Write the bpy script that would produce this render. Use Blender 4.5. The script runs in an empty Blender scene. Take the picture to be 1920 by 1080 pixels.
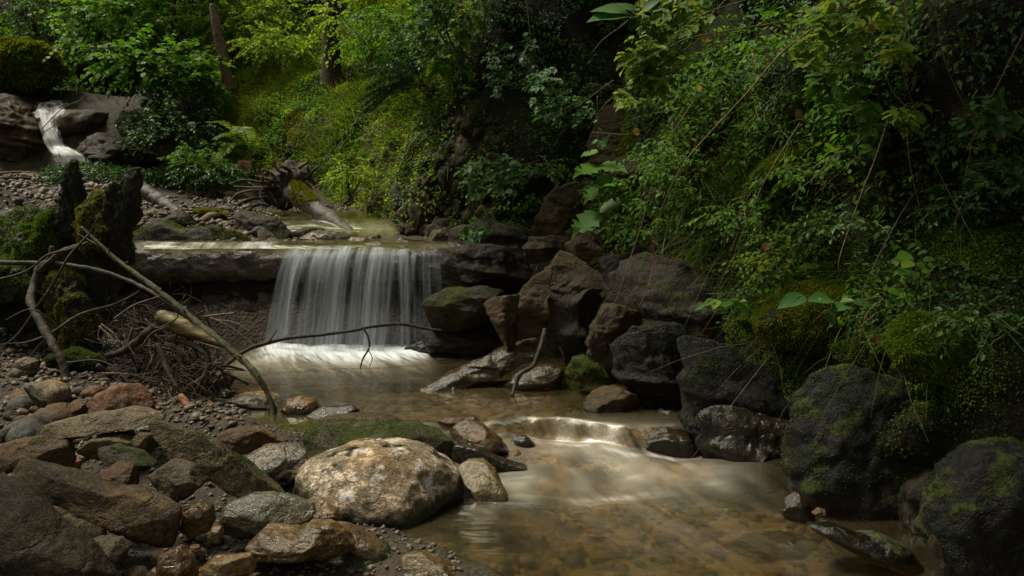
import bpy, math, random
import numpy as np
from mathutils import Vector

SC = bpy.context.scene
COL = SC.collection
R = math.radians
rng = np.random.default_rng(7)
random.seed(7)

# ------------------------------------------------------------------ camera
CAM_Z = 1.22
PITCH = math.atan(140 / 1493.33)
FPX = 1493.33
cam_d = bpy.data.cameras.new('camera')
cam_d.lens = 28.0
cam_d.sensor_width = 36.0
cam_d.clip_end = 500
cam_d.clip_start = 0.05
cam_o = bpy.data.objects.new('camera', cam_d)
COL.objects.link(cam_o)
cam_o.location = (0, 0, CAM_Z)
cam_o.rotation_euler = (math.pi / 2 - PITCH, 0, 0)
SC.camera = cam_o

# ------------------------------------------------------------------ light
SUN_EL, SUN_AZ = R(62), R(288)      # azimuth clockwise from +Y
w = bpy.data.worlds.new('World')
SC.world = w
w.use_nodes = True
wn, wl = w.node_tree.nodes, w.node_tree.links
sky = wn.new('ShaderNodeTexSky')
sky.sky_type = 'NISHITA'
sky.sun_disc = False
sky.sun_elevation = SUN_EL
sky.sun_rotation = SUN_AZ
sky.air_density = 1.0
sky.dust_density = 5.0
sky.ozone_density = 0.6
ovc = wn.new('ShaderNodeHueSaturation')      # overcast: the blue is mostly gone
ovc.inputs['Saturation'].default_value = 0.25
wl.new(sky.outputs[0], ovc.inputs['Color'])
warm = wn.new('ShaderNodeMix'); warm.data_type = 'RGBA'; warm.blend_type = 'MULTIPLY'
warm.inputs[0].default_value = 1.0
warm.inputs[7].default_value = (0.97, 0.95, 0.80, 1)   # light filtered by the leaves overhead
wl.new(ovc.outputs[0], warm.inputs[6])
wl.new(warm.outputs[2], wn['Background'].inputs[0])
wn['Background'].inputs[1].default_value = 0.05
sd = bpy.data.lights.new('sun', 'SUN')
sd.energy = 1.5
sd.angle = R(14)
sd.color = (1.0, 0.94, 0.79)
so = bpy.data.objects.new('sun', sd)
COL.objects.link(so)
d = Vector((math.sin(SUN_AZ) * math.cos(SUN_EL), math.cos(SUN_AZ) * math.cos(SUN_EL), math.sin(SUN_EL)))
so.rotation_euler = d.to_track_quat('Z', 'Y').to_euler()
so.location = d * 30
SC.view_settings.view_transform = 'Standard'
SC.view_settings.look = 'None'
SC.view_settings.gamma = 1
SC.view_settings.exposure = 1.70
SC.render.engine = 'CYCLES'
cy = SC.cycles
cy.use_denoising = True
cy.max_bounces = 6
cy.diffuse_bounces = 3
cy.glossy_bounces = 2
cy.transmission_bounces = 3
cy.transparent_max_bounces = 12
cy.caustics_reflective = False
cy.caustics_refractive = False
cy.sample_clamp_indirect = 4

# ------------------------------------------------------------------ projection
SP, CP = math.sin(PITCH), math.cos(PITCH)

def ray(u, v):
    a, b = (u - 960) / FPX, (540 - v) / FPX
    return np.array([a, CP + b * SP, -SP + b * CP])

def at(u, v, y):
    r = ray(u, v)
    return np.array([0, 0, CAM_Z]) + r * (y / r[1])

def onz(u, v, z):
    r = ray(u, v)
    return np.array([0, 0, CAM_Z]) + r * ((z - CAM_Z) / r[2])

def proj(P):
    P = np.asarray(P, float)
    x, y, z = P[..., 0], P[..., 1], P[..., 2] - CAM_Z
    dep = y * CP - z * SP
    up = y * SP + z * CP
    dep = np.where(dep < 0.05, 0.05, dep)
    return 960 + FPX * x / dep, 540 - FPX * up / dep, dep

# ------------------------------------------------------------------ noise
def _h(i, j, k):
    n = (i.astype(np.int64) * 73856093) ^ (j.astype(np.int64) * 19349663) ^ (k.astype(np.int64) * 83492791)
    n &= 0xFFFFFFFF
    n = ((n >> 13) ^ n) * 1274126177 & 0xFFFFFFFF
    n = ((n >> 15) ^ n) * 2246822519 & 0xFFFFFFFF
    n = (n >> 14) ^ n
    return (n & 0xFFFFFF) / float(0xFFFFFF) * 2 - 1

def vnoise(p):
    p = np.asarray(p, float)
    f = np.floor(p)
    t = p - f
    t = t * t * t * (t * (t * 6 - 15) + 10)
    i, j, k = f[..., 0].astype(np.int64), f[..., 1].astype(np.int64), f[..., 2].astype(np.int64)
    x, y, z = t[..., 0], t[..., 1], t[..., 2]
    o = 0
    for a in (0, 1):
        wx = x if a else 1 - x
        for b in (0, 1):
            wy = y if b else 1 - y
            for c in (0, 1):
                wz = z if c else 1 - z
                o = o + _h(i + a, j + b, k + c) * wx * wy * wz
    return o

def fbm(p, oct=4, gain=0.5, lac=2.03):
    p = np.asarray(p, float)
    o, a, s = 0, 1.0, 0
    for _ in range(oct):
        o = o + vnoise(p) * a
        s += a
        a *= gain
        p = p * lac + 17.3
    return o / s

def ss(a, b, x):
    t = np.clip((np.asarray(x, float) - a) / (b - a), 0, 1)
    return t * t * (3 - 2 * t)

# ------------------------------------------------------------------ mesh helpers
def mesh(name, V, F, mat=None, smooth=True, attrs=None):
    """F: int array (n,3) or (n,4), or a list of such arrays."""
    V = np.asarray(V, np.float32)
    Fs = F if isinstance(F, (list, tuple)) else [F]
    Fs = [np.asarray(f, np.int32) for f in Fs if len(f)]
    me = bpy.data.meshes.new(name)
    me.vertices.add(len(V))
    me.vertices.foreach_set('co', V.ravel())
    loops = np.concatenate([f.ravel() for f in Fs])
    tot = np.concatenate([np.full(len(f), f.shape[1], np.int32) for f in Fs])
    start = np.concatenate([[0], np.cumsum(tot)[:-1]]).astype(np.int32)
    me.loops.add(len(loops))
    me.loops.foreach_set('vertex_index', loops)
    me.polygons.add(len(tot))
    me.polygons.foreach_set('loop_start', start)
    me.polygons.foreach_set('loop_total', tot)
    me.polygons.foreach_set('use_smooth', np.full(len(tot), smooth, bool))
    for k, a in (attrs or {}).items():
        at_ = me.attributes.new(k, 'FLOAT', 'POINT')
        at_.data.foreach_set('value', np.asarray(a, np.float32))
    me.update(calc_edges=True)
    if mat:
        me.materials.append(mat)
    return me

def link(name, me, parent=None, loc=None, label=None, cat=None, group=None, kind=None, color=None):
    o = bpy.data.objects.new(name, me)
    COL.objects.link(o)
    if parent is not None:
        o.parent = parent
    if loc is not None:
        o.location = loc
    if label: o['label'] = label
    if cat: o['category'] = cat
    if group: o['group'] = group
    if kind: o['kind'] = kind
    if color is not None: o.color = color
    return o

def thing(name, loc, label, cat, group=None):
    return link(name, None, None, [float(c) for c in loc], label, cat, group)

def part(name, V, F, mat, parent, smooth=True, label=None):
    V = np.asarray(V, float) - np.array(parent.location)
    return link(name, mesh(name, V, F, mat, smooth), parent, label=label)

_ico = {}
def ico(sub):
    if sub not in _ico:
        import bmesh
        bm = bmesh.new()
        bmesh.ops.create_icosphere(bm, subdivisions=sub, radius=1)
        V = np.array([v.co[:] for v in bm.verts])
        F = np.array([[v.index for v in f.verts] for f in bm.faces], np.int32)
        bm.free()
        V /= np.linalg.norm(V, axis=1)[:, None]
        _ico[sub] = (V, F)
    return _ico[sub]

def grid_faces(n, m):
    i = np.arange(n - 1)[:, None] * m + np.arange(m - 1)[None]
    i = i.ravel()
    return np.stack([i, i + m, i + m + 1, i + 1], 1)

def spline(P, n):
    """Catmull-Rom through the rows of P (any width), n samples."""
    P = np.asarray(P, float)
    if len(P) == 2:
        t = np.linspace(0, 1, n)[:, None]
        return P[0] * (1 - t) + P[1] * t
    Q = np.vstack([2 * P[0] - P[1], P, 2 * P[-1] - P[-2]])
    L = np.concatenate([[0], np.cumsum(np.linalg.norm(np.diff(P[:, :3], axis=0), axis=1))])
    s = np.linspace(0, L[-1], n)
    k = np.clip(np.searchsorted(L, s, 'right') - 1, 0, len(P) - 2)
    t = ((s - L[k]) / np.maximum(L[k + 1] - L[k], 1e-9))[:, None]
    a, b, c, e = Q[k], Q[k + 1], Q[k + 2], Q[k + 3]
    return 0.5 * (2 * b + (c - a) * t + (2 * a - 5 * b + 4 * c - e) * t ** 2 + (3 * b - a - 3 * c + e) * t ** 3)

def tube(P, r, sides=8, n=None, rough=0.0, seed=0, freq=14):
    """P (k,3) control points, r (k,) radii -> V, quads (closed by end fans of quads collapsed)."""
    P = np.asarray(P, float)
    r = np.broadcast_to(np.asarray(r, float), (len(P),))
    n = n or max(4, 5 * len(P))
    S = spline(np.hstack([P, r[:, None]]), n)
    C, rr = S[:, :3], np.maximum(S[:, 3], 1e-4)
    T = np.gradient(C, axis=0)
    T /= np.linalg.norm(T, axis=1)[:, None] + 1e-12
    ref = np.array([0.13, 0.31, 0.94])
    A = np.cross(T, ref); A /= np.linalg.norm(A, axis=1)[:, None] + 1e-9
    B = np.cross(T, A)
    th = np.linspace(0, 2 * math.pi, sides, endpoint=False)
    D = A[:, None] * np.cos(th)[None, :, None] + B[:, None] * np.sin(th)[None, :, None]
    k = np.ones((n, sides))
    if rough:
        q = C[:, None] + D * rr[:, None, None]
        k = 1 + rough * fbm(q * freq + seed * 9.7, 3)
    V = C[:, None] + D * (rr[:, None] * k)[..., None]
    V = V.reshape(-1, 3)
    i = np.arange(n - 1)[:, None] * sides
    j = np.arange(sides)[None]
    F = np.stack([i + j, i + (j + 1) % sides, i + sides + (j + 1) % sides, i + sides + j], -1).reshape(-1, 4)
    V = np.vstack([V, C[:1], C[-1:]])
    a, b = len(V) - 2, len(V) - 1
    jj = np.arange(0, sides)
    cap = np.concatenate([np.stack([(jj + 1) % sides, jj, np.full(sides, a)], 1),
                          np.stack([(n - 1) * sides + jj, (n - 1) * sides + (jj + 1) % sides, np.full(sides, b)], 1)])
    return V, [F, cap]

class MB:
    """collects vertex and face blocks that become ONE mesh"""
    def __init__(s): s.V, s.F, s.n = [], {3: [], 4: []}, 0
    def add(s, V, F):
        for f in (F if isinstance(F, (list, tuple)) else [F]):
            f = np.asarray(f)
            if len(f): s.F[f.shape[1]].append(f + s.n)
        s.V.append(np.asarray(V, float)); s.n += len(V)
    def get(s):
        return np.vstack(s.V), [np.vstack(f) for f in s.F.values() if f]
    def part(s, name, mat, parent, smooth=True, label=None):
        V, F = s.get()
        return part(name, V, F, mat, parent, smooth, label)
    def top(s, name, mat, loc=None, smooth=True, **kw):
        V, F = s.get()
        loc = V.mean(0) if loc is None else np.asarray(loc, float)
        return link(name, mesh(name, V - loc, F, mat, smooth), None, loc, **kw)
# ------------------------------------------------------------------ materials
class NT:
    def __init__(s, name):
        s.m = bpy.data.materials.new(name)
        s.m.use_nodes = True
        s.t = s.m.node_tree
        s.t.nodes.clear()
        s.out = s.n('ShaderNodeOutputMaterial')
    def n(s, typ, **kw):
        nd = s.t.nodes.new(typ)
        for k, v in kw.items(): setattr(nd, k, v)
        return nd
    def put(s, sock, v):
        if isinstance(v, bpy.types.NodeSocket): s.t.links.new(v, sock)
        elif v is not None:
            if sock.type == 'RGBA' and len(v) == 3: v = (*v, 1)
            sock.default_value = v
    def noise(s, vec, scale, detail=4, rough=0.55, dist=0.0):
        nd = s.n('ShaderNodeTexNoise')
        s.put(nd.inputs['Vector'], vec); s.put(nd.inputs['Scale'], scale)
        nd.inputs['Detail'].default_value = detail
        nd.inputs['Roughness'].default_value = rough
        nd.inputs['Distortion'].default_value = dist
        return nd.outputs['Fac']
    def voro(s, vec, scale, feature='F1', out='Distance'):
        nd = s.n('ShaderNodeTexVoronoi', feature=feature)
        s.put(nd.inputs['Vector'], vec); nd.inputs['Scale'].default_value = scale
        return nd.outputs[out]
    def rng(s, v, a, b, c=0.0, d=1.0, smooth=True):
        nd = s.n('ShaderNodeMapRange', interpolation_type='SMOOTHSTEP' if smooth else 'LINEAR')
        s.put(nd.inputs[0], v)
        for i, x in enumerate((a, b, c, d)): s.put(nd.inputs[1 + i], x)
        return nd.outputs[0]
    def math(s, op, a, b=None, clamp=False):
        nd = s.n('ShaderNodeMath', operation=op, use_clamp=clamp)
        s.put(nd.inputs[0], a)
        if b is not None: s.put(nd.inputs[1], b)
        return nd.outputs[0]
    def vmath(s, op, a, b=None):
        nd = s.n('ShaderNodeVectorMath', operation=op)
        s.put(nd.inputs[0], a)
        if b is not None: s.put(nd.inputs[1], b)
        return nd.outputs[0]
    def mix(s, f, a, b, mode='MIX'):
        nd = s.n('ShaderNodeMix', data_type='RGBA', blend_type=mode)
        s.put(nd.inputs[0], f); s.put(nd.inputs[6], a); s.put(nd.inputs[7], b)
        return nd.outputs[2]
    def ramp(s, f, stops):
        nd = s.n('ShaderNodeValToRGB')
        e = nd.color_ramp.elements
        while len(e) < len(stops): e.new(0.5)
        for x, (p, c) in zip(e, stops):
            x.position = p; x.color = (*c, 1)
        s.put(nd.inputs[0], f)
        return nd.outputs[0]
    def bump(s, h, strength, dist, normal=None):
        nd = s.n('ShaderNodeBump')
        s.put(nd.inputs['Height'], h)
        nd.inputs['Strength'].default_value = strength
        nd.inputs['Distance'].default_value = dist
        if normal is not None: s.put(nd.inputs['Normal'], normal)
        return nd.outputs[0]
    def bsdf(s, color, rough=0.8, normal=None, spec=0.3, **kw):
        nd = s.n('ShaderNodeBsdfPrincipled')
        s.put(nd.inputs['Base Color'], color); s.put(nd.inputs['Roughness'], rough)
        s.put(nd.inputs['Specular IOR Level'], spec)
        if normal is not None: s.put(nd.inputs['Normal'], normal)
        for k, v in kw.items(): s.put(nd.inputs[k], v)
        return nd.outputs[0]
    def mixs(s, f, a, b):
        nd = s.n('ShaderNodeMixShader')
        s.put(nd.inputs[0], f); s.put(nd.inputs[1], a); s.put(nd.inputs[2], b)
        return nd.outputs[0]
    def done(s, shader):
        s.put(s.out.inputs[0], shader)
        return s.m
    def objvec(s):
        tc, oi = s.n('ShaderNodeTexCoord'), s.n('ShaderNodeObjectInfo')
        sc = s.n('ShaderNodeVectorMath', operation='SCALE')
        sc.inputs[0].default_value = (37.0, 91.0, 53.0)
        s.put(sc.inputs[3], oi.outputs['Random'])
        return s.vmath('ADD', tc.outputs['Object'], sc.outputs[0]), oi
    def pos(s):
        return s.n('ShaderNodeNewGeometry').outputs['Position']
    def nz(s):
        sp = s.n('ShaderNodeSeparateXYZ')
        s.put(sp.inputs[0], s.n('ShaderNodeNewGeometry').outputs['Normal'])
        return sp.outputs[2]

MOSS_A, MOSS_B = (0.016, 0.022, 0.005), (0.048, 0.058, 0.011)

def rock_mat(name, lichen=0.0, rough=0.75, bumpk=1.0, fixed=None, fixmoss=0.3, big=1.0):
    t = NT(name)
    v, oi = t.objvec()
    base = fixed if fixed else oi.outputs['Color']
    mossamt = fixmoss if fixed else oi.outputs['Alpha']
    n1 = t.noise(v, 4.5 / big, 6, 0.62, 0.4)
    n2 = t.noise(v, 26 / big, 5, 0.65)
    n3 = t.noise(v, 140, 3, 0.6)
    k = t.math('MULTIPLY', t.rng(n1, 0.25, 0.75, 0.45, 1.45), t.rng(n2, 0.25, 0.75, 0.62, 1.35))
    k = t.math('MULTIPLY', k, t.rng(n3, 0.3, 0.7, 0.55, 1.5))
    k = t.math('MULTIPLY', k, t.rng(t.noise(v, 60 / big, 5, 0.75), 0.3, 0.7, 0.55, 1.45))
    cb = t.n('ShaderNodeCombineColor')
    for i in range(3): t.put(cb.inputs[i], k)
    c = t.mix(1.0, base, cb.outputs[0], 'MULTIPLY')
    # brown mineral stain
    c = t.mix(t.rng(t.noise(v, 2.6 / big, 4, 0.6), 0.46, 0.66, 0, 0.8), c, t.mix(1.0, c, (0.95, 0.76, 0.46), 'MULTIPLY'))
    if lichen:
        vo = t.voro(t.vmath('ADD', v, t.n('ShaderNodeTexNoise').outputs['Color']), 26, out='Color')
        sep = t.n('ShaderNodeSeparateColor'); t.put(sep.inputs[0], vo)
        l = t.math('MULTIPLY', t.rng(n2, 0.46, 0.62), t.rng(n1, 0.4, 0.6))
        l = t.math('MULTIPLY', l, t.rng(sep.outputs[0], 0.1, 0.7))
        c = t.mix(t.math('MULTIPLY', l, lichen), c, (0.62, 0.50, 0.40))
        c = t.mix(t.math('MULTIPLY', t.rng(t.noise(v, 9, 5), 0.58, 0.66), 0.8 * lichen), c, (0.50, 0.47, 0.44))
    # cracks and seams
    cn = t.noise(t.vmath('MULTIPLY', v, (1.0, 1.0, 1.7)), 3.6 / big, 4, 0.55, 0.8)
    crack = t.rng(t.math('ABSOLUTE', t.math('SUBTRACT', cn, 0.5)), 0.0, 0.022, 1.0, 0.0)
    crack = t.math('MULTIPLY', crack, t.rng(n1, 0.46, 0.62))
    c = t.mix(t.math('MULTIPLY', crack, 0.55), c, (0.016, 0.013, 0.008))
    # dark damp pits
    c = t.mix(t.rng(t.noise(v, 13, 6, 0.7), 0.56, 0.68, 0, 0.75), c, (0.030, 0.026, 0.016))
    # moss: thicker where the surface faces up
    mn = t.math('ADD', t.noise(v, 7 / big, 6, 0.65), t.math('MULTIPLY', t.nz(), 0.10))
    th = t.math('SUBTRACT', 0.84, t.math('MULTIPLY', mossamt, 0.50))
    mf = t.rng(mn, th, t.math('ADD', th, 0.10))
    if lichen:
        oz = t.n('ShaderNodeSeparateXYZ'); t.put(oz.inputs[0], t.n('ShaderNodeTexCoord').outputs['Object'])
        lowm = t.math('ADD', t.math('MULTIPLY', oz.outputs[2], -8.5), t.math('MULTIPLY', t.math('SUBTRACT', t.noise(v, 6, 6, .65), .5), 2.6))
        lowm = t.math('ADD', lowm, t.math('MULTIPLY', t.math('SUBTRACT', t.math('ABSOLUTE', oz.outputs[0]), .14), 2.2))
        mf = t.math('MAXIMUM', mf, t.rng(lowm, -.15, .45, 0, .94))
    mc = t.mix(t.rng(t.noise(v, 60, 4), 0.3, 0.7), MOSS_A, MOSS_B)
    if lichen: mc = t.mix(t.rng(t.noise(v, 38, 5, .7), 0.35, 0.65), (0.005, 0.0055, 0.0018), (0.026, 0.026, 0.006))
    c = t.mix(mf, c, mc)
    ro = t.math('ADD', t.rng(n2, 0.3, 0.7, rough - 0.22, rough + 0.1), t.math('MULTIPLY', mf, 0.3), True)
    # wet band just above the stream
    ps = t.n('ShaderNodeSeparateXYZ'); t.put(ps.inputs[0], t.pos())
    wl = t.rng(ps.outputs[1], 3.9, 4.6, -0.19, 0.0)
    above = t.math('ADD', t.math('SUBTRACT', ps.outputs[2], wl), t.math('MULTIPLY', t.math('SUBTRACT', n1, .5), .10))
    wetf = t.math('MULTIPLY', t.rng(above, 0.035, 0.075, 1.0, 0.0), t.rng(ps.outputs[1], 7.3, 7.4, 1.0, 0.0))
    c = t.mix(t.math('MULTIPLY', wetf, .6), c, (0.014, 0.011, 0.006))
    ro = t.math('SUBTRACT', ro, t.math('MULTIPLY', wetf, .35), True)
    h = t.math('ADD', t.math('MULTIPLY', n2, 0.7), t.math('MULTIPLY', n3, 0.25))
    h = t.math('ADD', h, t.math('MULTIPLY', t.math('MULTIPLY', t.noise(v, 190, 3), mf), 0.6))
    h = t.math('SUBTRACT', h, t.math('MULTIPLY', crack, 0.3))
    h = t.math('ADD', h, t.math('MULTIPLY', n1, 0.25))
    nrm = t.bump(h, 0.75 * bumpk, 0.03)
    return t.done(t.bsdf(c, ro, nrm, 0.22 if rough > .5 else .4))

M = {}
M['rock'] = rock_mat('rock_dry', rough=0.72)
M['wetrock'] = rock_mat('rock_wet', rough=0.36, bumpk=0.7)
M['lichenrock'] = rock_mat('rock_lichen', lichen=1.0, rough=0.75)
M['cliff'] = rock_mat('rock_cliff', rough=0.8, big=2.5)

def ground_mat():
    t = NT('gravelly_soil')
    p = t.pos()
    a = t.noise(p, 1.3, 5); b = t.noise(p, 9, 6, 0.65); e = t.voro(p, 38)
    c = t.ramp(b, [(0.25, (0.0062, 0.0043, 0.0028)), (0.5, (0.0232, 0.0170, 0.0105)), (0.75, (0.0527, 0.0403, 0.0264))])
    c = t.mix(t.rng(a, 0.45, 0.65, 0, 0.5), c, (0.05, 0.036, 0.02))
    sp = t.n('ShaderNodeSeparateXYZ'); t.put(sp.inputs[0], p)
    wl = t.rng(sp.outputs[1], 3.9, 4.6, -0.19, 0.0)
    bed = t.math('MULTIPLY', t.rng(t.math('SUBTRACT', sp.outputs[2], wl), -0.10, -0.02, 1, 0), t.rng(sp.outputs[1], 7.3, 7.4, 1, 0))
    c = t.mix(bed, c, t.ramp(b, [(0.25, (0.07, 0.050, 0.022)), (0.5, (0.24, 0.175, 0.085)), (0.75, (0.42, 0.32, 0.17))]))
    h = t.math('ADD', t.math('MULTIPLY', b, 0.6), t.math('MULTIPLY', e, -0.5))
    return t.done(t.bsdf(c, 0.85, t.bump(h, 0.8, 0.03), 0.25))
M['ground'] = ground_mat()

def bank_mat():
    t = NT('bank_soil')
    p = t.pos()
    a = t.noise(p, 1.1, 5); b = t.noise(p, 7, 6, 0.68); e = t.noise(p, 45, 4)
    c = t.ramp(b, [(0.25, (0.004, 0.0035, 0.002)), (0.55, (0.011, 0.009, 0.0045)), (0.8, (0.035, 0.027, 0.013))])
    c = t.mix(t.rng(a, 0.42, 0.6, 0, 0.75), c, (0.018, 0.026, 0.006))
    h = t.math('ADD', b, t.math('MULTIPLY', e, 0.4))
    return t.done(t.bsdf(c, 0.95, t.bump(h, 0.9, 0.06), 0.12))
M['bank'] = bank_mat()

def leaf_mat(name, stops, trans=0.45, rough=0.55, spec=0.25, seedscale=0.9):
    t = NT(name)
    g = t.n('ShaderNodeNewGeometry')
    n = t.noise(g.outputs['Position'], seedscale, 3)
    f = t.math('ADD', t.math('MULTIPLY', g.outputs['Random Per Island'], 0.65), t.math('MULTIPLY', n, 0.42), True)
    c = t.ramp(f, stops)
    d = t.bsdf(c, rough, None, spec)
    tr = t.n('ShaderNodeBsdfTranslucent')
    tc = t.mix(1.0, c, (1.0, 1.05, 0.45), 'MULTIPLY')
    t.put(tr.inputs[0], tc)
    return t.done(t.mixs(trans, d, tr.outputs[0]))

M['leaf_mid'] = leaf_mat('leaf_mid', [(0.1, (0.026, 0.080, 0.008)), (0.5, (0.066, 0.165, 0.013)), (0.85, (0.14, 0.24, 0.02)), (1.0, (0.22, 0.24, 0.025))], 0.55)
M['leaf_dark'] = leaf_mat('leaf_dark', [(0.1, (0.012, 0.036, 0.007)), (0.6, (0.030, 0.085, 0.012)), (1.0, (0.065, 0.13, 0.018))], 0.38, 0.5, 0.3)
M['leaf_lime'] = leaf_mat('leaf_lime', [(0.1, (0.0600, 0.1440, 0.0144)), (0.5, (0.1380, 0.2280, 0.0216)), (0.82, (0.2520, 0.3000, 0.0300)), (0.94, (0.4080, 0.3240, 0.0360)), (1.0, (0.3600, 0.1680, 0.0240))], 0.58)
M['leaf_sun'] = leaf_mat('leaf_sun', [(0.1, (0.0660, 0.1650, 0.0110)), (0.5, (0.1760, 0.2860, 0.0176)), (0.85, (0.3410, 0.3740, 0.0242)), (1.0, (0.4400, 0.3300, 0.0242))], 0.58)  # greens brightened to stand in for sunlight on the far slope
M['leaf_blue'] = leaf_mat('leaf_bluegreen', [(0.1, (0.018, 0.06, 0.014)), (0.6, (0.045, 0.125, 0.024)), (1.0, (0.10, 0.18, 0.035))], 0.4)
M['leaf_yellow'] = leaf_mat('leaf_yellow', [(0.1, (0.20, 0.16, 0.02)), (0.6, (0.32, 0.22, 0.03)), (1.0, (0.30, 0.12, 0.02))])
M['leaf_dead'] = leaf_mat('leaf_dead', [(0.1, (0.07, 0.035, 0.015)), (0.6, (0.16, 0.085, 0.04)), (1.0, (0.28, 0.17, 0.09))], 0.2, 0.7)
M['grass'] = leaf_mat('grass_blade', [(0.1, (0.04, 0.085, 0.008)), (0.5, (0.13, 0.18, 0.018)), (0.85, (0.25, 0.24, 0.03)), (1.0, (0.34, 0.25, 0.06))], 0.45)
M['grass_dark'] = leaf_mat('grass_blade_dark', [(0.1, (0.018, 0.045, 0.007)), (0.6, (0.05, 0.10, 0.013)), (1.0, (0.13, 0.14, 0.03))], 0.4)
M['straw'] = leaf_mat('straw', [(0.1, (0.0840, 0.0560, 0.0245)), (1.0, (0.2100, 0.1470, 0.0700))], 0.3)
M['moss_green'] = leaf_mat('moss_green', [(0.1, (0.0322, 0.0690, 0.0069)), (0.6, (0.0862, 0.1495, 0.0115)), (1.0, (0.1725, 0.2070, 0.0161))], 0.35, 0.8, 0.15, 5)
M['moss_gold'] = leaf_mat('moss_gold', [(0.1, (0.0715, 0.0858, 0.0078)), (0.6, (0.1885, 0.1950, 0.0156)), (1.0, (0.3510, 0.2990, 0.0260))], 0.35, 0.8, 0.15, 5)
M['moss_dark'] = leaf_mat('moss_dark', [(0.1, (0.010, 0.020, 0.005)), (0.6, (0.024, 0.042, 0.008)), (1.0, (0.05, 0.07, 0.012))], 0.3, 0.85, 0.1, 5)

def wood_mat(name, a, b, c, moss=0.0, rough=0.75, wet=0.3, bands=0.0):
    t = NT(name)
    v, oi = t.objvec()
    n1 = t.noise(v, 16, 6, 0.7); n2 = t.noise(v, 90, 4, 0.65)
    col = t.ramp(n1, [(0.25, a), (0.5, b), (0.78, c)])
    col = t.mix(t.rng(n2, 0.5, 0.62, 0, 0.85), col, tuple(x * 0.35 for x in a))
    mf = t.rng(t.math('ADD', t.noise(v, 9, 5), t.math('MULTIPLY', t.nz(), 0.12)), 0.80 - 0.4 * moss, 0.90 - 0.4 * moss)
    col = t.mix(mf, col, t.mix(n2, MOSS_A, MOSS_B))
    h = t.math('ADD', n1, t.math('MULTIPLY', n2, 0.5))
    return t.done(t.bsdf(col, rough, t.bump(h, 0.8, 0.012), wet))
M['bark'] = wood_mat('bark_grey', (0.0190, 0.0152, 0.0106), (0.0570, 0.0456, 0.0322), (0.1138, 0.0949, 0.0683), 0.25)
M['bark_olive'] = wood_mat('bark_olive', (0.0190, 0.0171, 0.0076), (0.0607, 0.0531, 0.0228), (0.1214, 0.1024, 0.0493), 0.5)
M['bark_dark'] = wood_mat('bark_dark', (0.012, 0.009, 0.007), (0.035, 0.026, 0.019), (0.09, 0.065, 0.045), 0.3)
M['bark_brown'] = wood_mat('bark_brown', (0.0114, 0.0076, 0.0042), (0.0342, 0.0228, 0.0129), (0.0759, 0.0493, 0.0285), 0.2)
M['bark_red'] = wood_mat('bark_red', (0.10, 0.04, 0.02), (0.24, 0.10, 0.05), (0.36, 0.2, 0.11), 0.0)
M['twig'] = wood_mat('twig_tan', (0.0474, 0.0316, 0.0184), (0.1159, 0.0790, 0.0448), (0.1897, 0.1370, 0.0790), 0.0)
M['cane'] = wood_mat('cane_red', (0.0992, 0.0527, 0.0310), (0.1860, 0.0992, 0.0558), (0.2604, 0.1612, 0.0930), 0.0)
M['stem'] = wood_mat('stem_green', (0.05, 0.08, 0.02), (0.11, 0.15, 0.035), (0.2, 0.2, 0.06), 0.0)
M['drift'] = wood_mat('driftwood', (0.022, 0.017, 0.012), (0.075, 0.062, 0.05), (0.15, 0.13, 0.105), 0.25, 0.6)
M['rotwood'] = wood_mat('rotten_wood', (0.0070, 0.0055, 0.0035), (0.0175, 0.0140, 0.0080), (0.0375, 0.0300, 0.0175), 0.35)

def grain_mat():
    t = NT('torn_yellow_wood')
    tc = t.n('ShaderNodeTexCoord')
    v = t.vmath('MULTIPLY', tc.outputs['Object'], (4, 26, 26))
    n = t.noise(v, 1.0, 5, 0.6, 0.3)
    col = t.ramp(n, [(0.38, (0.02, 0.014, 0.006)), (0.5, (0.10, 0.07, 0.022)), (0.68, (0.23, 0.17, 0.06))])
    return t.done(t.bsdf(col, 0.6, t.bump(n, 0.8, 0.01), 0.3))
M['torn'] = grain_mat()

def weir_mat():
    t = NT('wet_sill')
    tc = t.n('ShaderNodeTexCoord')
    v = t.vmath('MULTIPLY', tc.outputs['Object'], (1, 1, 1))
    n1 = t.noise(v, 5, 6, 0.65); n2 = t.noise(v, 40, 5, 0.65); n3 = t.noise(t.vmath('MULTIPLY', v, (40, 8, 5)), 1, 4)
    c = t.ramp(n2, [(0.3, (0.035, 0.026, 0.018)), (0.6, (0.13, 0.10, 0.075)), (0.8, (0.28, 0.24, 0.20))])
    c = t.mix(t.rng(n1, 0.42, 0.6, 0, 0.8), c, (0.022, 0.018, 0.011))
    h = t.math('ADD', t.math('ADD', n2, n1), t.math('MULTIPLY', n3, 0.5))
    return t.done(t.bsdf(c, t.rng(n1, 0.3, 0.7, 0.22, 0.5), t.bump(h, 0.9, 0.025), 0.6))
M['weir'] = weir_mat()

def concrete_mat():
    t = NT('old_concrete')
    p = t.pos()
    n1 = t.noise(p, 2, 6, 0.6); n2 = t.noise(p, 20, 5)
    c = t.ramp(n1, [(0.3, (0.0100, 0.0080, 0.0050)), (0.6, (0.0280, 0.0230, 0.0150)), (0.8, (0.0550, 0.0450, 0.0300))])
    c = t.mix(t.rng(n1, 0.45, 0.6, 0, 0.6), c, (0.03, 0.035, 0.012))
    return t.done(t.bsdf(c, 0.9, t.bump(n2, 0.6, 0.02), 0.2))
M['concrete'] = concrete_mat()

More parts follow.
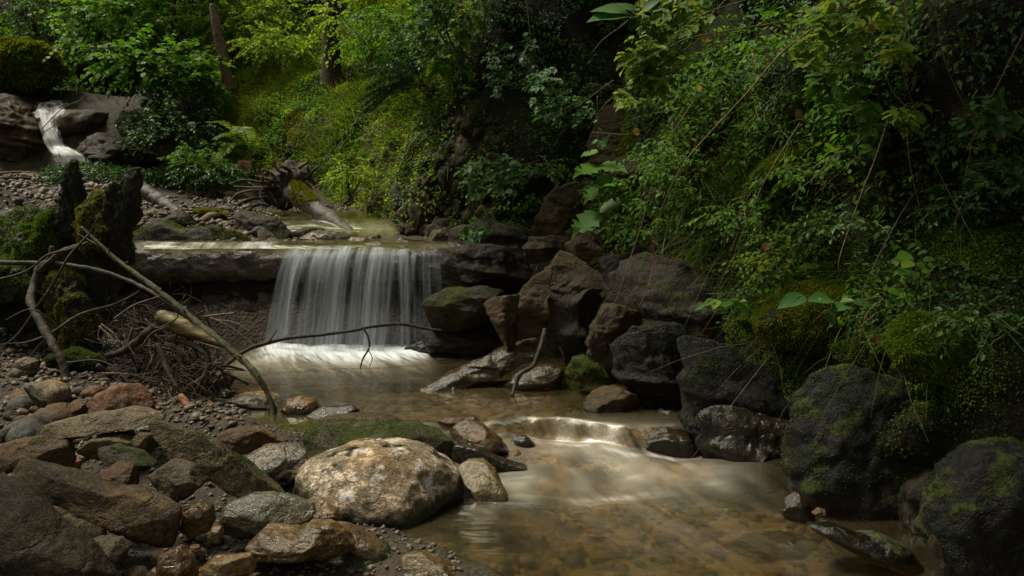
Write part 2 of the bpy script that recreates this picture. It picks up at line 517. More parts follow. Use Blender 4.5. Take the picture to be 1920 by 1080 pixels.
def water_mat():
    t = NT('stream_water')
    p = t.pos()
    fo = t.n('ShaderNodeAttribute', attribute_name='foam').outputs['Fac']
    st = t.n('ShaderNodeAttribute', attribute_name='calm').outputs['Fac']
    # ripples: long exposure leaves soft bands across the pool
    v1 = t.vmath('MULTIPLY', p, (0.9, 3.4, 1.0))
    r1 = t.noise(v1, 2.2, 3, 0.5, 0.6)
    v2 = t.vmath('MULTIPLY', p, (1.6, 1.6, 1.0))
    r2 = t.noise(v2, 3.5, 3, 0.5, 0.5)
    nrm = t.bump(t.math('ADD', r1, t.math('MULTIPLY', r2, 0.4)), 0.09, 0.12)
    murk = t.ramp(t.noise(t.vmath('MULTIPLY', p, (1.0, 2.6, 1.0)), 1.5, 4, 0.55, 0.5), [(0.3, (0.050, 0.036, 0.008)), (0.55, (0.140, 0.104, 0.040)), (0.75, (0.24, 0.180, 0.075))])
    df = t.n('ShaderNodeBsdfDiffuse'); t.put(df.inputs[0], murk); t.put(df.inputs['Normal'], nrm)
    tp = t.n('ShaderNodeBsdfTransparent'); t.put(tp.inputs[0], (0.82, 0.71, 0.47, 1))
    body = t.mixs(0.25, tp.outputs[0], df.outputs[0])
    gl = t.n('ShaderNodeBsdfGlossy'); t.put(gl.inputs[0], (0.9, 0.88, 0.8, 1)); t.put(gl.inputs['Roughness'], t.math('ADD', 0.15, t.math('MULTIPLY', st, 0.4))); t.put(gl.inputs['Normal'], nrm)
    fr = t.n('ShaderNodeFresnel'); fr.inputs['IOR'].default_value = 1.33; t.put(fr.inputs['Normal'], nrm)
    sh = t.mixs(t.math('MULTIPLY', fr.outputs[0], t.math('SUBTRACT', 0.62, t.math('MULTIPLY', st, 0.5))), body, gl.outputs[0])
    # foam: silky, streaked along the flow
    fl = t.n('ShaderNodeAttribute', attribute_name='along').outputs['Fac']
    fa = t.n('ShaderNodeAttribute', attribute_name='across').outputs['Fac']
    cx = t.n('ShaderNodeCombineXYZ'); t.put(cx.inputs[0], t.math('MULTIPLY', fl, 1.3)); t.put(cx.inputs[1], t.math('MULTIPLY', fa, 9))
    stre = t.noise(cx.outputs[0], 1.0, 5, 0.6, 0.6)
    cx2 = t.n('ShaderNodeCombineXYZ'); t.put(cx2.inputs[0], t.math('MULTIPLY', fl, 3.5)); t.put(cx2.inputs[1], t.math('MULTIPLY', fa, 42))
    fine = t.noise(cx2.outputs[0], 1.0, 4, 0.6, 0.4)
    sm = t.math('ADD', t.math('MULTIPLY', stre, .6), t.math('MULTIPLY', fine, .4))
    sm = t.rng(sm, 0.38, 0.64, 0.0, 1.15)
    sm = t.math('ADD', t.math('MULTIPLY', sm, t.rng(fo, .75, 1.2, 1, .3)), t.rng(fo, .75, 1.2, 0, .7))
    f = t.math('MULTIPLY', fo, sm, True)
    fd = t.n('ShaderNodeBsdfDiffuse'); t.put(fd.inputs[0], t.mix(t.rng(fo, 0.3, 0.9), (0.32, 0.27, 0.20), (0.56, 0.59, 0.61)))
    return t.done(t.mixs(f, sh, fd.outputs[0]))
M['water'] = water_mat()

def fall_mat(name, color=(0.47, 0.51, 0.53), dens=1.0, sx=1.0):
    t = NT(name)
    a = t.n('ShaderNodeAttribute', attribute_name='across').outputs['Fac']
    l = t.n('ShaderNodeAttribute', attribute_name='along').outputs['Fac']
    dn = t.n('ShaderNodeAttribute', attribute_name='dens').outputs['Fac']
    cx = t.n('ShaderNodeCombineXYZ'); t.put(cx.inputs[0], t.math('MULTIPLY', a, 9 * sx)); t.put(cx.inputs[1], t.math('MULTIPLY', l, 0.55))
    s1 = t.noise(cx.outputs[0], 1.0, 2, 0.5, 0.3)
    cx2 = t.n('ShaderNodeCombineXYZ'); t.put(cx2.inputs[0], t.math('MULTIPLY', a, 30 * sx)); t.put(cx2.inputs[1], t.math('MULTIPLY', l, 0.9))
    s2 = t.noise(cx2.outputs[0], 1.0, 3, 0.55, 0.2)
    s = t.math('ADD', t.math('MULTIPLY', s1, 0.55), t.math('MULTIPLY', s2, 0.45))
    al = t.rng(s, t.math('SUBTRACT', 0.62, t.math('MULTIPLY', dn, 0.46)), t.math('SUBTRACT', 0.92, t.math('MULTIPLY', dn, 0.28)), 0.0, 0.90)
    al = t.math('MULTIPLY', al, t.rng(dn, 0.0, 0.25), True)
    df = t.n('ShaderNodeBsdfDiffuse'); t.put(df.inputs[0], (*color, 1))
    tr = t.n('ShaderNodeBsdfTranslucent'); t.put(tr.inputs[0], (*color, 1))
    sh = t.mixs(0.35, df.outputs[0], tr.outputs[0])
    tp = t.n('ShaderNodeBsdfTransparent'); t.put(tp.inputs[0], (1, 1, 1, 1))
    return t.done(t.mixs(t.math('MULTIPLY', al, dens), tp.outputs[0], sh))
M['fall'] = fall_mat('falling_water')
M['fall_tan'] = fall_mat('falling_water_tan', (0.45, 0.40, 0.33), 0.9)

M['fall_soft'] = fall_mat('falling_water_soft', (0.90, 0.91, 0.92), 1.0, .5)  # white raised in the colour to offset shade on the far cascade
# ------------------------------------------------------------------ river bank (the right side and the far slope)
BK = np.array([  # x, y, z of the foot of the bank
    (3.4, -2.0, -.3), (2.7, 0.3, -.3), (2.25, 1.9, -.3), (2.0, 3.0, -.3), (1.80, 3.8, -.3), (1.42, 4.6, -.3), (1.12, 5.2, -.3),
    (0.72, 5.9, -.3), (0.28, 6.7, -.3), (-0.18, 7.3, -.1), (-0.45, 7.75, .75), (-1.1, 8.8, .95), (-2.0, 10.3, 1.1),
    (-3.4, 11.7, 1.35), (-4.7, 12.9, 1.6), (-5.6, 14.2, 2.2), (-6.0, 16.0, 3.2), (-6.2, 18.5, 3.6)])
NS, NH = 380, 170
bs = spline(BK, NS)
bt = np.gradient(bs[:, :2], axis=0); bt /= np.linalg.norm(bt, axis=1)[:, None]
bn = np.stack([bt[:, 1], -bt[:, 0]], 1)
hh = np.linspace(0, 1, NH) ** 1.35 * 8.5

def bank_off(y, h):
    y = np.asarray(y, float)
    near = 0.26 * np.minimum(h, 2.4) + 0.62 * np.clip(h - 2.4, 0, 9)
    far = 0.34 * np.minimum(h, 1.25) + 1.12 * np.clip(h - 1.25, 0, 9)
    back = 0.55 * h
    wf = ss(8.2, 11.2, y)
    o = near * (1 - wf) + far * wf
    wb = ss(12.0, 13.5, y) * (1 - ss(3.6, 6.0, h))
    o = o * (1 - wb) + back * wb
    # notches carved into the bank so that it falls dark there
    o = o + 0.75 * np.exp(-((y - 3.25) / 0.33) ** 2) * ss(0.9, 1.7, h)
    o = o + 0.8 * np.exp(-((y - 7.2) / 0.55) ** 2) * ss(1.0, 1.8, h)
    o = o - 0.22 * np.exp(-((y - 3.9) / 0.5) ** 2) * np.exp(-((h - 0.95) / 0.3) ** 2)
    return o

Yg = np.repeat(bs[:, 1][:, None], NH, 1); Hg = np.repeat(hh[None], NS, 0)
Og = bank_off(Yg, Hg)
BP = np.zeros((NS, NH, 3))
BP[..., 0] = bs[:, 0][:, None] + bn[:, 0][:, None] * Og
BP[..., 1] = bs[:, 1][:, None] + bn[:, 1][:, None] * Og
BP[..., 2] = bs[:, 2][:, None] + Hg
def _norm(P):
    a = np.gradient(P, axis=0); b = np.gradient(P, axis=1)
    n = np.cross(a, b); n /= np.linalg.norm(n, axis=2)[..., None] + 1e-9
    return n
BN = _norm(BP)
if BN[60, 40, 0] > 0: BN = -BN
dsp = 0.24 * fbm(BP * 0.9, 4) + 0.09 * fbm(BP * 3.1 + 5, 4) + 0.035 * np.abs(fbm(BP * 9 + 9, 3))
# broken rock shows through near the water
cell = np.floor(BP * np.array([2.6, 2.6, 3.4]) + 0.6 * fbm(BP * 2.1, 2)[..., None])
blk = _h(cell[..., 0].astype(np.int64), cell[..., 1].astype(np.int64), cell[..., 2].astype(np.int64))
dsp = dsp + 0.09 * blk * (1 - ss(0.8, 1.5, Hg))
BP = BP + BN * dsp[..., None]
BN = _norm(BP)
if BN[60, 40, 0] > 0: BN = -BN
link('hillside', mesh('hillside', BP.reshape(-1, 3), grid_faces(NS, NH), M['bank']), kind='structure')

_pu, _pv, _pd = proj(BP)
def bank_samples(n, hmax=8.5, seed=0, blobs=None):
    """n random points on the bank: position, normal"""
    g = np.random.default_rng(seed)
    if blobs:
        Wt = np.zeros(_pu.shape)
        for cu, cv, ru, rv, wt in blobs:
            Wt = np.maximum(Wt, wt * np.exp(-(((_pu - cu) / ru) ** 2 + ((_pv - cv) / rv) ** 2) ** 1.5))
        Wt = (Wt * (_pu > -60) * (_pu < 1990) * (_pv > -120) * (_pv < 1100))[:-1, :-1]
    else:
        Wt = 1.0
    A = np.linalg.norm(np.cross(np.diff(BP, axis=0)[:, :-1], np.diff(BP, axis=1)[:-1]), axis=2)
    A = A * (hh[None, :-1] < hmax) * Wt
    k = g.choice(A.size, n, p=(A / A.sum()).ravel())
    i, j = np.unravel_index(k, A.shape)
    a, b = g.random(n)[:, None], g.random(n)[:, None]
    P = (BP[i, j] * (1 - a) + BP[i + 1, j] * a) * (1 - b) + (BP[i, j + 1] * (1 - a) + BP[i + 1, j + 1] * a) * b
    return P, BN[i, j]

def bank_at(u, v, lift=0.0):
    """where the sight line through (u, v) meets the bank"""
    k = (_pu - u) ** 2 + (_pv - v) ** 2 + _pd * 2.0
    i, j = np.unravel_index(np.argmin(k), k.shape)
    P = at(u, v, BP[i, j, 1])
    return P + BN[i, j] * lift, BN[i, j]

# ------------------------------------------------------------------ ground
def bank_x(y):
    o = np.argsort(BK[:, 1])
    return np.interp(y, BK[o, 1], BK[o, 0])

WLX = np.array([(-2, .8), (2.0, .55), (2.6, 0.25), (3.05, -0.12), (3.6, -0.72), (4.05, -0.45), (4.25, -0.6), (4.45, -1.25), (4.7, -1.62), (5.0, -1.85), (6.2, -2.25), (7.2, -3.2), (7.5, -3.4)])
def LIP(x, y):
    q = np.stack([x, y, x * 0], -1)
    return -0.07 * np.sin(x * 4.3 + .6) - 0.10 * np.clip(x - .55, 0, 1) + .16 * fbm(q * np.array([3.1, 2.0, 1]) + 4.2, 3)

def water_z(x, y):
    yy = y + LIP(x, y)
    y2 = y + .34 * fbm(np.stack([x * 2.2, y * 1.4, x * 0 + 7], -1), 3) - .12 * np.sin(x * 2.3)
    a = ss(-0.55, 0.25, x)
    steep = 0.115 * (1 - ss(4.43, 4.60, yy)) + 0.075 * (1 - ss(3.55, 4.15, y2)) - 0.022 * np.exp(-((y2 - 4.12) / .2) ** 2) * ss(.15, .5, x)
    soft = 0.19 * (1 - ss(3.75, 4.75, y))
    return -(steep * a + soft * (1 - a))

def ground_z(x, y):
    p = np.stack([x, y, x * 0], -1)
    W = np.interp(y, WLX[:, 0], WLX[:, 1])
    dz = (W - x)
    low = water_z(x, y) + np.where(dz > 0, 0.20 * (1 - np.exp(-dz * 0.9)) + 0.03 * dz, np.maximum(dz * 0.35, -0.32))
    low = low - 0.09 * (1 - ss(4.4, 5.0, y)) * ss(0.2, 0.6, dz)
    low = low + 0.035 * fbm(p * 2.2, 4) + 0.012 * fbm(p * 9, 3)
    low = low + np.clip(-x - 3.6, 0, 3) * 0.55 * ss(3, 6, y)
    up = 0.89 + 0.17 * np.clip(y - 8.15, 0, 4.6) + 0.05 * fbm(p * 1.7 + 3, 4) + 0.02 * fbm(p * 8, 3)
    up = up + .09 * (1 - ss(-2.7, -2.3, x)) * ss(7.5, 7.7, y)
    ch = np.exp(-((x - bank_x(y) + 0.75 + 0.1 * (y - 7.5)) / 0.55) ** 2)
    up = up + .055 * ss(7.95, 8.3, y + .12 * fbm(p * 2.5 + 8, 3)) * (1 - ch)
    up = up - 0.07 * ch
    led = 3.25 * ss(12.7, 14.6, y + 0.25 * fbm(p * 1.1, 3))
    up = up + np.where(y > 12.5, np.maximum(led - 1.6, 0), 0)
    z = np.where(y > 7.42, up, low)
    hill = np.clip(y - 17.5, 0, 60) * 0.72 + np.clip(-x - 8.6, 0, 60) * 0.75 * ss(8, 13, y) + np.clip(-x - 4.4, 0, 60) * 0.8 * (1 - ss(7, 10, y)) * ss(2, 5, y)
    hill = hill + np.clip(-x - 5.5, 0, 60) * 0.5 * (1 - ss(2, 5, y))
    z = z + hill * (1 + 0.12 * fbm(p * 0.35, 3))
    return z

def axis(a, b, c, d, fine, coarse):
    L = [np.arange(b, c, fine)]
    x, st = b, fine
    lo = []
    while x > a: st = min(st * 1.15, coarse); x -= st; lo.append(x)
    x, st, hi = c, fine, []
    while x < d: st = min(st * 1.15, coarse); hi.append(x); x += st
    return np.concatenate([lo[::-1], L[0], hi])
gx = axis(-60, -4.6, 2.2, 40, 0.045, 2.5); gy = np.concatenate([axis(-20, 2.0, 7.38, 7.4, 0.045, 2.5)[:-1], [7.40, 7.425], axis(7.4, 7.46, 9.5, 70, 0.045, 2.5)])
gy = np.unique(np.round(gy, 4))
GX, GY = np.meshgrid(gx, gy, indexing='ij')
GZ = ground_z(GX, GY)
link('ground', mesh('ground', np.stack([GX, GY, GZ], -1).reshape(-1, 3), grid_faces(len(gx), len(gy))[:, ::-1], M['ground']), kind='structure')
def gz(x, y):
    return float(ground_z(np.array([float(x)]), np.array([float(y)]))[0])

# ------------------------------------------------------------------ water of the pools and the rapid
wx = np.arange(-4.2, 2.6, 0.03); wy = np.arange(-1.0, 7.36, 0.03)
X, Y = np.meshgrid(wx, wy, indexing='ij')
WZ = water_z(X, Y)
P3 = np.stack([X, Y, X * 0], -1)
rap = np.exp(-((Y - 4.25) / 0.42) ** 2)
WZ = WZ + rap * 0.045 * fbm(P3 * np.array([3.2, 4.2, 1]), 3) + 0.006 * fbm(P3 * np.array([1.5, 4, 1]), 3)
inx = ss(-2.4, -2.05, X) * (1 - ss(-.85, -.55, X))
WZ = WZ + .055 * inx * np.exp(-((7.02 - Y) / .20) ** 2) * (.8 + .9 * fbm(P3 * np.array([5, 3, 1]), 3))
u_, v_, _ = proj(np.stack([X, Y, WZ], -1))
def blob(cu, cv, ru, rv, ang=0.0, wob=0.25):
    c, s = math.cos(ang), math.sin(ang)
    a = ((u_ - cu) * c + (v_ - cv) * s) / ru
    b = (-(u_ - cu) * s + (v_ - cv) * c) / rv
    return np.exp(-(a * a + b * b) * (1 + wob * fbm(P3 * 6, 3)))
FX0, FX1 = -2.3, -0.75
inx = ss(FX0 - .10, FX0 + .25, X) * (1 - ss(FX1 - .1, FX1 + .2, X))
dd = np.clip(7.2 - Y, 0, 9)
foam = 1.35 * inx * np.exp(-(dd / (0.78 + 0.2 * fbm(P3 * 2.5, 3))) ** 1.8)
# white water where the stream runs through the rapid
YY = Y + LIP(X, Y)
t1 = ss(-0.05, 0.25, X) * (1 - ss(0.85, 1.3, X))
foam = foam + 0.60 * t1 * np.exp(-((YY - 4.37) / 0.07) ** 2)
foam = foam + 0.24 * ss(-0.05, 0.35, X) * (1 - ss(0.9, 1.25, X)) * np.exp(-((YY - 4.16) / 0.17) ** 2) * (0.62 + 0.9 * fbm(P3 * np.array([5, 3.2, 1]), 3))
foam = foam + 0.30 * ss(-0.1, 0.3, X) * (1 - ss(0.9, 1.3, X)) * np.exp(-((YY - 4.52) / 0.07) ** 2)
foam = foam + 0.6 * np.exp(-((X - 0.46) / 0.24) ** 2 - ((Y - 3.80 - .1 * (X - .4)) / 0.04) ** 2)
foam = foam + 0.16 * np.exp(-((X - 0.75) / 0.5) ** 2 - ((Y - 3.55) / 0.5) ** 2)
foam = foam + 0.08 * np.exp(-((X + 0.35) / 0.5) ** 2 - ((Y - 4.95) / 0.22) ** 2)
foam = foam + 0.22 * np.exp(-((X + 1.55) / 0.3) ** 2 - ((Y - 5.0) / 0.06) ** 2)
turb = np.clip(ss(-.5, .1, X) * (1 - ss(1.0, 1.5, X)) * np.exp(-((Y - 4.2) / .42) ** 2) + inx * np.exp(-(dd / .9) ** 2), 0, 1)
along = (X * 0.45 - Y * 0.9); across = X * 0.9 + Y * 0.45
wm = mesh('water', np.stack([X, Y, WZ], -1).reshape(-1, 3), grid_faces(len(wx), len(wy))[:, ::-1], M['water'], attrs={
    'foam': np.clip(foam, 0, 1.3).ravel(), 'along': along.ravel(), 'across': across.ravel(), 'calm': turb.ravel()})
link('water', wm, kind='structure')

# stream above the sill
ux = np.arange(-3.8, 0.1, 0.05); uy = np.arange(7.22, 10.2, 0.05)
X, Y = np.meshgrid(ux, uy, indexing='ij')
UZ = 0.948 + 0.0 * X + 0.015 * ss(7.25, 7.6, Y) + 0.20 * ss(8.5, 9.1, Y) + 0.10 * ss(9.1, 10, Y)
UZ = UZ - 0.05 * (1 - ss(7.2, 7.34, Y))
P3 = np.stack([X, Y, X * 0], -1)
UZ = UZ + 0.01 * fbm(P3 * 3, 3)
ed = (X - bank_x(Y))
fo = 0.7 * (1 - ss(-2.25, -2.1, X)) * (1 - ss(7.40, 7.47, Y)) * (.7 + .6 * fbm(P3 * 9, 3)) + 0.0 * np.exp(-((X + 1.5) / 0.8) ** 2) * (0.7 + 0.6 * fbm(P3 * np.array([2., 5, 1]), 3)) + 0.25 * np.exp(-((Y - 8.75) / 0.2) ** 2) * np.exp(-((ed + .5) / .5) ** 2)  # first foam term paints the pale wet sheen of the sill edge
um = mesh('stream', np.stack([X, Y, UZ], -1).reshape(-1, 3), grid_faces(len(ux), len(uy))[:, ::-1], M['water'], attrs={
    'foam': np.clip(fo, 0, 1).ravel(), 'along': Y.ravel(), 'across': X.ravel() * 0.6, 'calm': (X * 0).ravel()})
link('water', um, kind='structure')

# ------------------------------------------------------------------ sill of the weir: two long wet beams
def beam(x0, x1, yc, zc, ry, rz, seed, sub=(320, 64), e=3.2, amp=0.03):
    a = np.linspace(0, 1, sub[0]); th = np.linspace(0, 2 * math.pi, sub[1], endpoint=False)
    A, T = np.meshgrid(a, th, indexing='ij')
    c, s = np.cos(T), np.sin(T)
    k = (np.abs(c) ** e + np.abs(s) ** e) ** (-1 / e)
    end = np.clip(np.minimum(A, 1 - A) / 0.03, 0, 1) ** 0.5 * 0.25 + 0.75
    V = np.stack([x0 + (x1 - x0) * A, yc + ry * c * k * end, zc + rz * s * k * end], -1)
    d = 1.6 * amp * fbm(V * np.array([1.7, 3, 4]) + seed, 4) + amp * fbm(V * np.array([7, 9, 12]) + seed, 4) - amp * 1.2 * np.clip(.3 - np.abs(fbm(V * np.array([1.5, 4, 9]) + seed * 2, 3)) * 3, 0, 1)
    V = V + np.stack([0 * c, c, s], -1) * d[..., None] * 1.2
    n, m = sub
    i = np.arange(n - 1)[:, None] * m; j = np.arange(m)[None]
    F = np.stack([i + j, i + (j + 1) % m, i + m + (j + 1) % m, i + m + j], -1).reshape(-1, 4)
    V = V.reshape(-1, 3)
    V = np.vstack([V, [[x0, yc, zc], [x1, yc, zc]]])
    jj = np.arange(m)
    cap = np.concatenate([np.stack([(jj + 1) % m, jj, np.full(m, n * m)], 1), np.stack([(n - 1) * m + jj, (n - 1) * m + (jj + 1) % m, np.full(m, n * m + 1)], 1)])
    return V, [F, cap]
weir = thing('weir', (-2.1, 7.4, 0), 'wet grey sill of stacked long beams that the small waterfall spills over', 'weir')
V, F = beam(-3.95, -0.57, 7.42, 0.765, 0.22, 0.172, 1, e=2.7); part('upper_beam', V, F, M['weir'], weir)
V, F = beam(-3.95, -0.62, 7.60, 0.36, 0.18, 0.20, 8, amp=0.035); part('lower_beam', V, F, M['weir'], weir)
V, F = beam(-3.95, -0.50, 7.66, -0.12, 0.20, 0.28, 15, amp=0.04); part('footing', V, F, M['weir'], weir)

def veil(name, x0, x1, xb0, xb1, ztop, zbot, mat, dens, yl=7.20, throw=0.20, n=150, m=60, seed=0, lip=0.35, relief=0.03):
    a = np.linspace(0, 1, n); t = np.linspace(0, 1, m)
    A, T = np.meshgrid(a, t, indexing='ij')
    tl = 0.22
    q = np.clip((T - tl) / (1 - tl), 0, 1)
    drop = q ** 1.25
    yy = np.where(T < tl, yl + lip * (1 - T / tl) ** 1.5 - 0.0, yl - throw * np.sqrt(drop))
    zz = np.where(T < tl, ztop - 0.06 * (T / tl) ** 2.5, ztop - 0.06 - (ztop - 0.06 - zbot) * drop)
    xx = (x0 + (x1 - x0) * A) * (1 - drop ** .7) + (xb0 + (xb1 - xb0) * A) * drop ** .7
    p = np.stack([A * (x1 - x0) * 7, T * 0.6, A * 0 + seed], -1)
    yy = yy - relief * fbm(p * 1.0, 3) * ss(0.1, 0.4, T) - 0.5 * relief * fbm(p * 3.5, 2) * ss(0.1, 0.4, T)
    p2 = np.stack([A * (x1 - x0) * 5, A * 0, A * 0 + seed + 5], -1)
    zz = zz - (.05 * ss(.72, 1.0, A) ** 2 + .018 * (1 + fbm(np.stack([A * (x1 - x0) * 4, A * 0, A * 0 + seed], -1), 3))) * (1 - .7 * ss(.2, .7, T))
    yy = yy - .05 * np.sin(np.pi * A) * (1 - ss(.3, .9, T))
    dn = dens * (ss(0, 0.10, A) * (1 - ss(0.86, 1, A))) * (0.85 + 0.25 * fbm(p2, 3))
    dn = dn * ss(0.0, 0.3, T) ** 0.7
    dn = dn * (1 - 0.18 * np.exp(-((T - 0.62) / .25) ** 2)) * (1 - .15 * ss(.86, 1, T))
    me = mesh(name, np.stack([xx, yy, zz], -1).reshape(-1, 3), grid_faces(n, m), mat, attrs={
        'across': (A * (x1 - x0) + seed).ravel(), 'along': (T + seed).ravel(), 'dens': np.clip(dn, 0, 1).ravel()})
    return link(name, me, kind='structure')
veil('waterfall', -2.13, -0.78, -2.32, -0.80, 0.955, 0.0, M['fall'], 0.88)
veil('waterfall', -2.10, -0.95, -2.25, -1.0, 0.945, 0.0, M['fall'], 0.62, yl=7.15, throw=0.26, seed=3.7)
veil('waterfall', -1.06, -0.58, -1.04, -0.60, 0.945, 0.0, M['fall'], 0.78, yl=7.19, throw=0.14, seed=6.1, n=60)

# far cascade between the ledges, and the little step behind the fallen log
def ribbon(name, pts, mat, dens, n=90, m=30, seed=0, hump=0.1):
    S = spline(np.array([(*at(u, v, y), w_ * y / FPX) for u, v, w_, y in pts]), n)
    T, A = np.meshgrid(np.linspace(0, 1, n), np.linspace(-1, 1, m), indexing='ij')
    V = np.zeros((n, m, 3))
    V[..., 0] = S[:, 0][:, None] + A * S[:, 3][:, None]
    V[..., 1] = S[:, 1][:, None] - hump * (1 - A * A) * 0.8
    V[..., 2] = S[:, 2][:, None] + hump * (1 - A * A) * 0.5 + 0.03 * fbm(np.stack([A * 2, T * 5, A * 0 + seed], -1), 2)
    dn = dens * np.clip(1.3 - np.abs(A + .25 * fbm(np.stack([T * 6, T * 0 + seed, T * 0], -1), 3)) ** 1.7 * 1.3, 0, 1) * ss(0, 0.06, T) * (1 - ss(.95, 1, T) * .5)
    me = mesh(name, V.reshape(-1, 3), grid_faces(n, m), mat, attrs={
        'across': (A * 0.35 + seed).ravel(), 'along': (T * 4 + seed).ravel(), 'dens': np.clip(dn, 0, 1).ravel()})
    return link(name, me, kind='structure')
for k_, (pts_, dn_) in enumerate([
        ([(100, 190, 30, 14.70), (98, 199, 42, 14.10), (96, 210, 40, 13.75), (94, 222, 30, 13.55)], .62),
        ([(80, 205, 15, 13.80), (86, 225, 16, 13.60), (92, 245, 18, 13.45), (99, 262, 20, 13.35), (110, 278, 24, 13.30), (122, 292, 24, 13.15)], .95),
        ([(96, 215, 20, 13.70), (98, 240, 22, 13.50), (104, 262, 18, 13.40), (112, 280, 22, 13.35)], .55),
        ([(106, 272, 15, 13.37), (118, 290, 22, 13.15), (128, 312, 24, 13.15), (138, 335, 26, 12.90), (146, 352, 28, 12.75)], .85),
        ([(118, 276, 16, 13.31), (138, 292, 24, 13.10), (155, 315, 26, 13.10), (170, 338, 26, 12.90), (180, 352, 28, 12.75)], .9),
        ([(110, 280, 30, 13.40), (130, 300, 44, 13.40), (146, 325, 52, 13.15), (158, 352, 58, 12.85)], .5)]):
    ribbon('waterfall', pts_, M['fall_soft'], dn_, seed=2.2 + 3.1 * k_, hump=.03)
ribbon('waterfall', [(655, 414, 18, 9.35), (668, 421, 16, 9.2), (678, 432, 18, 9.05), (690, 446, 26, 8.9), (700, 455, 34, 8.6)], M['fall_tan'], 0.6, n=30, seed=4.4, hump=0.03)
ribbon('waterfall', [(575, 412, 20, 9.3), (582, 424, 20, 9.1), (585, 438, 26, 8.9)], M['fall'], 0.8, n=30, seed=5.4, hump=0.03)
# ------------------------------------------------------------------ rocks
ROCK_TONE = .42
CLR = dict(grey=(.215, .185, .15), tan=(.33, .235, .125), brown=(.17, .115, .062), red=(.30, .155, .10), green=(.15, .15, .11), dark=(.075, .062, .042),
           pale=(.42, .35, .26), olive=(.20, .165, .085), blue=(.16, .165, .165), pink=(.38, .24, .17))

def rock_shape(poly, Y=None, zb=None, thick=0.5, ang=5, e=2.4, rough=1.0, seed=0, sub=5, lean=0.15, strata=0.0, grow=1.0, cut=(.74, .93), front=0.0):
    poly = np.asarray(poly, float)
    poly = poly.mean(0) + (poly - poly.mean(0)) * grow
    uc, vb = (poly[:, 0].min() + poly[:, 0].max()) / 2, poly[:, 1].max()
    if Y is None:
        k = poly[:, 1].argmax()
        f = onz(poly[k, 0], vb, zb)[1]
        wpx = poly[:, 0].max() - poly[:, 0].min()
        Y = f + 0.42 * thick * wpx * f / FPX
    W = np.array([at(u, v, Y) for u, v in poly])[:, [0, 2]]
    # area centroid
    x, z = W[:, 0], W[:, 1]
    cr = x * np.roll(z, -1) - np.roll(x, -1) * z
    a = cr.sum() / 2
    c = np.array([((x + np.roll(x, -1)) * cr).sum(), ((z + np.roll(z, -1)) * cr).sum()]) / (6 * a)
    Q = W - c
    # radius of the outline by direction
    n = 256
    th = np.linspace(-math.pi, math.pi, n, endpoint=False)
    D = np.stack([np.cos(th), np.sin(th)], 1)
    A, B = Q, np.roll(Q, -1, 0)
    E = B - A
    den = D[:, None, 0] * E[None, :, 1] - D[:, None, 1] * E[None, :, 0]
    den = np.where(np.abs(den) < 1e-9, 1e-9, den)
    t = (A[None, :, 0] * E[None, :, 1] - A[None, :, 1] * E[None, :, 0]) / den
    s = (A[None, :, 0] * D[:, None, 1] - A[None, :, 1] * D[:, None, 0]) / den
    ok = (s >= -1e-6) & (s <= 1 + 1e-6) & (t > 0)
    Rr = np.where(ok, t, 0).max(1)
    Rr = np.where(Rr <= 0, Rr.mean(), Rr)
    k = np.array([1, 2, 1.]) / 4
    Rr = np.convolve(np.concatenate([Rr[-1:], Rr, Rr[:1]]), k, 'valid')
    S, F = ico(sub)
    g = np.random.default_rng(seed)
    r = np.hypot(S[:, 0], S[:, 2]); ay = np.abs(S[:, 1])
    kk = (r ** e + ay ** e) ** (-1 / e)
    wid = Rr.mean()
    Tk = thick * (Q[:, 0].max() - Q[:, 0].min()) * 0.5
    # even out slivers: blend direction sampling toward the outline's aspect
    asp = np.ptp(Q[:, 0]) / max(np.ptp(Q[:, 1]), 1e-6)
    dx, dz = S[:, 0] * asp ** 0.5, S[:, 2] * asp ** -0.5
    th_s = np.arctan2(dz, dx)
    Rs = np.interp(th_s, np.concatenate([th, [math.pi]]), np.concatenate([Rr, Rr[:1]]))
    rn = r * kk
    V = np.stack([np.cos(th_s) * Rs * rn, S[:, 1] * kk * Tk, np.sin(th_s) * Rs * rn], 1)
    size = (np.ptp(Q[:, 0]) * np.ptp(Q[:, 1]) * Tk * 2) ** (1 / 3)
    # flat broken faces
    half = np.abs(V).max(0)
    U = V / half
    for _ in range(ang):
        nrm = g.normal(size=3); nrm /= np.linalg.norm(nrm)
        if nrm[1] > 0.2: nrm[1] *= -1
        if front: nrm[1] = -abs(nrm[1]) - front; nrm /= np.linalg.norm(nrm)
        pr = U @ nrm
        dst = pr.max() * g.uniform(*cut)
        ex = np.clip(pr - dst, 0, None)
        U = U - ex[:, None] * nrm * 0.9
    V = U * half
    V[:, 1] += lean * V[:, 2]
    N = V / half; N /= np.linalg.norm(N, axis=1)[:, None] + 1e-9
    q = V / size
    d = 0.055 * fbm(q * 2.2 + seed * 3.1, 4) + 0.026 * fbm(q * 7 + seed, 4) - 0.03 * np.clip(0.35 - np.abs(fbm(q * np.array([1.6, 2.4, 3.6]) + seed * 1.7, 3)) * 3, 0, 1) * (ang > 3)
    V = V + N * (d * size * rough)[:, None]
    if strata:   # bedding planes standing in and out
        lay = V[:, 2] + .16 * V[:, 0] + .05 * fbm(V * 2.0 + seed, 3)
        V = V + (N * [1, 1, 0]) * (strata * fbm(np.stack([lay * 9, V[:, 0] * .7, lay * 0 + seed], -1), 3))[:, None]
    return V, F, np.array([c[0], Y, c[1]])

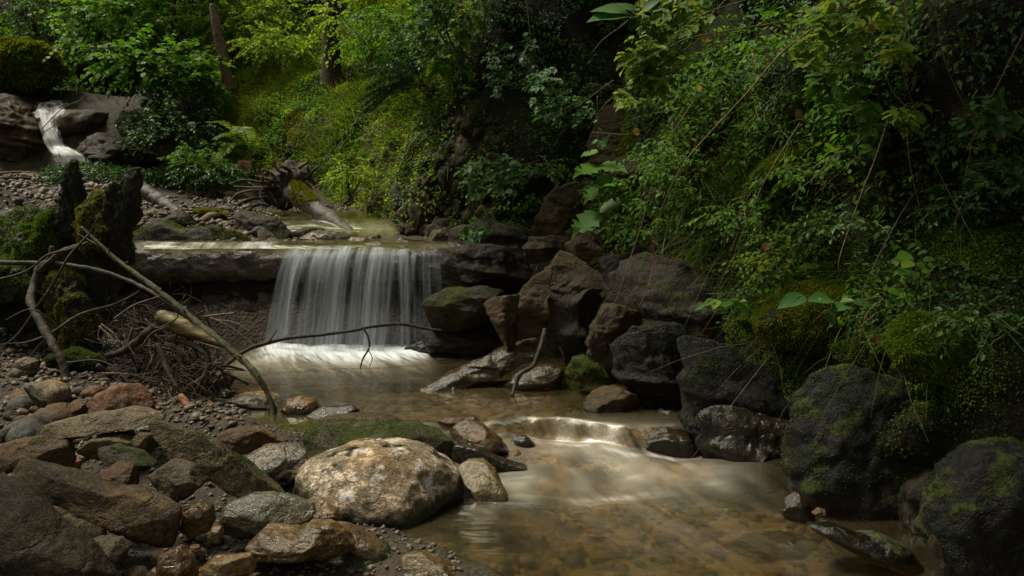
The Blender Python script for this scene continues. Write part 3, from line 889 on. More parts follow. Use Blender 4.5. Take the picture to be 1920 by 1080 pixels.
_rc = [0]
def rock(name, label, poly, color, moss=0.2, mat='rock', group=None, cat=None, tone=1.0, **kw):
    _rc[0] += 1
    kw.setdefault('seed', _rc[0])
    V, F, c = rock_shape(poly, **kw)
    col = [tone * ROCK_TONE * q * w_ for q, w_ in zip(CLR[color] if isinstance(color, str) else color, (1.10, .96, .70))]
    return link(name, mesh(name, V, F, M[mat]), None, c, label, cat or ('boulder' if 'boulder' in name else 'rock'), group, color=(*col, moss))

# -- the shore in the foreground, left of the water
rock('boulder', 'large speckled grey boulder with pale lichen patches at the water edge', [(546, 920), (552, 890), (570, 862), (610, 848), (650, 838), (700, 832), (750, 834), (800, 848), (835, 870), (858, 895), (866, 925), (855, 957), (815, 975), (740, 984), (660, 982), (600, 965), (562, 948)], (.40, .355, .30), .42, 'lichenrock', zb=-.2, thick=.72, ang=3, e=2.3, sub=6, lean=.35)
rock('boulder', 'moss-covered dark boulder resting behind the large speckled boulder', [(566, 815), (590, 795), (650, 792), (720, 796), (780, 800), (825, 812), (850, 828), (858, 852), (846, 876), (800, 866), (730, 855), (640, 858), (575, 858)], (.10,.10,.07), .62, zb=-.1, thick=.4, lean=.3)
rock('rock', 'smooth tan rock capping the mossy dark boulder', [(583, 800), (592, 788), (640, 782), (700, 781), (740, 788), (765, 800), (700, 806), (620, 810)], 'tan', .1, tone=.74, zb=-.02, thick=.6, ang=5, front=.35, cut=(.58, .9), e=3.4)
rock('boulder', 'rounded brown boulder at the head of the rapid', [(838, 812), (852, 800), (872, 795), (905, 799), (935, 820), (955, 845), (930, 858), (880, 854), (845, 834)], 'brown', .35, 'wetrock', tone=.74, zb=-.1, thick=.75, ang=5, front=.35, cut=(.58, .9), e=3.4)
rock('slab', 'flat dark slab jutting from the stones into the rapid', [(852, 836), (900, 846), (960, 866), (1015, 886), (1030, 898), (990, 908), (940, 902), (890, 880), (850, 866)], 'dark', .1, 'wetrock', tone=.74, zb=-.18, thick=.3, ang=9, cat='rock', front=.35, cut=(.58, .9), e=3.4)
rock('rock', 'pale olive rock dipping its lower end into the stream', [(856, 882), (875, 872), (905, 871), (928, 888), (945, 915), (962, 942), (932, 948), (902, 938), (880, 912), (860, 896)], (.34, .30, .19), .15, 'wetrock', tone=.74, zb=-.2, thick=.55, lean=.8, front=.35, cut=(.58, .9), e=3.4)
rock('rock', 'small brown rock wedged under the pale olive rock', [(858, 902), (880, 908), (898, 932), (882, 946), (860, 942)], 'brown', .15, 'wetrock', tone=.74, zb=-.2, thick=.8, front=.35, cut=(.58, .9), e=3.4)
rock('rock', 'flat pinkish rock awash above the rapid', [(818, 790), (850, 781), (890, 781), (900, 792), (890, 800), (840, 801)], 'pink', .0, 'wetrock', tone=.74, zb=-.02, thick=.6, ang=5, front=.35, cut=(.58, .9), e=3.4)
rock('rock', 'pale cream rock breaking the pool surface beside the driftwood', [(425, 758), (432, 745), (455, 738), (490, 737), (520, 745), (538, 760), (512, 770), (450, 769)], 'pale', .05, 'wetrock', tone=.74, zb=-.01, thick=.7, front=.35, cut=(.58, .9), e=3.4)
rock('rock', 'brown dome-shaped rock beside the pale cream rock', [(522, 772), (540, 750), (565, 741), (590, 751), (604, 768), (590, 778), (550, 780)], (.26, .17, .065), .1, 'wetrock', tone=.74, zb=-.01, thick=.7, ang=1)
rock('rock', 'thin dark rock lying in the shallows under the branch tip', [(566, 782), (600, 765), (660, 761), (675, 772), (645, 782), (600, 786)], 'dark', .2, 'wetrock', tone=.74, zb=-.01, thick=.5, front=.35, cut=(.58, .9), e=3.4)
rock('boulder', 'low brown boulder with two humps beside the tilted slab', [(398, 826), (425, 806), (460, 800), (492, 805), (532, 830), (510, 846), (450, 846), (408, 840)], 'brown', .35, tone=.74, zb=.05, thick=.55, ang=6, front=.35, cut=(.58, .9), e=3.4)
rock('rock', 'wet grey-tan rock under the mossy boulder', [(452, 862), (490, 840), (548, 832), (575, 850), (555, 872), (500, 878), (458, 874)], 'grey', .15, 'wetrock', tone=.74, zb=.0, thick=.6, front=.35, cut=(.58, .9), e=3.4)
rock('rock', 'smooth bluish pebble beside the wet grey-tan rock', [(486, 880), (510, 862), (535, 862), (538, 878), (516, 896), (494, 894)], 'blue', .0, 'wetrock', tone=.74, zb=.0, thick=.9, ang=1)
rock('slab', 'long tilted mossy slab sloping down to the speckled boulder', [(270, 797), (290, 790), (327, 802), (383, 822), (433, 847), (483, 880), (525, 912), (549, 938), (505, 938), (440, 922), (383, 890), (333, 856), (285, 824)], (.19, .165, .095), .52, tone=.74, zb=.05, thick=.22, ang=9, sub=6, lean=.15, cat='rock', e=3, front=.35, cut=(.58, .9))
rock('slab', 'long flat grey slab lying below the reddish boulder', [(60, 822), (77, 799), (133, 783), (187, 774), (253, 767), (302, 779), (306, 791), (250, 800), (200, 806), (133, 823), (90, 830)], (.25, .215, .15), .2, tone=.74, zb=.2, thick=.3, ang=8, e=3, lean=.45, sub=6, cat='rock', front=.35, cut=(.58, .9))
rock('boulder', 'reddish rounded boulder on the gravel beside the root tangle', [(155, 780), (162, 765), (177, 741), (213, 723), (243, 721), (267, 736), (281, 760), (282, 780), (220, 792)], (.30, .165, .115), .05, tone=.74, zb=.17, thick=.8, ang=5, front=.35, cut=(.58, .9), e=3.4)
rock('boulder', 'dark square-edged boulder at the left edge of the stones', [(-12, 838), (53, 823), (107, 821), (122, 834), (135, 868), (125, 890), (67, 890), (-12, 875)], 'brown', .42, tone=.74, zb=.1, thick=.6, ang=10, e=3.2, front=.35, cut=(.58, .9))
rock('boulder', 'long log-shaped weathered rock reaching in from the left edge', [(-15, 862), (50, 873), (117, 887), (173, 907), (213, 920), (250, 917), (300, 933), (340, 950), (344, 990), (333, 1026), (283, 1010), (217, 976), (133, 950), (50, 922), (-15, 912)], (.17, .125, .075), .25, tone=.74, zb=.0, thick=.26, ang=8, sub=6, lean=.3, e=2.6, front=.35, cut=(.58, .9))
rock('boulder', 'huge dark lichen-mottled boulder filling the lower left corner', [(-60, 915), (0, 935), (40, 958), (100, 1002), (150, 1040), (230, 1110), (100, 1180), (-80, 1180)], (.10, .082, .055), .35, tone=.74, Y=2.55, thick=.55, ang=7, sub=6, lean=.4, front=.35, cut=(.58, .9))
rock('rock', 'smooth upright brown stone beside the end of the log-shaped rock', [(344, 962), (375, 942), (395, 951), (402, 975), (392, 996), (355, 1010), (342, 995)], (.24, .17, .085), .1, 'wetrock', tone=.74, zb=.0, thick=.8, ang=5, front=.35, cut=(.58, .9), e=3.4)
rock('rock', 'small round tan stone leaning on the upright brown stone', [(390, 1005), (398, 988), (415, 988), (420, 1002), (412, 1018), (394, 1018)], 'tan', .05, 'wetrock', tone=.74, zb=.0, thick=.9, ang=1)
rock('rock', 'blocky green-grey rock with a flat wet face below the tilted slab', [(416, 970), (430, 943), (467, 933), (533, 936), (580, 949), (592, 964), (582, 980), (520, 1004), (440, 1008), (418, 990)], (.17, .175, .135), .35, 'wetrock', tone=.74, zb=-.05, thick=.45, ang=11, e=3.2, lean=.5, front=.35, cut=(.58, .9))
rock('rock', 'tan rock squeezed between the green-grey rock and the speckled boulder', [(565, 942), (600, 938), (630, 958), (640, 976), (604, 986), (578, 978)], 'tan', .1, 'wetrock', tone=.74, zb=-.1, thick=.7, front=.35, cut=(.58, .9), e=3.4)
rock('boulder', 'broad brown boulder with a notched top at the water edge', [(466, 1016), (493, 992), (547, 996), (560, 1000), (578, 984), (617, 986), (645, 1004), (664, 1024), (645, 1046), (580, 1062), (520, 1058), (468, 1036)], (.27, .19, .09), .2, 'wetrock', tone=.74, zb=-.1, thick=.55, ang=7, sub=6, front=.35, cut=(.58, .9), e=3.4)
rock('rock', 'pale smooth rock at the bottom edge under the broad brown boulder', [(368, 1070), (400, 1048), (467, 1043), (476, 1067), (460, 1092), (375, 1096)], (.36, .27, .16), .05, 'wetrock', tone=.74, zb=-.05, thick=.6, ang=5, front=.35, cut=(.58, .9), e=3.4)
rock('rock', 'wet ridged brown rock at the bottom edge', [(290, 1046), (333, 1026), (360, 1046), (372, 1080), (340, 1100), (292, 1095)], (.22, .16, .085), .1, 'wetrock', tone=.74, zb=-.02, thick=.7, front=.35, cut=(.58, .9), e=3.4)
rock('rock', 'dull red rounded stone in the hollow behind the log-shaped rock', [(178, 892), (217, 867), (247, 876), (256, 912), (216, 926), (188, 918)], (.19, .11, .075), .1, tone=.74, zb=.12, thick=.8, ang=6, front=.35, cut=(.58, .9), e=3.4)
rock('boulder', 'shaded grey boulder under the overhang of the tilted slab', [(274, 897), (317, 866), (360, 876), (384, 907), (356, 932), (296, 928)], 'grey', .25, tone=.74, zb=.1, thick=.8, front=.35, cut=(.58, .9), e=3.4)
rock('rock', 'mossy round stone in shade beneath the long grey slab', [(150, 842), (180, 818), (235, 812), (262, 830), (250, 852), (180, 856)], 'olive', .4, tone=.74, zb=.15, thick=.7, front=.35, cut=(.58, .9), e=3.4)
rock('rock', 'thin dark mossy rock bridging the hollow below the long grey slab', [(180, 842), (215, 836), (262, 850), (295, 872), (280, 880), (240, 868), (190, 858)], 'dark', .55, tone=.74, zb=.15, thick=.5, front=.35, cut=(.58, .9), e=3.4)
rock('rock', 'olive stone filling the gap between the slab ends', [(245, 830), (262, 808), (290, 812), (300, 835), (280, 852), (252, 850)], 'olive', .3, tone=.74, zb=.15, thick=.9, front=.35, cut=(.58, .9), e=3.4)
rock('boulder', 'dark green mossy boulder at the bottom edge of the water', [(600, 1085), (612, 1064), (640, 1035), (680, 1021), (722, 1030), (762, 1056), (795, 1092), (770, 1130), (620, 1130)], (.07, .085, .05), .8, 'wetrock', tone=.74, zb=-.3, thick=.6, ang=7, sub=6, front=.35, cut=(.58, .9), e=3.4)
rock('rock', 'long brown rock lying behind the dark green mossy boulder', [(606, 984), (650, 986), (700, 1012), (745, 1042), (735, 1062), (680, 1040), (636, 1012)], (.22, .16, .10), .2, 'wetrock', tone=.74, zb=-.18, thick=.5, front=.35, cut=(.58, .9), e=3.4)
rock('rock', 'low tan rock awash at the bottom edge', [(752, 1050), (790, 1042), (832, 1060), (890, 1090), (830, 1110), (760, 1096)], (.22, .165, .09), .15, 'wetrock', tone=.74, zb=-.2, thick=.6, front=.35, cut=(.58, .9), e=3.4)
rock('rock', 'mottled dark stone with dry twigs on it near the bottom left', [(140, 1030), (175, 1012), (222, 1012), (238, 1030), (225, 1060), (160, 1060)], 'grey', .3, tone=.74, zb=.0, thick=.7, front=.35, cut=(.58, .9), e=3.4)
rock('rock', 'reddish small stone between the gravel and the long grey slab', [(133, 768), (142, 758), (158, 759), (160, 774), (146, 782)], 'red', .0, tone=.74, zb=.2, thick=.9, front=.35, cut=(.58, .9), e=3.4)
rock('rock', 'orange-brown stone under the arched root at the pool edge', [(390, 710), (402, 695), (425, 698), (440, 712), (432, 726), (402, 728)], (.30, .185, .10), .05, 'wetrock', tone=.74, zb=.03, thick=.8, front=.35, cut=(.58, .9), e=3.4)
rock('rock', 'cream stone awash beside the orange-brown stone', [(410, 736), (425, 728), (440, 734), (438, 746), (418, 748)], 'pale', .05, 'wetrock', tone=.74, zb=.01, thick=.8, front=.35, cut=(.58, .9), e=3.4)
rock('rock', 'grey cylindrical stone lying aslant on the gravel', [(42, 724), (55, 722), (88, 752), (86, 764), (74, 762)], 'blue', .0, tone=.74, zb=.2, thick=.5, ang=1)
rock('rock', 'smooth grey egg-shaped stone under the leaning bare branch', [(28, 684), (34, 673), (52, 670), (68, 678), (71, 690), (52, 698), (34, 694)], (.26, .24, .205), .0, tone=.74, zb=.22, thick=.9, ang=0)

def by(u, v, d=.12): return float(bank_at(u, v)[0][1]) - d
# -- the right bank, from the weir to the near corner
rock('boulder', 'tall pointed grey-brown rock standing highest of the stacked bank rocks', [(1053, 474), (1077, 486), (1120, 516), (1124, 528), (1107, 548), (1088, 556), (1075, 596), (1060, 632), (1038, 646), (1026, 632), (1030, 593), (1014, 565), (1010, 537), (1033, 503)], (0.0691, 0.0514, 0.0206), .35, Y=5.9, thick=.8, rough=1.6, grow=1.08, cut=(.52, .86), strata=.06, front=.55, ang=12, e=3, sub=6, lean=.2)
rock('boulder', 'cracked brown block leaning against the tall pointed rock', [(972, 552), (997, 524), (1030, 510), (1036, 535), (1024, 560), (1018, 616), (973, 634), (962, 608), (966, 575)], (0.0742, 0.0527, 0.0190), .35, Y=5.75, thick=.7, rough=1.6, grow=1.08, cut=(.52, .86), strata=.06, front=.55, ang=11, e=3.4, lean=.1)
rock('boulder', 'squarish tan block beside the cracked brown block', [(909, 573), (927, 560), (973, 554), (973, 577), (966, 613), (972, 632), (962, 650), (945, 640), (924, 608)], (0.0845, 0.0590, 0.0212), .3, Y=5.7, thick=.8, rough=1.6, grow=1.08, cut=(.52, .86), strata=.06, front=.55, ang=11, e=3.4)
rock('boulder', 'flat-topped block with green moss at the right end of the weir', [(802, 577), (808, 557), (840, 547), (907, 542), (942, 547), (916, 562), (912, 610), (873, 622), (813, 622)], (0.0442, 0.0338, 0.0136), .62, Y=6.75, thick=.7, rough=1.6, grow=1.08, cut=(.52, .86), strata=.06, front=.55, ang=8, e=4, lean=.05)
rock('slab', 'big upright striped slab standing in the bank above the stacked rocks', [(1014, 390), (1040, 355), (1087, 343), (1095, 387), (1080, 418), (1033, 442), (998, 434)], (0.0678, 0.0527, 0.0229), .4, Y=6.9, thick=.55, rough=1.6, grow=1.08, cut=(.52, .86), strata=.06, front=.55, ang=9, e=3.2, cat='rock')
rock('rock', 'broken layered rock under the big upright striped slab', [(978, 484), (993, 447), (1040, 442), (1071, 449), (1068, 468), (1020, 491), (987, 496)], (0.0576, 0.0439, 0.0185), .4, Y=6.5, thick=.8, rough=1.6, grow=1.08, cut=(.52, .86), strata=.06, front=.55, ang=11, e=3)
rock('rock', 'crumbly pale brown rock behind the tall pointed rock', [(1066, 458), (1103, 432), (1124, 452), (1132, 475), (1107, 494), (1070, 474)], (0.0806, 0.0608, 0.0261), .35, Y=6.3, thick=.9, rough=1.6, e=4.6, grow=1.08, cut=(.52, .86), strata=.06, front=.55, ang=10)
rock('rock', 'pitted brown rock projecting over the stick', [(1118, 602), (1133, 580), (1153, 576), (1209, 590), (1206, 610), (1163, 647), (1176, 680), (1133, 686), (1099, 662), (1102, 627)], (0.0557, 0.0408, 0.0158), .4, Y=5.15, thick=.8, rough=1.6, e=4.6, grow=1.08, cut=(.52, .86), strata=.06, front=.55, ang=10, sub=6)
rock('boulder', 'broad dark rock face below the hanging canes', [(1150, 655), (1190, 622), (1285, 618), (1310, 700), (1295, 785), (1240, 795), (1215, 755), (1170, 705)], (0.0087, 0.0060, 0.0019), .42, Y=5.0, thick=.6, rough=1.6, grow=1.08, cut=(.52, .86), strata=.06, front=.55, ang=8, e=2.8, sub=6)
rock('rock', 'mossy stone tucked under the pitted brown rock', [(1064, 692), (1075, 672), (1095, 668), (1125, 682), (1142, 706), (1110, 716), (1076, 712)], (0.0339, 0.0263, 0.0093), .85, Y=5.35, thick=.8)
rock('rock', 'bright mossy small stone beside the waterline', [(1036, 716), (1048, 702), (1078, 698), (1094, 712), (1084, 730), (1048, 730)], (0.0339, 0.0282, 0.0093), .95, zb=.0, thick=.8, rough=1.6, e=4.6, grow=1.08, cut=(.52, .86), strata=.06, front=.55, ang=4)
rock('boulder', 'round pale speckled boulder standing in the water below the bank', [(1094, 756), (1113, 737), (1157, 727), (1197, 740), (1202, 757), (1172, 778), (1110, 775)], (0.0909, 0.0702, 0.0294), .25, zb=-.02, thick=.75, rough=1.6, e=4.6, grow=1.08, cut=(.52, .86), strata=.06, front=.55, ang=5)
rock('rock', 'white-veined dark rock beside the rapid', [(1202, 850), (1210, 820), (1240, 803), (1297, 811), (1318, 848), (1270, 870)], (0.0396, 0.0254, 0.0101), .15, 'wetrock', Y=4.42, thick=.7)
rock('slab', 'long low slab slanting into the pool from the bank', [(802, 718), (867, 690), (940, 660), (1003, 648), (1008, 674), (950, 694), (880, 720), (830, 728)], (0.0742, 0.0565, 0.0229), .3, 'wetrock', zb=-.01, thick=.35, rough=1.6, e=4.6, grow=1.08, cut=(.52, .86), strata=.06, front=.55, ang=8, lean=1.0, cat='rock', sub=6)
rock('rock', 'scaly wet rock at the foot of the leaning stick', [(938, 722), (975, 694), (1030, 682), (1056, 690), (1050, 722), (980, 732)], (0.0781, 0.0590, 0.0272), .2, 'wetrock', zb=.0, thick=.7)
rock('boulder', 'dark ledge rock overhanging the pool next to the waterfall', [(800, 622), (850, 606), (915, 612), (955, 640), (1000, 640), (1010, 655), (940, 664), (866, 690), (815, 668)], (0.0114, 0.0090, 0.0038), .2, Y=6.9, thick=.6, rough=1.6, e=4.6, grow=1.08, cut=(.52, .86), strata=.06, front=.55, ang=7)
rock('rock', 'wet black rock at the foot of the waterfall', [(750, 653), (790, 635), (832, 634), (842, 658), (810, 664), (770, 660)], (0.0154, 0.0126, 0.0076), .05, 'wetrock', zb=.0, thick=.6)
rock('boulder', 'long dark sloping rock along the shaded right waterline', [(1288, 640), (1340, 650), (1425, 688), (1505, 700), (1515, 775), (1490, 820), (1500, 905), (1472, 928), (1390, 900), (1318, 858), (1285, 780)], (0.0054, 0.0037, 0.0013), .45, Y=4.45, thick=.55, rough=1.6, grow=1.08, cut=(.52, .86), strata=.06, front=.55, ang=9, e=2.8, sub=6)  # near-black base colour stands in for the shade on this rock
rock('boulder', 'big mossy boulder bulging under the moss cushions', [(1497, 760), (1540, 718), (1620, 690), (1700, 730), (1765, 800), (1770, 900), (1755, 968), (1650, 990), (1560, 965), (1490, 905), (1486, 872), (1500, 840)], (0.0043, 0.0031, 0.0008), .62, Y=3.78, thick=.5, rough=1.6, grow=1.08, cut=(.75, .93), ang=6, sub=6, e=2.5)  # base colour lowered in place of shade on this boulder
rock('boulder', 'dark mossy boulder in the lower right corner', [(1742, 930), (1780, 880), (1830, 858), (1925, 852), (2000, 880), (2040, 1120), (1780, 1120), (1738, 1000)], (0.0028, 0.0020, 0.0007), .6, Y=3.05, thick=.5, rough=1.6, e=2.8, grow=1.08, cut=(.75, .93), ang=6, sub=6)  # darkness of the shaded corner put into the base colour
rock('rock', 'knobbly lit rock at the waterline under the big mossy boulder', [(1464, 962), (1475, 935), (1495, 924), (1512, 935), (1527, 966), (1515, 984), (1480, 978)], (0.0678, 0.0514, 0.0229), .3, 'wetrock', zb=-.2, thick=.8)
rock('rock', 'small pale stone lodged behind the knobbly lit rock', [(1522, 962), (1536, 952), (1548, 956), (1550, 966), (1532, 970)], 'grey', .05, zb=-.12, thick=.9)
rock('boulder', 'low dark rock shelf trailing along the lower right water edge', [(1505, 984), (1560, 985), (1600, 1000), (1650, 1004), (1705, 1028), (1730, 1062), (1700, 1082), (1640, 1052), (1560, 1014)], (0.0127, 0.0098, 0.0043), .45, 'wetrock', zb=-.2, thick=.4)
rock('rock', 'narrow rock fin catching light in the lower right corner', [(1740, 1010), (1755, 1004), (1772, 1045), (1800, 1085), (1780, 1110), (1750, 1060)], (0.0474, 0.0370, 0.0185), .3, zb=-.15, thick=.8)


# rocks that fill the gaps of the bank
rock('rock', 'dark rock standing in for shade in the gap right of the tall pointed rock', [(1070, 566), (1108, 545), (1142, 580), (1112, 640), (1104, 692), (1062, 694), (1048, 640)], (0.0282, 0.0226, 0.0114), .35, Y=5.75, thick=.7, rough=1.6, e=4.6, grow=1.08, cut=(.52, .86), strata=.06, front=.55, ang=9)  # dark rock put in where the gap holds only shade
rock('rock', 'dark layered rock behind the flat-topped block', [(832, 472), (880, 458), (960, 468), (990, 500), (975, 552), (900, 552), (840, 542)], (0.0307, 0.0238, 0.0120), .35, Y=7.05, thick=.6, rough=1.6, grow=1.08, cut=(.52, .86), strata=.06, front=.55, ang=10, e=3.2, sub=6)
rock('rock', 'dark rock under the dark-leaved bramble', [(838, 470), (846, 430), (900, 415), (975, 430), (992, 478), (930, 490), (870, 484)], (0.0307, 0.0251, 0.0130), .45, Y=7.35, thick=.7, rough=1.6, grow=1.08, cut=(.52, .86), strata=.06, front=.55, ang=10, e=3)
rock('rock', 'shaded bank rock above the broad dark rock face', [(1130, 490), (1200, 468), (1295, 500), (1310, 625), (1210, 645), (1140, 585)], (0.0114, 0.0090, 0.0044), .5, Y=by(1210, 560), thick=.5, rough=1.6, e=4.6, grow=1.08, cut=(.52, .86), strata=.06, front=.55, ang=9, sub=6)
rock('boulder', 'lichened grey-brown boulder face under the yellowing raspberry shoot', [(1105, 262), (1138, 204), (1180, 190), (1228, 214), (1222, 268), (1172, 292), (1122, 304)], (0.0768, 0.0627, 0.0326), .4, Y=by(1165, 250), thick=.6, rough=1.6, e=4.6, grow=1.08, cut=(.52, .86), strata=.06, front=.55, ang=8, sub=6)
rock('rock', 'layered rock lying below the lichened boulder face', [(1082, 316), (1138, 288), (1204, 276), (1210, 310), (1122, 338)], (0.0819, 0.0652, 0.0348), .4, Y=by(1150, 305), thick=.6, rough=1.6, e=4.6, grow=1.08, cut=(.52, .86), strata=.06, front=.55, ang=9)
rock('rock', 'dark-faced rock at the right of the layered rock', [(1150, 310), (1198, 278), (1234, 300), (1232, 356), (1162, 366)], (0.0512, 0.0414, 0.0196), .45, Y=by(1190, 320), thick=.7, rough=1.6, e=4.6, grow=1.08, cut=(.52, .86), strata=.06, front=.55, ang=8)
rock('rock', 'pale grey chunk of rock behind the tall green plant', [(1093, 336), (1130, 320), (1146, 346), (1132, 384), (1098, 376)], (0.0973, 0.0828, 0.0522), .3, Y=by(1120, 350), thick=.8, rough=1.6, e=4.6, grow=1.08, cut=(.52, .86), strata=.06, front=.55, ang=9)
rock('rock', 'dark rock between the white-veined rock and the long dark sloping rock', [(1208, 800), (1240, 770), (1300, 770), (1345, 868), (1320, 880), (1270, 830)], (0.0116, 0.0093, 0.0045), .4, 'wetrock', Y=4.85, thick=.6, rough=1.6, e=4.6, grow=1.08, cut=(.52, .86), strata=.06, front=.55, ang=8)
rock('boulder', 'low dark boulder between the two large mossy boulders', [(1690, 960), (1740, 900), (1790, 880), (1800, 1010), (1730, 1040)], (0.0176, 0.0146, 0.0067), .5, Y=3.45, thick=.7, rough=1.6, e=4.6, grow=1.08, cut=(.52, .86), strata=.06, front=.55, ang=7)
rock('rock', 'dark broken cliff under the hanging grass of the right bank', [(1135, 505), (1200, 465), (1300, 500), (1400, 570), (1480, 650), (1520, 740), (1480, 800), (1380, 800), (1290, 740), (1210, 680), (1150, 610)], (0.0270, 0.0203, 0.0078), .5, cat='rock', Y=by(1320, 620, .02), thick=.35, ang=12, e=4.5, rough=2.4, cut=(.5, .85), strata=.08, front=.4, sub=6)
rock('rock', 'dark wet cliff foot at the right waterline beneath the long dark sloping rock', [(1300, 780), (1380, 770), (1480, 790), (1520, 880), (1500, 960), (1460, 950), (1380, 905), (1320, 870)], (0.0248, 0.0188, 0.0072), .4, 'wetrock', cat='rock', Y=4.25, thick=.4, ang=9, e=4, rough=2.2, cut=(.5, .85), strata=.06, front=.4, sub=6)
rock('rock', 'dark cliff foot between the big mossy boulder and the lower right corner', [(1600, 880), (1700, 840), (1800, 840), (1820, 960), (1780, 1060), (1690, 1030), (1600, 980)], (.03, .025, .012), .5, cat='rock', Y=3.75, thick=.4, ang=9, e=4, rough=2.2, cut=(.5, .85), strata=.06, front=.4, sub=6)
# -- above the weir
rock('boulder', 'long dark mossy boulder with two humps lying on top of the weir', [(234, 452), (263, 427), (284, 414), (312, 417), (340, 430), (383, 423), (427, 427), (462, 443), (486, 460), (498, 474), (400, 476), (300, 470), (248, 464)], (0.0350, 0.0301, 0.0154), .55, Y=7.72, thick=.22, ang=2, sub=6, lean=.1, e=2.8)
rock('rock', 'tent-shaped dark rock above the two-humped boulder', [(303, 418), (337, 392), (354, 402), (370, 426), (345, 434)], (0.0560, 0.0476, 0.0280), .4, Y=8.6, thick=.8, ang=5)
rock('rock', 'grey block with a mossy lower side beside the pale log', [(258, 400), (293, 389), (314, 399), (312, 410), (268, 414)], 'grey', .45, Y=9.1, thick=.8)
rock('boulder', 'dark ridge-backed boulder below the upturned roots', [(440, 405), (450, 392), (473, 399), (520, 409), (547, 437), (554, 464), (530, 468), (483, 446), (440, 430)], (0.0700, 0.0595, 0.0350), .5, Y=8.3, thick=.5, ang=5, sub=6)
rock('rock', 'tongue-shaped rock sliding off the ridge-backed boulder', [(478, 434), (493, 426), (520, 446), (540, 472), (520, 480), (490, 466)], (0.0840, 0.0700, 0.0434), .35, Y=7.95, thick=.6)
rock('rock', 'flat dark rock at the lip behind the waterfall', [(552, 456), (575, 443), (620, 432), (660, 440), (678, 456), (620, 464)], (0.0700, 0.0595, 0.0350), .55, Y=8.0, thick=.6, ang=3)
rock('rock', 'dark wet rock on the right end of the weir crest', [(716, 463), (750, 446), (800, 456), (806, 470), (770, 474)], (0.0420, 0.0350, 0.0245), .3, 'wetrock', Y=7.5, thick=.5)
rock('rock', 'brown stone between the crest rock and the dry stone wall', [(798, 452), (805, 434), (830, 428), (848, 440), (846, 462), (815, 466)], (0.0910, 0.0700, 0.0385), .35, Y=7.65, thick=.8)
rock('rock', 'tan mossy stone behind the tent-shaped rock', [(362, 412), (385, 396), (410, 396), (428, 408), (405, 418)], 'olive', .75, Y=9.0, thick=.8)
rock('rock', 'small grey-green rock left of the two-humped boulder', [(232, 430), (252, 412), (270, 416), (262, 432), (240, 438)], 'olive', .35, Y=8.3, thick=.7)
rock('rock', 'pale stone at the left end of the two-humped boulder', [(236, 443), (244, 434), (258, 436), (254, 444)], 'grey', .05, Y=8.1, thick=.8)
rock('rock', 'small rounded stone on the sill below the two-humped boulder', [(276, 462), (281, 454), (292, 455), (295, 462), (284, 466)], 'grey', .1, Y=7.5, thick=.9, ang=1)
rock('rock', 'flat shard lying on the sill near its middle', [(298, 468), (316, 458), (330, 460), (338, 468)], 'olive', .1, Y=7.5, thick=.8)
rock('rock', 'pale rock shard lying on the sill beside the waterfall', [(380, 470), (388, 464), (400, 464), (402, 470)], 'pale', .0, Y=7.5, thick=.9)

# -- rock ledges of the far cascade
rock('rock_ledge', 'dark wet rock face that the far cascade runs down', [(40, 200), (110, 186), (240, 190), (300, 240), (312, 360), (60, 366)], (.035, .029, .02), .2, 'cliff', cat='rock', Y=14.75, thick=.35, ang=8, e=4, sub=6, rough=2.4, strata=.08, cut=(.6, .9), front=.3)
rock('rock_ledge', 'layered tan rock ledge left of the far cascade', [(-40, 172), (20, 178), (52, 198), (74, 238), (90, 290), (104, 338), (60, 345), (-40, 345)], (0.0966, 0.0693, 0.0420), .12, 'cliff', cat='rock', Y=13.9, thick=.6, ang=7, e=4, sub=6, rough=2.2, strata=.07, cut=(.6, .9))
rock('boulder', 'smooth grey boulder splitting the far cascade', [(100, 232), (112, 208), (150, 200), (204, 210), (214, 236), (200, 258), (150, 266), (112, 262)], (0.0714, 0.0609, 0.0483), .2, 'cliff', Y=14.25, thick=.9, ang=2)
rock('rock_ledge', 'dark layered rock ledge right of the far cascade', [(130, 262), (180, 252), (230, 256), (272, 282), (300, 300), (296, 362), (190, 352), (168, 318), (150, 290)], (0.0546, 0.0441, 0.0287), .25, 'cliff', cat='rock', Y=13.6, thick=.7, ang=7, e=3.4, sub=6, rough=2.2, strata=.08, cut=(.6, .9))
rock('boulder', 'tan pointed boulder at the foot of the far cascade', [(172, 345), (190, 334), (214, 338), (222, 350), (196, 358)], (.36, .22, .13), .1, Y=12.3, thick=.8)

# -- loose cobbles: each one a stone of its own
def cobbles(n, pick, group, tell, sizes, seed):
    g = np.random.default_rng(seed)
    cols = ['grey', 'tan', 'brown', 'red', 'blue', 'pale', 'olive', 'grey', 'brown']
    word = dict(grey='grey', tan='tan', brown='brown', red='reddish', blue='bluish', pale='pale', olive='olive')
    for i in range(n):
        x, y = pick(g)
        s = g.uniform(*sizes) * (0.7 + 0.6 * g.random() ** 3)
        S, F = ico(4)
        V = S * np.array([1, g.uniform(.65, .95), g.uniform(.5, .8)])
        for _ in range(int(g.integers(0, 5))):
            nr = g.normal(size=3); nr /= np.linalg.norm(nr)
            ex = np.clip(V @ nr - np.percentile(V @ nr, g.uniform(82, 95)), 0, None)
            V = V - ex[:, None] * nr * .9
        V = V + S * (0.10 * fbm(V * 1.6 + i * 7, 3) + 0.03 * fbm(V * 6 + i, 3))[:, None]
        c = cols[int(g.integers(0, len(cols)))]
        k = g.uniform(.22, .44)
        o = link('cobble', mesh('cobble', V * s, F, M['rock']), None, (x, y, gz(x, y) + s * .25), tell(word[c], s, x, y), 'stone', group, color=(*(k * np.array(CLR[c]) * (1.05, .95, .75)), 0.05))
        o.rotation_euler = (g.uniform(-.4, .4), g.uniform(-.4, .4), g.uniform(0, 6.3))
_t = lambda place: (lambda w_, s, x, y: f'small loose {w_} cobble {place}')
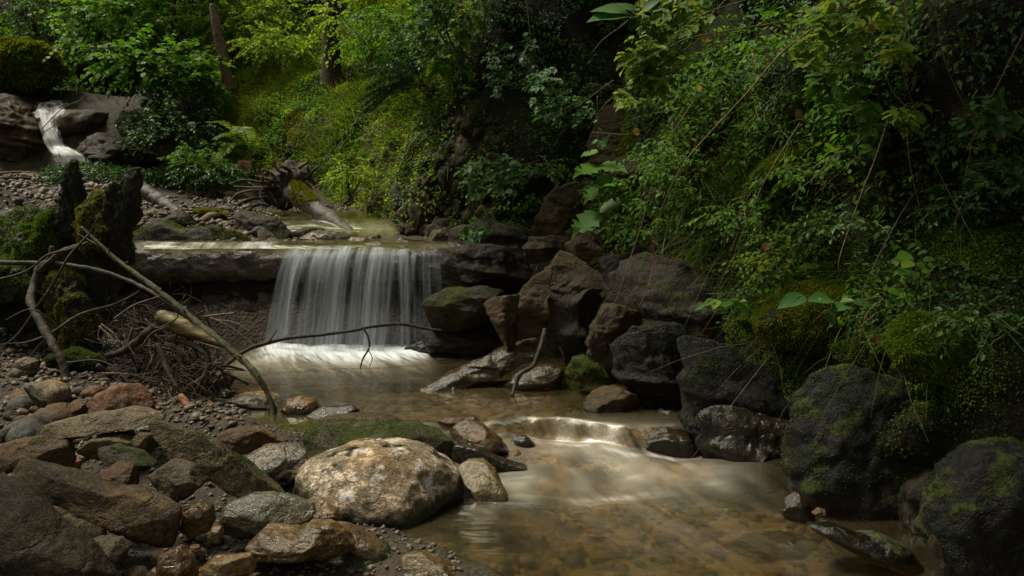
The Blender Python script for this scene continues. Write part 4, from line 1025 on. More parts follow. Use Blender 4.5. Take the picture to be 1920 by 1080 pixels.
def pk(poly, z):
    poly = np.array(poly, float)
    def f(g):
        while True:
            u, v = g.uniform(poly[:, 0].min(), poly[:, 0].max()), g.uniform(poly[:, 1].min(), poly[:, 1].max())
            ins = False
            for (a, b), (c, d_) in zip(poly, np.roll(poly, -1, 0)):
                if (b > v) != (d_ > v) and u < (c - a) * (v - b) / (d_ - b) + a: ins = not ins
            if ins:
                p = onz(u, v, z)
                return p[0], p[1]
    return f
cobbles(70, pk([(0, 665), (110, 690), (180, 700), (165, 745), (130, 790), (60, 830), (0, 840)], .25), 'cobbles on the gravel bank under the bare branches', _t('on the gravel bank under the bare branches'), (.035, .075), 1)
cobbles(60, pk([(360, 925), (420, 920), (420, 1010), (470, 1050), (300, 1080), (190, 1060), (240, 1030), (330, 1030)], .0), 'cobbles between the foreground boulders', _t('in the gaps between the foreground boulders'), (.02, .045), 2)
cobbles(26, pk([(430, 850), (560, 835), (560, 880), (540, 910), (480, 880)], .0), 'cobbles beside the tilted slab', _t('between the tilted slab and the mossy boulder'), (.02, .05), 3)
cobbles(110, pk([(250, 425), (330, 388), (450, 392), (560, 415), (640, 432), (640, 452), (560, 455), (440, 440), (330, 430)], 1.03), 'cobbles on the stream bed above the weir', _t('on the stream bed above the weir'), (.04, .12), 4)
cobbles(60, pk([(0, 330), (110, 330), (110, 400), (60, 425), (0, 395)], 1.35), 'cobbles on the bed below the far cascade', _t('on the bed below the far cascade'), (.07, .15), 5)
cobbles(40, pk([(150, 880), (330, 880), (400, 930), (250, 915), (150, 895)], .08), 'cobbles in the shaded hollow of the foreground', _t('in the shaded hollow behind the log-shaped rock'), (.02, .05), 6)

for lab, poly, y, c in [('broken dark slab lying across the bed left of the fallen log', [(545, 440), (570, 424), (604, 428), (618, 446), (580, 452)], 8.3, 'dark'),
                        ('grey angular rock standing in the stream right of the fallen log', [(672, 452), (690, 436), (712, 440), (722, 456), (700, 462)], 8.2, 'grey'),
                        ('dark layered outcrop low in the hollow right of the far cascade', [(290, 330), (330, 290), (390, 300), (410, 350), (370, 385), (310, 380)], 12.3, 'dark'),
                        ('dark outcrop under the hazel bush', [(205, 215), (240, 196), (300, 205), (320, 250), (280, 285), (225, 262)], 14.0, 'dark'),
                        ('low dark rock beside the pale bare log', [(330, 398), (352, 384), (384, 388), (392, 402), (360, 408)], 9.8, 'dark')]:
    rock('rock', lab, poly, c, .5, Y=y, thick=.7, ang=7, e=3.4, rough=1.8, cut=(.62, .9))
for lab, poly, y, c in [('dark stone on the crest just left of the falling water', [(500, 470), (512, 452), (540, 448), (556, 460), (548, 474)], 7.6, 'dark'),
                        ('low brown stone at the crest under the tip of the fallen log', [(640, 458), (660, 444), (690, 444), (702, 456), (672, 464)], 7.75, 'brown'),
                        ('grey shelf stone between the ridge-backed boulder and the fallen log', [(560, 446), (590, 432), (630, 436), (646, 450), (600, 458)], 7.95, 'grey')]:
    rock('rock', lab, poly, c, .4, 'wetrock', Y=y, thick=.8, ang=6, e=3, rough=1.6)
# gravel nobody could count
def gravel(name, n, pick, sizes, seed, zoff=0.0, mat='gravel'):
    g = np.random.default_rng(seed)
    S, F = ico(1)
    xy = np.array([pick(g) for _ in range(n)])
    z = ground_z(xy[:, 0], xy[:, 1])
    if mat == 'pebble':      # only under the water
        k = z < water_z(xy[:, 0], xy[:, 1]) - .07
        xy, z = xy[k], z[k]; n = len(xy)
    s = g.uniform(*sizes, n) * (0.6 + 0.8 * g.random(n) ** 2)
    V = S[None] * (1 + 0.22 * g.normal(size=(n, len(S), 1))) * (s[:, None] * g.uniform(.5, 1.1, (n, 3)))[:, None]
    th = g.uniform(0, 6.28, n); c, q = np.cos(th)[:, None], np.sin(th)[:, None]
    x_, y_ = V[..., 0] * c - V[..., 1] * q, V[..., 0] * q + V[..., 1] * c
    V = np.stack([x_ + xy[:, 0][:, None], y_ + xy[:, 1][:, None], V[..., 2] * .7 + (z + s * .2 + zoff)[:, None]], -1)
    FF = (F[None] + (np.arange(n) * len(S))[:, None, None]).reshape(-1, 3)
    link(name, mesh(name, V.reshape(-1, 3), FF, M[mat]), kind='stuff')
def gravel_mat(name='gravel', k=1.0):
    t = NT(name)
    g = t.n('ShaderNodeNewGeometry')
    c = t.ramp(g.outputs['Random Per Island'], [(0.0, (.03, .023, .014)), (.3, (.09, .070, .046)), (.5, (.12, .078, .048)), (.7, (.07, .066, .058)), (.9, (.18, .145, .10)), (1, (.12, .065, .045))])
    c = t.mix(t.rng(t.noise(g.outputs['Position'], 60, 4), .3, .7, 0, .6), c, (.05, .04, .028))
    c = t.mix(1.0, c, (k, k * .86, k * .6), 'MULTIPLY') if k != 1 else c
    return t.done(t.bsdf(c, .6, t.bump(t.noise(g.outputs['Position'], 160, 3), .5, .005), .35))
M['gravel'] = gravel_mat()
M['pebble'] = gravel_mat('stream_pebble', 2.2)
gravel('gravel', 5200, lambda g: (g.uniform(-4.6, -1.6), g.uniform(4.0, 7.2)), (.012, .032), 11)
gravel('gravel', 4200, lambda g: (g.uniform(-2.6, -0.2), g.uniform(2.5, 4.6)), (.006, .018), 12)
gravel('gravel', 2600, lambda g: (g.uniform(-6.5, -1.4), g.uniform(7.6, 10.5)), (.015, .05), 13)
gravel('gravel', 1800, lambda g: (g.uniform(-8.8, -5), g.uniform(9.5, 13)), (.02, .07), 14)
# stones under the water
gravel('pebbles', 4200, lambda g: (g.uniform(-2.6, 1.7), g.uniform(2.0, 7.1)), (.02, .07), 15, mat='pebble')

# submerged rocks the rapid slides over
for lab, poly, c, y in [('orange-brown rock under the smooth sheet of the rapid', [(1040, 856), (1060, 830), (1100, 822), (1140, 830), (1150, 852), (1100, 868)], (.55, .34, .15), 4.6),
                        ('rounded tan rock at the left edge of the rapid', [(925, 866), (945, 848), (972, 844), (990, 862), (978, 880), (935, 880)], (.40, .24, .10), 4.32),
                        ('dark brown rock under the top of the rapid', [(952, 838), (964, 818), (988, 816), (1006, 832), (992, 848)], (.10, .07, .04), 4.45),
                        ('flat dark rock under the water in front of the shelf', [(1370, 1030), (1400, 1012), (1480, 1006), (1540, 1020), (1520, 1036), (1420, 1040)], (.09, .07, .035), 3.35)]:
    rock('rock', lab, poly, c, .0, 'wetrock', Y=y, thick=.6, ang=2, sub=4)

# ------------------------------------------------------------------ dry stone wall behind the falls
wall = MB()
g = np.random.default_rng(21)
S4, F4 = ico(3)
rowz, row = 0.0, 0
iy = [int(np.argmin(np.abs(bs[:, 1] - y))) for y in (7.75, 11.3)]
while rowz < 1.3:
    hgt = g.uniform(.10, .20)
    i = min(iy) + 0.0
    while i < max(iy):
        wd = g.uniform(.10, .32)
        step = np.linalg.norm(bs[min(int(i) + 1, NS - 1), :2] - bs[int(i), :2])
        ic = i + 0.5 * wd / step
        j = int(np.argmin(np.abs(hh - (rowz + hgt / 2))))
        k = min(int(ic), NS - 1)
        P, N = BP[k, j], BN[k, j]
        t3 = np.array([bt[k, 0], bt[k, 1], 0])
        up = np.cross(N, t3); up /= np.linalg.norm(up)
        if up[2] < 0: up = -up
        e = 4.0
        kk = (np.abs(S4) ** e).sum(1) ** (-1 / e)
        V = S4 * kk[:, None]
        V = V * (1 + 0.34 * fbm(V * 1.1 + row * 5 + i * 3, 3) + 0.05 * fbm(V * 5 + i, 2))[:, None]
        tl = g.normal(.75, .3)
        a1 = t3 * math.cos(tl) + up * math.sin(tl); a2 = np.cross(N, a1)
        W = P + N * g.uniform(-.09, -.02) + V[:, :1] * a1 * wd * .50 + V[:, 1:2] * N * .10 + V[:, 2:] * a2 * hgt * .52
        wall.add(W, F4)
        i += wd / step
    rowz += hgt * .93; row += 1
V, F = wall.get()
c = V.mean(0)
M['wallstone'] = rock_mat('rock_wall', fixed=(.034, .026, .011), fixmoss=.5, rough=.85)
link('stone_wall', mesh('stone_wall', V - c, F, M['wallstone']), None, c, 'mossy dry stone wall of stacked rocks behind the waterfall', 'wall')

# ------------------------------------------------------------------ concrete culvert at the far upper left
cul = thing('culvert', at(150, 190, 16.5), 'old concrete culvert with a mossy deck and dark opening above the far cascade', 'culvert')
def box(name, p, q, mat, parent, amp=.03):
    n = 14
    mb = MB()
    p, q = np.array(p, float), np.array(q, float)
    A, B = np.meshgrid(np.linspace(0, 1, n), np.linspace(0, 1, n), indexing='ij')
    for ax in range(3):
        for s in (0, 1):
            U = np.zeros((n, n, 3)); U[..., ax] = s; U[..., (ax + 1) % 3] = A; U[..., (ax + 2) % 3] = B
            W = p + (q - p) * U
            W = W + amp * fbm(W * 3.3, 3)[..., None] * np.array([.6, 1, .8])
            Fq = grid_faces(n, n)
            mb.add(W.reshape(-1, 3), Fq if s else Fq[:, ::-1])
    return mb.part(name, mat, parent, smooth=False)
a, b = at(112, 94, 16.2), at(330, 128, 16.2)
box('deck', (a[0], 16.2, b[2]), (b[0], 18.5, a[2]), M['concrete'], cul)
a, b = at(118, 130, 16.6), at(156, 196, 16.6)
box('pier', (a[0], 16.6, b[2] - .6), (b[0], 17.2, a[2] - .004), M['concrete'], cul)
a, b = at(285, 130, 16.6), at(330, 220, 16.6)
box('pier', (a[0], 16.6, b[2] - .6), (b[0], 17.2, a[2] - .004), M['concrete'], cul)
# ------------------------------------------------------------------ leaves, blades, shards
def _unit(a): return a / (np.linalg.norm(a, axis=-1, keepdims=True) + 1e-9)
TPL = {}
TPL['leaf'] = (np.array([(0, 0, 0), (.26, .28, .07), (.20, .68, .03), (0, 1, -.14), (-.20, .68, .03), (-.26, .28, .07), (0, .5, -.02)]),
               np.array([(0, 1, 6), (1, 2, 6), (2, 3, 6), (0, 6, 5), (5, 6, 4), (4, 6, 3)]))
TPL['round'] = (np.array([(0, 0, 0), (.34, .25, .05), (.33, .66, .02), (0, 1, -.10), (-.33, .66, .02), (-.34, .25, .05), (0, .5, -.03)]), TPL['leaf'][1])
TPL['chip'] = (np.array([(0, 0, 0), (.3, .45, .10), (0, 1, -.05), (-.3, .45, .10)]), np.array([(0, 1, 2), (0, 2, 3)]))
TPL['spike'] = (np.array([(-.10, 0, 0), (.10, 0, 0), (.02, 1, .0)]), np.array([(0, 1, 2)]))
_s = [(.16, .06), (.30, .20), (.24, .25), (.37, .42), (.27, .46), (.33, .62), (.20, .66), (.21, .80), (.09, .84)]
_v = [(0, 0, 0)] + [(x, y, .10 * x + .02 * math.sin(y * 9)) for x, y in _s] + [(0, 1.04, -.16)] + [(-x, y, .10 * x + .02 * math.sin(y * 8)) for x, y in _s[::-1]] + [(0, .3, -.01), (0, .62, -.05)]
_n = len(_s); _a, _b = 2 * _n + 2, 2 * _n + 3
_f = []
for i in range(0, 2 * _n + 2):
    j = (i + 1) % (2 * _n + 2)
    m = _a if min(i if i <= _n + 1 else 2 * _n + 2 - i, j if j <= _n + 1 else 2 * _n + 2 - j) < _n // 2 else _b
    _f.append((i, j, m))
_f += [(_n // 2, _b, _a), (2 * _n + 2 - _n // 2, _a, _b)]
TPL['tooth'] = (np.array(_v), np.array(_f))

_y = np.linspace(0, 1, 9)
_w = .27 * np.sin(np.pi * _y ** .72) ** .8
_dr = -.20 * _y ** 2
_o = [(0, 0, 0)] + [(x, y, .28 * x + d_ + .012 * math.sin(y * 40)) for x, y, d_ in zip(_w[1:-1], _y[1:-1], _dr[1:-1])] + [(0, 1, -.20)] + [(-x, y, .28 * x + d_ + .012 * math.sin(y * 37)) for x, y, d_ in zip(_w[1:-1][::-1], _y[1:-1][::-1], _dr[1:-1][::-1])] + [(0, y, d_ - .012) for y, d_ in zip(_y[1:-1], _dr[1:-1])]
_ff = [(0, 1, 16)] + [f for i in range(1, 7) for f in ((i, i + 1, 15 + i), (i + 1, 16 + i, 15 + i))] + [(7, 8, 22)]
_ff += [(0, 16, 15)] + [f for i in range(1, 7) for f in ((16 - i, 15 + i, 15 - i), (15 - i, 15 + i, 16 + i))] + [(9, 22, 8)]
TPL['fine'] = (np.array(_o), np.array(_ff))

def scatter(P, T, N, L, W=1.0, tpl='leaf'):
    P = np.asarray(P, float); n = len(P)
    T = _unit(np.asarray(T, float)); N = np.asarray(N, float)
    N = _unit(N - (N * T).sum(1, keepdims=True) * T)
    B = np.cross(T, N)
    L = np.broadcast_to(np.asarray(L, float), (n,))[:, None, None]
    W = np.broadcast_to(np.asarray(W, float), (n,))[:, None, None]
    V0, F0 = TPL[tpl]
    V = P[:, None] + L * (V0[None, :, 1:2] * T[:, None] + V0[None, :, :1] * B[:, None] * W + V0[None, :, 2:] * N[:, None])
    F = (F0[None] + (np.arange(n) * len(V0))[:, None, None]).reshape(-1, 3)
    return V.reshape(-1, 3), F

def blades(P, D, L, wd, bend, g, seg=4):
    """grass: from P along D, bending toward 'bend' (n,3)"""
    n = len(P)
    t = np.linspace(0, 1, seg + 1)[None, :, None]
    L = np.asarray(L)[:, None, None]
    C = P[:, None] + _unit(D)[:, None] * L * t + bend[:, None] * L * t ** 2
    side = _unit(np.cross(_unit(D), g.normal(size=(n, 3))))[:, None]
    wv = (np.asarray(wd)[:, None, None] * (1 - t ** 1.6) + .0004)
    V = np.stack([C - side * wv, C + side * wv], 2).reshape(-1, 3)
    k = np.arange(seg)[:, None] * 2 + np.array([0, 1, 3, 2])[None]
    F = (k[None] + (np.arange(n) * (seg + 1) * 2)[:, None, None]).reshape(-1, 4)
    return V, F

def surf_points(V, F, n, g, up=0.0, normal_pow=1.0):
    """random points on a triangle mesh, weighted to faces that look up"""
    A, B, C = V[F[:, 0]], V[F[:, 1]], V[F[:, 2]]
    cr = np.cross(B - A, C - A)
    ar = np.linalg.norm(cr, axis=1)
    N = cr / (ar[:, None] + 1e-12)
    wgt = ar * np.clip(N[:, 2] + up, 0, None) ** normal_pow
    k = g.choice(len(F), n, p=wgt / wgt.sum())
    a, b = g.random(n), g.random(n)
    sw = a + b > 1
    a[sw], b[sw] = 1 - a[sw], 1 - b[sw]
    return A[k] + (B - A)[k] * a[:, None] + (C - A)[k] * b[:, None], N[k]

def tufts(P, N, g, L=(.006, .016), tpl='chip', spread=.8, W=.7, droop=0.0):
    n = len(P)
    T = _unit(N + g.normal(size=(n, 3)) * spread + np.array([0, 0, -droop]))
    return scatter(P - N * .003, T, g.normal(size=(n, 3)), g.uniform(*L, n), W, tpl)

def moss_on(word, n, mats, L=(.006, .015), thr=-.05, up=.5, f=5.0, seed=0):
    """moss tufts growing on the rock whose label contains the words"""
    o = next(q for q in COL.objects if word in q.get('label', ''))
    V = np.array([v.co[:] for v in o.data.vertices]) + np.array(o.location)
    F = np.array([p.vertices[:] for p in o.data.polygons])
    g = np.random.default_rng(seed + len(word))
    for m_ in mats:
        P, N = surf_points(V, F, n, g, up, 1.0)
        k = fbm(P * f + seed + len(m_), 4) > thr
        v, f_ = tufts(P[k], N[k], g, L, droop=.3)
        part('moss', v, f_, M[m_], o, smooth=False)
moss_on('big mossy boulder bulging', 7000, ['moss_dark', 'moss_green'], thr=.02, up=.3)
moss_on('dark mossy boulder in the lower right', 6000, ['moss_dark', 'moss_green'], thr=.05, up=.2)
moss_on('long dark sloping rock', 6000, ['moss_dark', 'moss_green'], thr=.06, up=.3)
moss_on('broad dark rock face', 4000, ['moss_dark'], thr=.0, up=.2)
moss_on('flat-topped block', 5000, ['moss_green'], thr=-.1, up=-.25)
moss_on('mossy stone tucked', 3500, ['moss_green'], thr=-.2)
moss_on('bright mossy small stone', 3500, ['moss_gold'], thr=-.3)
moss_on('moss-covered dark boulder', 12000, ['moss_dark', 'moss_green'], thr=.02, up=.1, L=(.004, .010), f=4)
moss_on('dark green mossy boulder', 9000, ['moss_dark', 'moss_green'], thr=.0, up=.3, L=(.004, .009), f=7)
moss_on('long dark mossy boulder with two humps', 9000, ['moss_dark', 'moss_gold'], thr=.05, up=-.1, L=(.008, .018))
moss_on('long tilted mossy slab', 8000, ['moss_dark'], thr=.1, up=.0, L=(.004, .009), f=6)
moss_on('tall pointed grey-brown', 2500, ['moss_dark'], thr=.1, up=.0)

# ------------------------------------------------------------------ branches, roots and logs
def px(pts):
    return np.array([at(u, v, y) for u, v, y in pts])

def branch(name, label, main, mat, subs=(), cat='branch', group=None, sides=10, rough=.22, seed=0, stubs=0):
    """main: [(u, v, Y, radius in px)]; subs: list of such lists, each a twig of its own"""
    C = px([p[:3] for p in main])
    r = np.array([.8 * p[3] * p[2] / FPX for p in main])
    root = thing(name, C[0], label, cat, group)
    V, F = tube(C, r, sides, rough=rough * 1.5, seed=seed, n=14 * len(main), freq=26)
    mb = MB(); mb.add(V, F)
    g = np.random.default_rng(seed + 50)
    S = spline(np.hstack([C, r[:, None]]), 60)
    for _ in range(stubs):
        k = int(g.integers(4, 56)); d_ = _unit(g.normal(size=3)); l = S[k, 3] * g.uniform(1.6, 3.2)
        v, f = tube([S[k, :3], S[k, :3] + d_ * l], [S[k, 3] * .45, S[k, 3] * .2], 6, n=4); mb.add(v, f)
    mb.part('stem', M[mat], root)
    for i, s_ in enumerate(subs):
        C2 = px([p[:3] for p in s_]); r2 = np.array([p[3] * p[2] / FPX for p in s_])
        V, F = tube(C2, r2, 6, rough=.15, seed=seed + i + 3, n=6 * len(s_))
        part('twig', V, F, M[mat], root)
    return root

branch('fallen_branch', 'long olive-barked branch slanting down across the driftwood to the pool', [(152, 425, 5.35, 3), (215, 484, 5.3, 6), (290, 540, 5.2, 7), (370, 606, 5.1, 8.5), (440, 662, 4.95, 8.5), (480, 702, 4.85, 7.5), (505, 745, 4.8, 6), (515, 790, 4.75, 4)], 'bark_olive',
       [[(262, 524, 5.25, 2.5), (300, 545, 5.2, 2), (340, 590, 5.15, 1.5)], [(504, 745, 4.8, 3), (517, 768, 4.8, 2.4), (508, 798, 4.78, 1.2)], [(508, 757, 4.8, 2), (503, 775, 4.8, 1.2)], [(215, 484, 5.3, 2.2), (180, 458, 5.35, 1.6), (145, 438, 5.4, .8)]], stubs=14, seed=1)
branch('fallen_branch', 'grey branch running under the long olive branch from the left edge', [(-15, 492, 5.5, 5), (60, 493, 5.5, 5.5), (110, 495, 5.45, 5.5), (180, 506, 5.4, 5), (245, 528, 5.35, 5), (300, 558, 5.25, 4.5), (355, 600, 5.2, 4.5), (400, 628, 5.1, 3)], 'bark',
       [[(250, 530, 5.35, 2.5), (262, 545, 5.3, 2), (215, 570, 5.35, 2), (150, 590, 5.3, 3), (95, 625, 5.2, 3.2), (50, 642, 5.15, 2), (15, 644, 5.1, 1)], [(95, 625, 5.2, 2.5), (60, 665, 5.15, 2), (40, 700, 5.1, 1.4), (18, 728, 5.05, .8)], [(110, 610, 5.25, 1.4), (60, 580, 5.2, 1.2), (10, 600, 5.2, .8)]], stubs=8, seed=2)
branch('fallen_branch', 'thick curved bare branch leaning on the gravel at the left', [(72, 500, 5.5, 8), (64, 532, 5.45, 9), (58, 566, 5.35, 9.5), (78, 606, 5.25, 10), (100, 648, 5.15, 10), (120, 690, 5.1, 9.5), (124, 730, 5.05, 9), (114, 790, 4.9, 7)], 'bark',
       [[(74, 502, 5.5, 7), (92, 485, 5.45, 5), (98, 462, 5.45, 5)], [(66, 580, 5.3, 3), (95, 540, 5.2, 3), (130, 480, 5.2, 2.5), (165, 440, 5.25, 1.2)], [(60, 590, 5.3, 2.5), (35, 625, 5.3, 2), (5, 650, 5.3, 1)]], stubs=6, seed=3)
branch('fallen_branch', 'crooked grey branch end propped over the stump', [(75, 508, 5.45, 6), (96, 488, 5.4, 7), (120, 470, 5.4, 6), (165, 455, 5.4, 3.5)], 'bark', [[(-10, 526, 5.3, 2), (50, 508, 5.3, 2), (90, 478, 5.3, 2.2), (150, 458, 5.3, 1.6), (188, 402, 5.3, .8)]], seed=4)
branch('fallen_branch', 'dark wet branch lying across the front of the waterfall', [(420, 690, 5.9, 3), (440, 672, 5.95, 4.5), (472, 652, 6.0, 5), (530, 636, 6.1, 4.5), (600, 628, 6.2, 4), (660, 620, 6.25, 4), (700, 612, 6.3, 4.2), (752, 608, 6.4, 4), (790, 615, 6.45, 3.5), (828, 620, 6.5, 3)], 'bark_dark',
       [[(682, 616, 6.27, 2.5), (690, 632, 6.25, 2.2), (692, 652, 6.22, 2), (680, 674, 6.2, 1.6), (674, 698, 6.2, 1)], [(690, 655, 6.22, 1.2), (698, 672, 6.2, .9), (692, 690, 6.2, .6)], [(505, 640, 6.05, 1.6), (520, 618, 6.05, 1)]], seed=5)
branch('leaning_stick', 'smooth dark stick leaning from the bank rocks into the pool', [(1022, 618, 5.5, 5.5), (1012, 655, 5.4, 5.5), (1000, 685, 5.35, 5.5), (978, 700, 5.3, 5.5), (968, 718, 5.3, 5), (960, 742, 5.25, 4)], 'bark_dark', cat='stick', seed=6)
branch('root', 'gnarled grey root looping down to the pool edge', [(312, 636, 5.1, 6), (345, 640, 5.05, 6.5), (378, 656, 5.0, 7.5), (391, 680, 4.98, 7.5), (382, 708, 4.95, 7), (358, 724, 4.95, 8), (340, 740, 4.95, 7)], 'bark', cat='root', seed=7)
branch('root', 'thick mossy root running left from the torn pale wood', [(292, 612, 5.2, 11), (262, 636, 5.2, 10), (236, 656, 5.2, 9), (200, 668, 5.25, 7)], 'bark_brown', cat='root', seed=8)
branch('root', 'straight peeling root pointing down at the reddish boulder', [(296, 646, 5.0, 6), (308, 676, 4.95, 7), (318, 702, 4.9, 6), (332, 726, 4.85, 4)], 'bark_brown', cat='root', seed=9)
branch('root', 'reddish-tipped root pointing down to the tilted slab', [(338, 742, 4.75, 8), (352, 762, 4.7, 8.5), (364, 788, 4.65, 8), (372, 812, 4.6, 7)], 'bark_red', cat='root', seed=10)
branch('root', 'pale arched root end on the gravel at the bottom left', [(195, 1072, 2.95, 12), (225, 1058, 2.95, 14), (252, 1062, 2.95, 13), (268, 1084, 2.95, 12)], 'bark', cat='root', seed=12)
branch('dead_stick', 'short grey stick sticking up under the long olive branch', [(384, 594, 5.4, 3), (412, 590, 5.4, 3), (440, 588, 5.4, 2.5)], 'twig', cat='stick', seed=13)
branch('driftwood', 'grey waterlogged driftwood stub on the pool edge behind the roots', [(330, 690, 5.3, 8), (360, 704, 5.3, 10), (400, 722, 5.3, 9), (408, 735, 5.3, 7)], 'bark_brown', cat='driftwood', seed=14)

# torn piece of yellow wood, broad at the break and drawn out to a point
C = px([(290, 598, 5.1), (302, 596, 5.1), (322, 602, 5.08), (350, 618, 5.05), (385, 634, 5.02), (424, 650, 5.0)])
V, F = tube(C, np.array([3, 14, 17, 14, 9, 2]) * 5.05 / FPX, 20, n=70, rough=.30, seed=5, freq=9)
link('torn_wood', mesh('torn_wood', V - C[2], F, M['torn']), None, C[2], 'pale yellow torn end of broken wood in the root tangle', 'wood')

# dry twigs of the tangle: each picked out by where it lies
TW = [([(214, 598), (252, 572), (300, 555)], 'tan twig rising from the root tangle toward the mossy stump'), ([(190, 608), (214, 626), (222, 642)], 'thin bowed twig left of the thick mossy root'),
      ([(186, 612), (206, 630), (218, 644)], 'pale bowed twig lying next to another left of the mossy root'), ([(232, 628), (242, 650), (254, 668)], 'short pale broken twig standing at the thick mossy root'),
      ([(190, 700), (240, 702), (300, 718)], 'orange-brown twig lying flat above the reddish boulder'), ([(282, 752), (320, 748), (350, 742), (382, 754)], 'bright tan twig bent over the reddish root tip'),
      ([(125, 680), (185, 676), (240, 700), (300, 712)], 'long dark twig across the top of the gravel'), ([(395, 596), (430, 612), (462, 636), (480, 650)], 'orange drooping twig ahead of the weir'),
      ([(405, 600), (440, 605), (470, 622)], 'thin twig arching over the pool beside the long olive branch'), ([(345, 720), (380, 690), (416, 672)], 'light twig leaning over the pool edge stones'),
      ([(272, 598), (295, 615), (330, 598), (333, 588)], 'dark twig looping over the torn yellow wood'), ([(266, 650), (285, 625), (318, 610)], 'curved brown twig under the torn yellow wood'),
      ([(386, 775), (410, 784), (428, 782)], 'black forked twig over the water by the reddish root tip'), ([(378, 760), (405, 775), (432, 800)], 'black twig reaching from the tangle to the shallows'),
      ([(160, 1015), (180, 1040), (170, 1070)], 'thin dry twig on the mottled dark stone'), ([(182, 1005), (196, 1035), (215, 1060)], 'forked dry twig crossing the mottled dark stone'),
      ([(445, 850), (455, 835), (462, 820)], 'reddish twig stuck between the brown boulder and the tilted slab'), ([(368, 640), (400, 650), (420, 656)], 'short stub twig beside the looping root'),
      ([(5, 335), (50, 333), (80, 340)], 'orange stick lying below the tan ledge'), ([(62, 345), (75, 332), (82, 324)], 'forked grey twig standing below the tan ledge'),
      ([(0, 325), (40, 322), (95, 327)], 'grey stick stranded at the foot of the tan ledge')]
for i, (p, lab) in enumerate(TW):
    Y0 = 11.8 if p[0][1] < 350 else (2.9 if p[0][1] > 990 else (4.1 if p[0][1] > 815 else 5.0))
    C = px([(u, v, Y0 - .03 * k) for k, (u, v) in enumerate(p)])
    V, F = tube(C, np.linspace(2.1, .9, len(C)) * Y0 / FPX, 6, n=20, rough=.2, seed=i)
    link('twig', mesh('twig', V - C[0], F, M['bark_dark' if 'black' in lab or 'dark' in lab else 'twig']), None, C[0], lab, 'twig')
# matted fine debris caught in the roots: nobody could count it
mb = MB(); g = np.random.default_rng(31)
for i in range(850):
    u, v = g.normal(335, 55), g.normal(700, 46)
    if i % 3 == 0: u, v = g.normal(285, 50), g.normal(612, 22)
    if v > 815 or u > 420 or u < 190: continue
    Y0 = 5.25 + .35 * g.random() - (v - 690) * .004
    c = at(u, v, Y0); d_ = _unit(g.normal(size=3) * [1, .6, .8]); l = g.uniform(.05, .20)
    k = g.normal(size=3) * l * .25
    V, F = tube([c - d_ * l, c + k, c + d_ * l], [.004 * g.uniform(.4, 1.2), .003, .001], 5, n=7); mb.add(V, F)
for i in range(70):
    u, v = g.normal(325, 52), g.normal(690, 50)
    if v > 800 or u > 410 or u < 200 or v < 590: continue
    Y0 = 5.15 + .25 * g.random() - (v - 690) * .004
    c = at(u, v, Y0); d_ = _unit(g.normal(size=3) * [1, .5, .9]); l = g.uniform(.08, .26); rr = g.uniform(.005, .015)
    k = g.normal(size=3) * l * .2
    V, F = tube([c - d_ * l, c + k, c + d_ * l * .6, c + d_ * l], [rr, rr * .9, rr * .7, rr * .3], 7, n=14, rough=.35, seed=i); mb.add(V, F)
mb.top('driftwood_litter', M['bark_brown'], kind='stuff')
mb = MB()
for i in range(130):
    u, v = g.normal(345, 40), g.normal(705, 42)
    if v > 800 or u > 420: continue
    Y0 = 4.95 + .2 * g.random() - (v - 690) * .003
    c = at(u, v, Y0); d_ = _unit(g.normal(size=3) * [.8, .5, 1.0]); l = g.uniform(.04, .15)
    k = g.normal(size=3) * l * .3
    V, F = tube([c - d_ * l, c + k, c + d_ * l], [.003, .0025, .001], 5, n=7); mb.add(V, F)
mb.top('twig_litter', M['twig'], kind='stuff')

# ------------------------------------------------------------------ rotten mossy stump at the left
stump = thing('rotten_stump', at(150, 660, 6.0), 'rotten stump bristling with two dark spires and hung with green moss', 'stump')
SP_ = []
def lump(name, poly, Y, seed, mat='rotwood', parent=stump, moss=(), **kw):
    V, F, c = rock_shape(poly, Y=Y, seed=seed, sub=6 if kw.pop('fine', True) else 5, **kw)
    W = V + c
    W = W + _unit(V * [1, 1, .4]) * (0.075 * fbm(W * np.array([11, 11, 3.5]), 4) + .03 * fbm(W * 22, 3))[:, None]
    o = part(name, W, F, M[mat], parent)
    g = np.random.default_rng(seed)
    for mname, n, up, L, droop in moss:
        P, N = surf_points(W, F, n, g, up, 1.2)
        keep = fbm(P * 5.5 + seed, 3) > -0.22
        P, N = P[keep], N[keep]
        v, f = tufts(P, N, g, L, droop=droop)
        part('moss', v, f, M[mname], parent, smooth=False)
    return o
lump('spire', [(104, 392), (112, 345), (122, 318), (138, 302), (150, 318), (156, 350), (158, 400), (150, 450), (112, 450)], 6.0, 41, thick=.8, ang=5, lean=0, moss=[('moss_dark', 3500, .5, (.008, .02), .4)])
lump('spire', [(186, 412), (200, 372), (218, 340), (240, 320), (256, 316), (259, 350), (256, 400), (246, 440), (240, 485), (215, 490), (192, 450)], 6.0, 42, thick=.8, ang=5, lean=0, moss=[('moss_dark', 3500, .5, (.008, .02), .4)])
lump('base', [(-40, 400), (40, 392), (100, 386), (150, 420), (195, 400), (235, 430), (246, 480), (225, 540), (200, 600), (185, 660), (90, 680), (-40, 690)], 6.25, 43, thick=.45, ang=4, lean=.15, moss=[('moss_green', 26000, .8, (.012, .030), .5), ('moss_dark', 6000, .6, (.010, .026), .6)])
lump('base', [(40, 440), (85, 395), (110, 390), (122, 430), (112, 500), (70, 540), (30, 520)], 6.0, 44, thick=.8, ang=2, moss=[('moss_green', 14000, .9, (.012, .030), .4)])
lump('base', [(150, 420), (165, 372), (180, 365), (200, 395), (216, 430), (200, 470), (170, 470)], 5.95, 45, thick=.9, ang=2, moss=[('moss_gold', 6500, .9, (.010, .024), .4)])
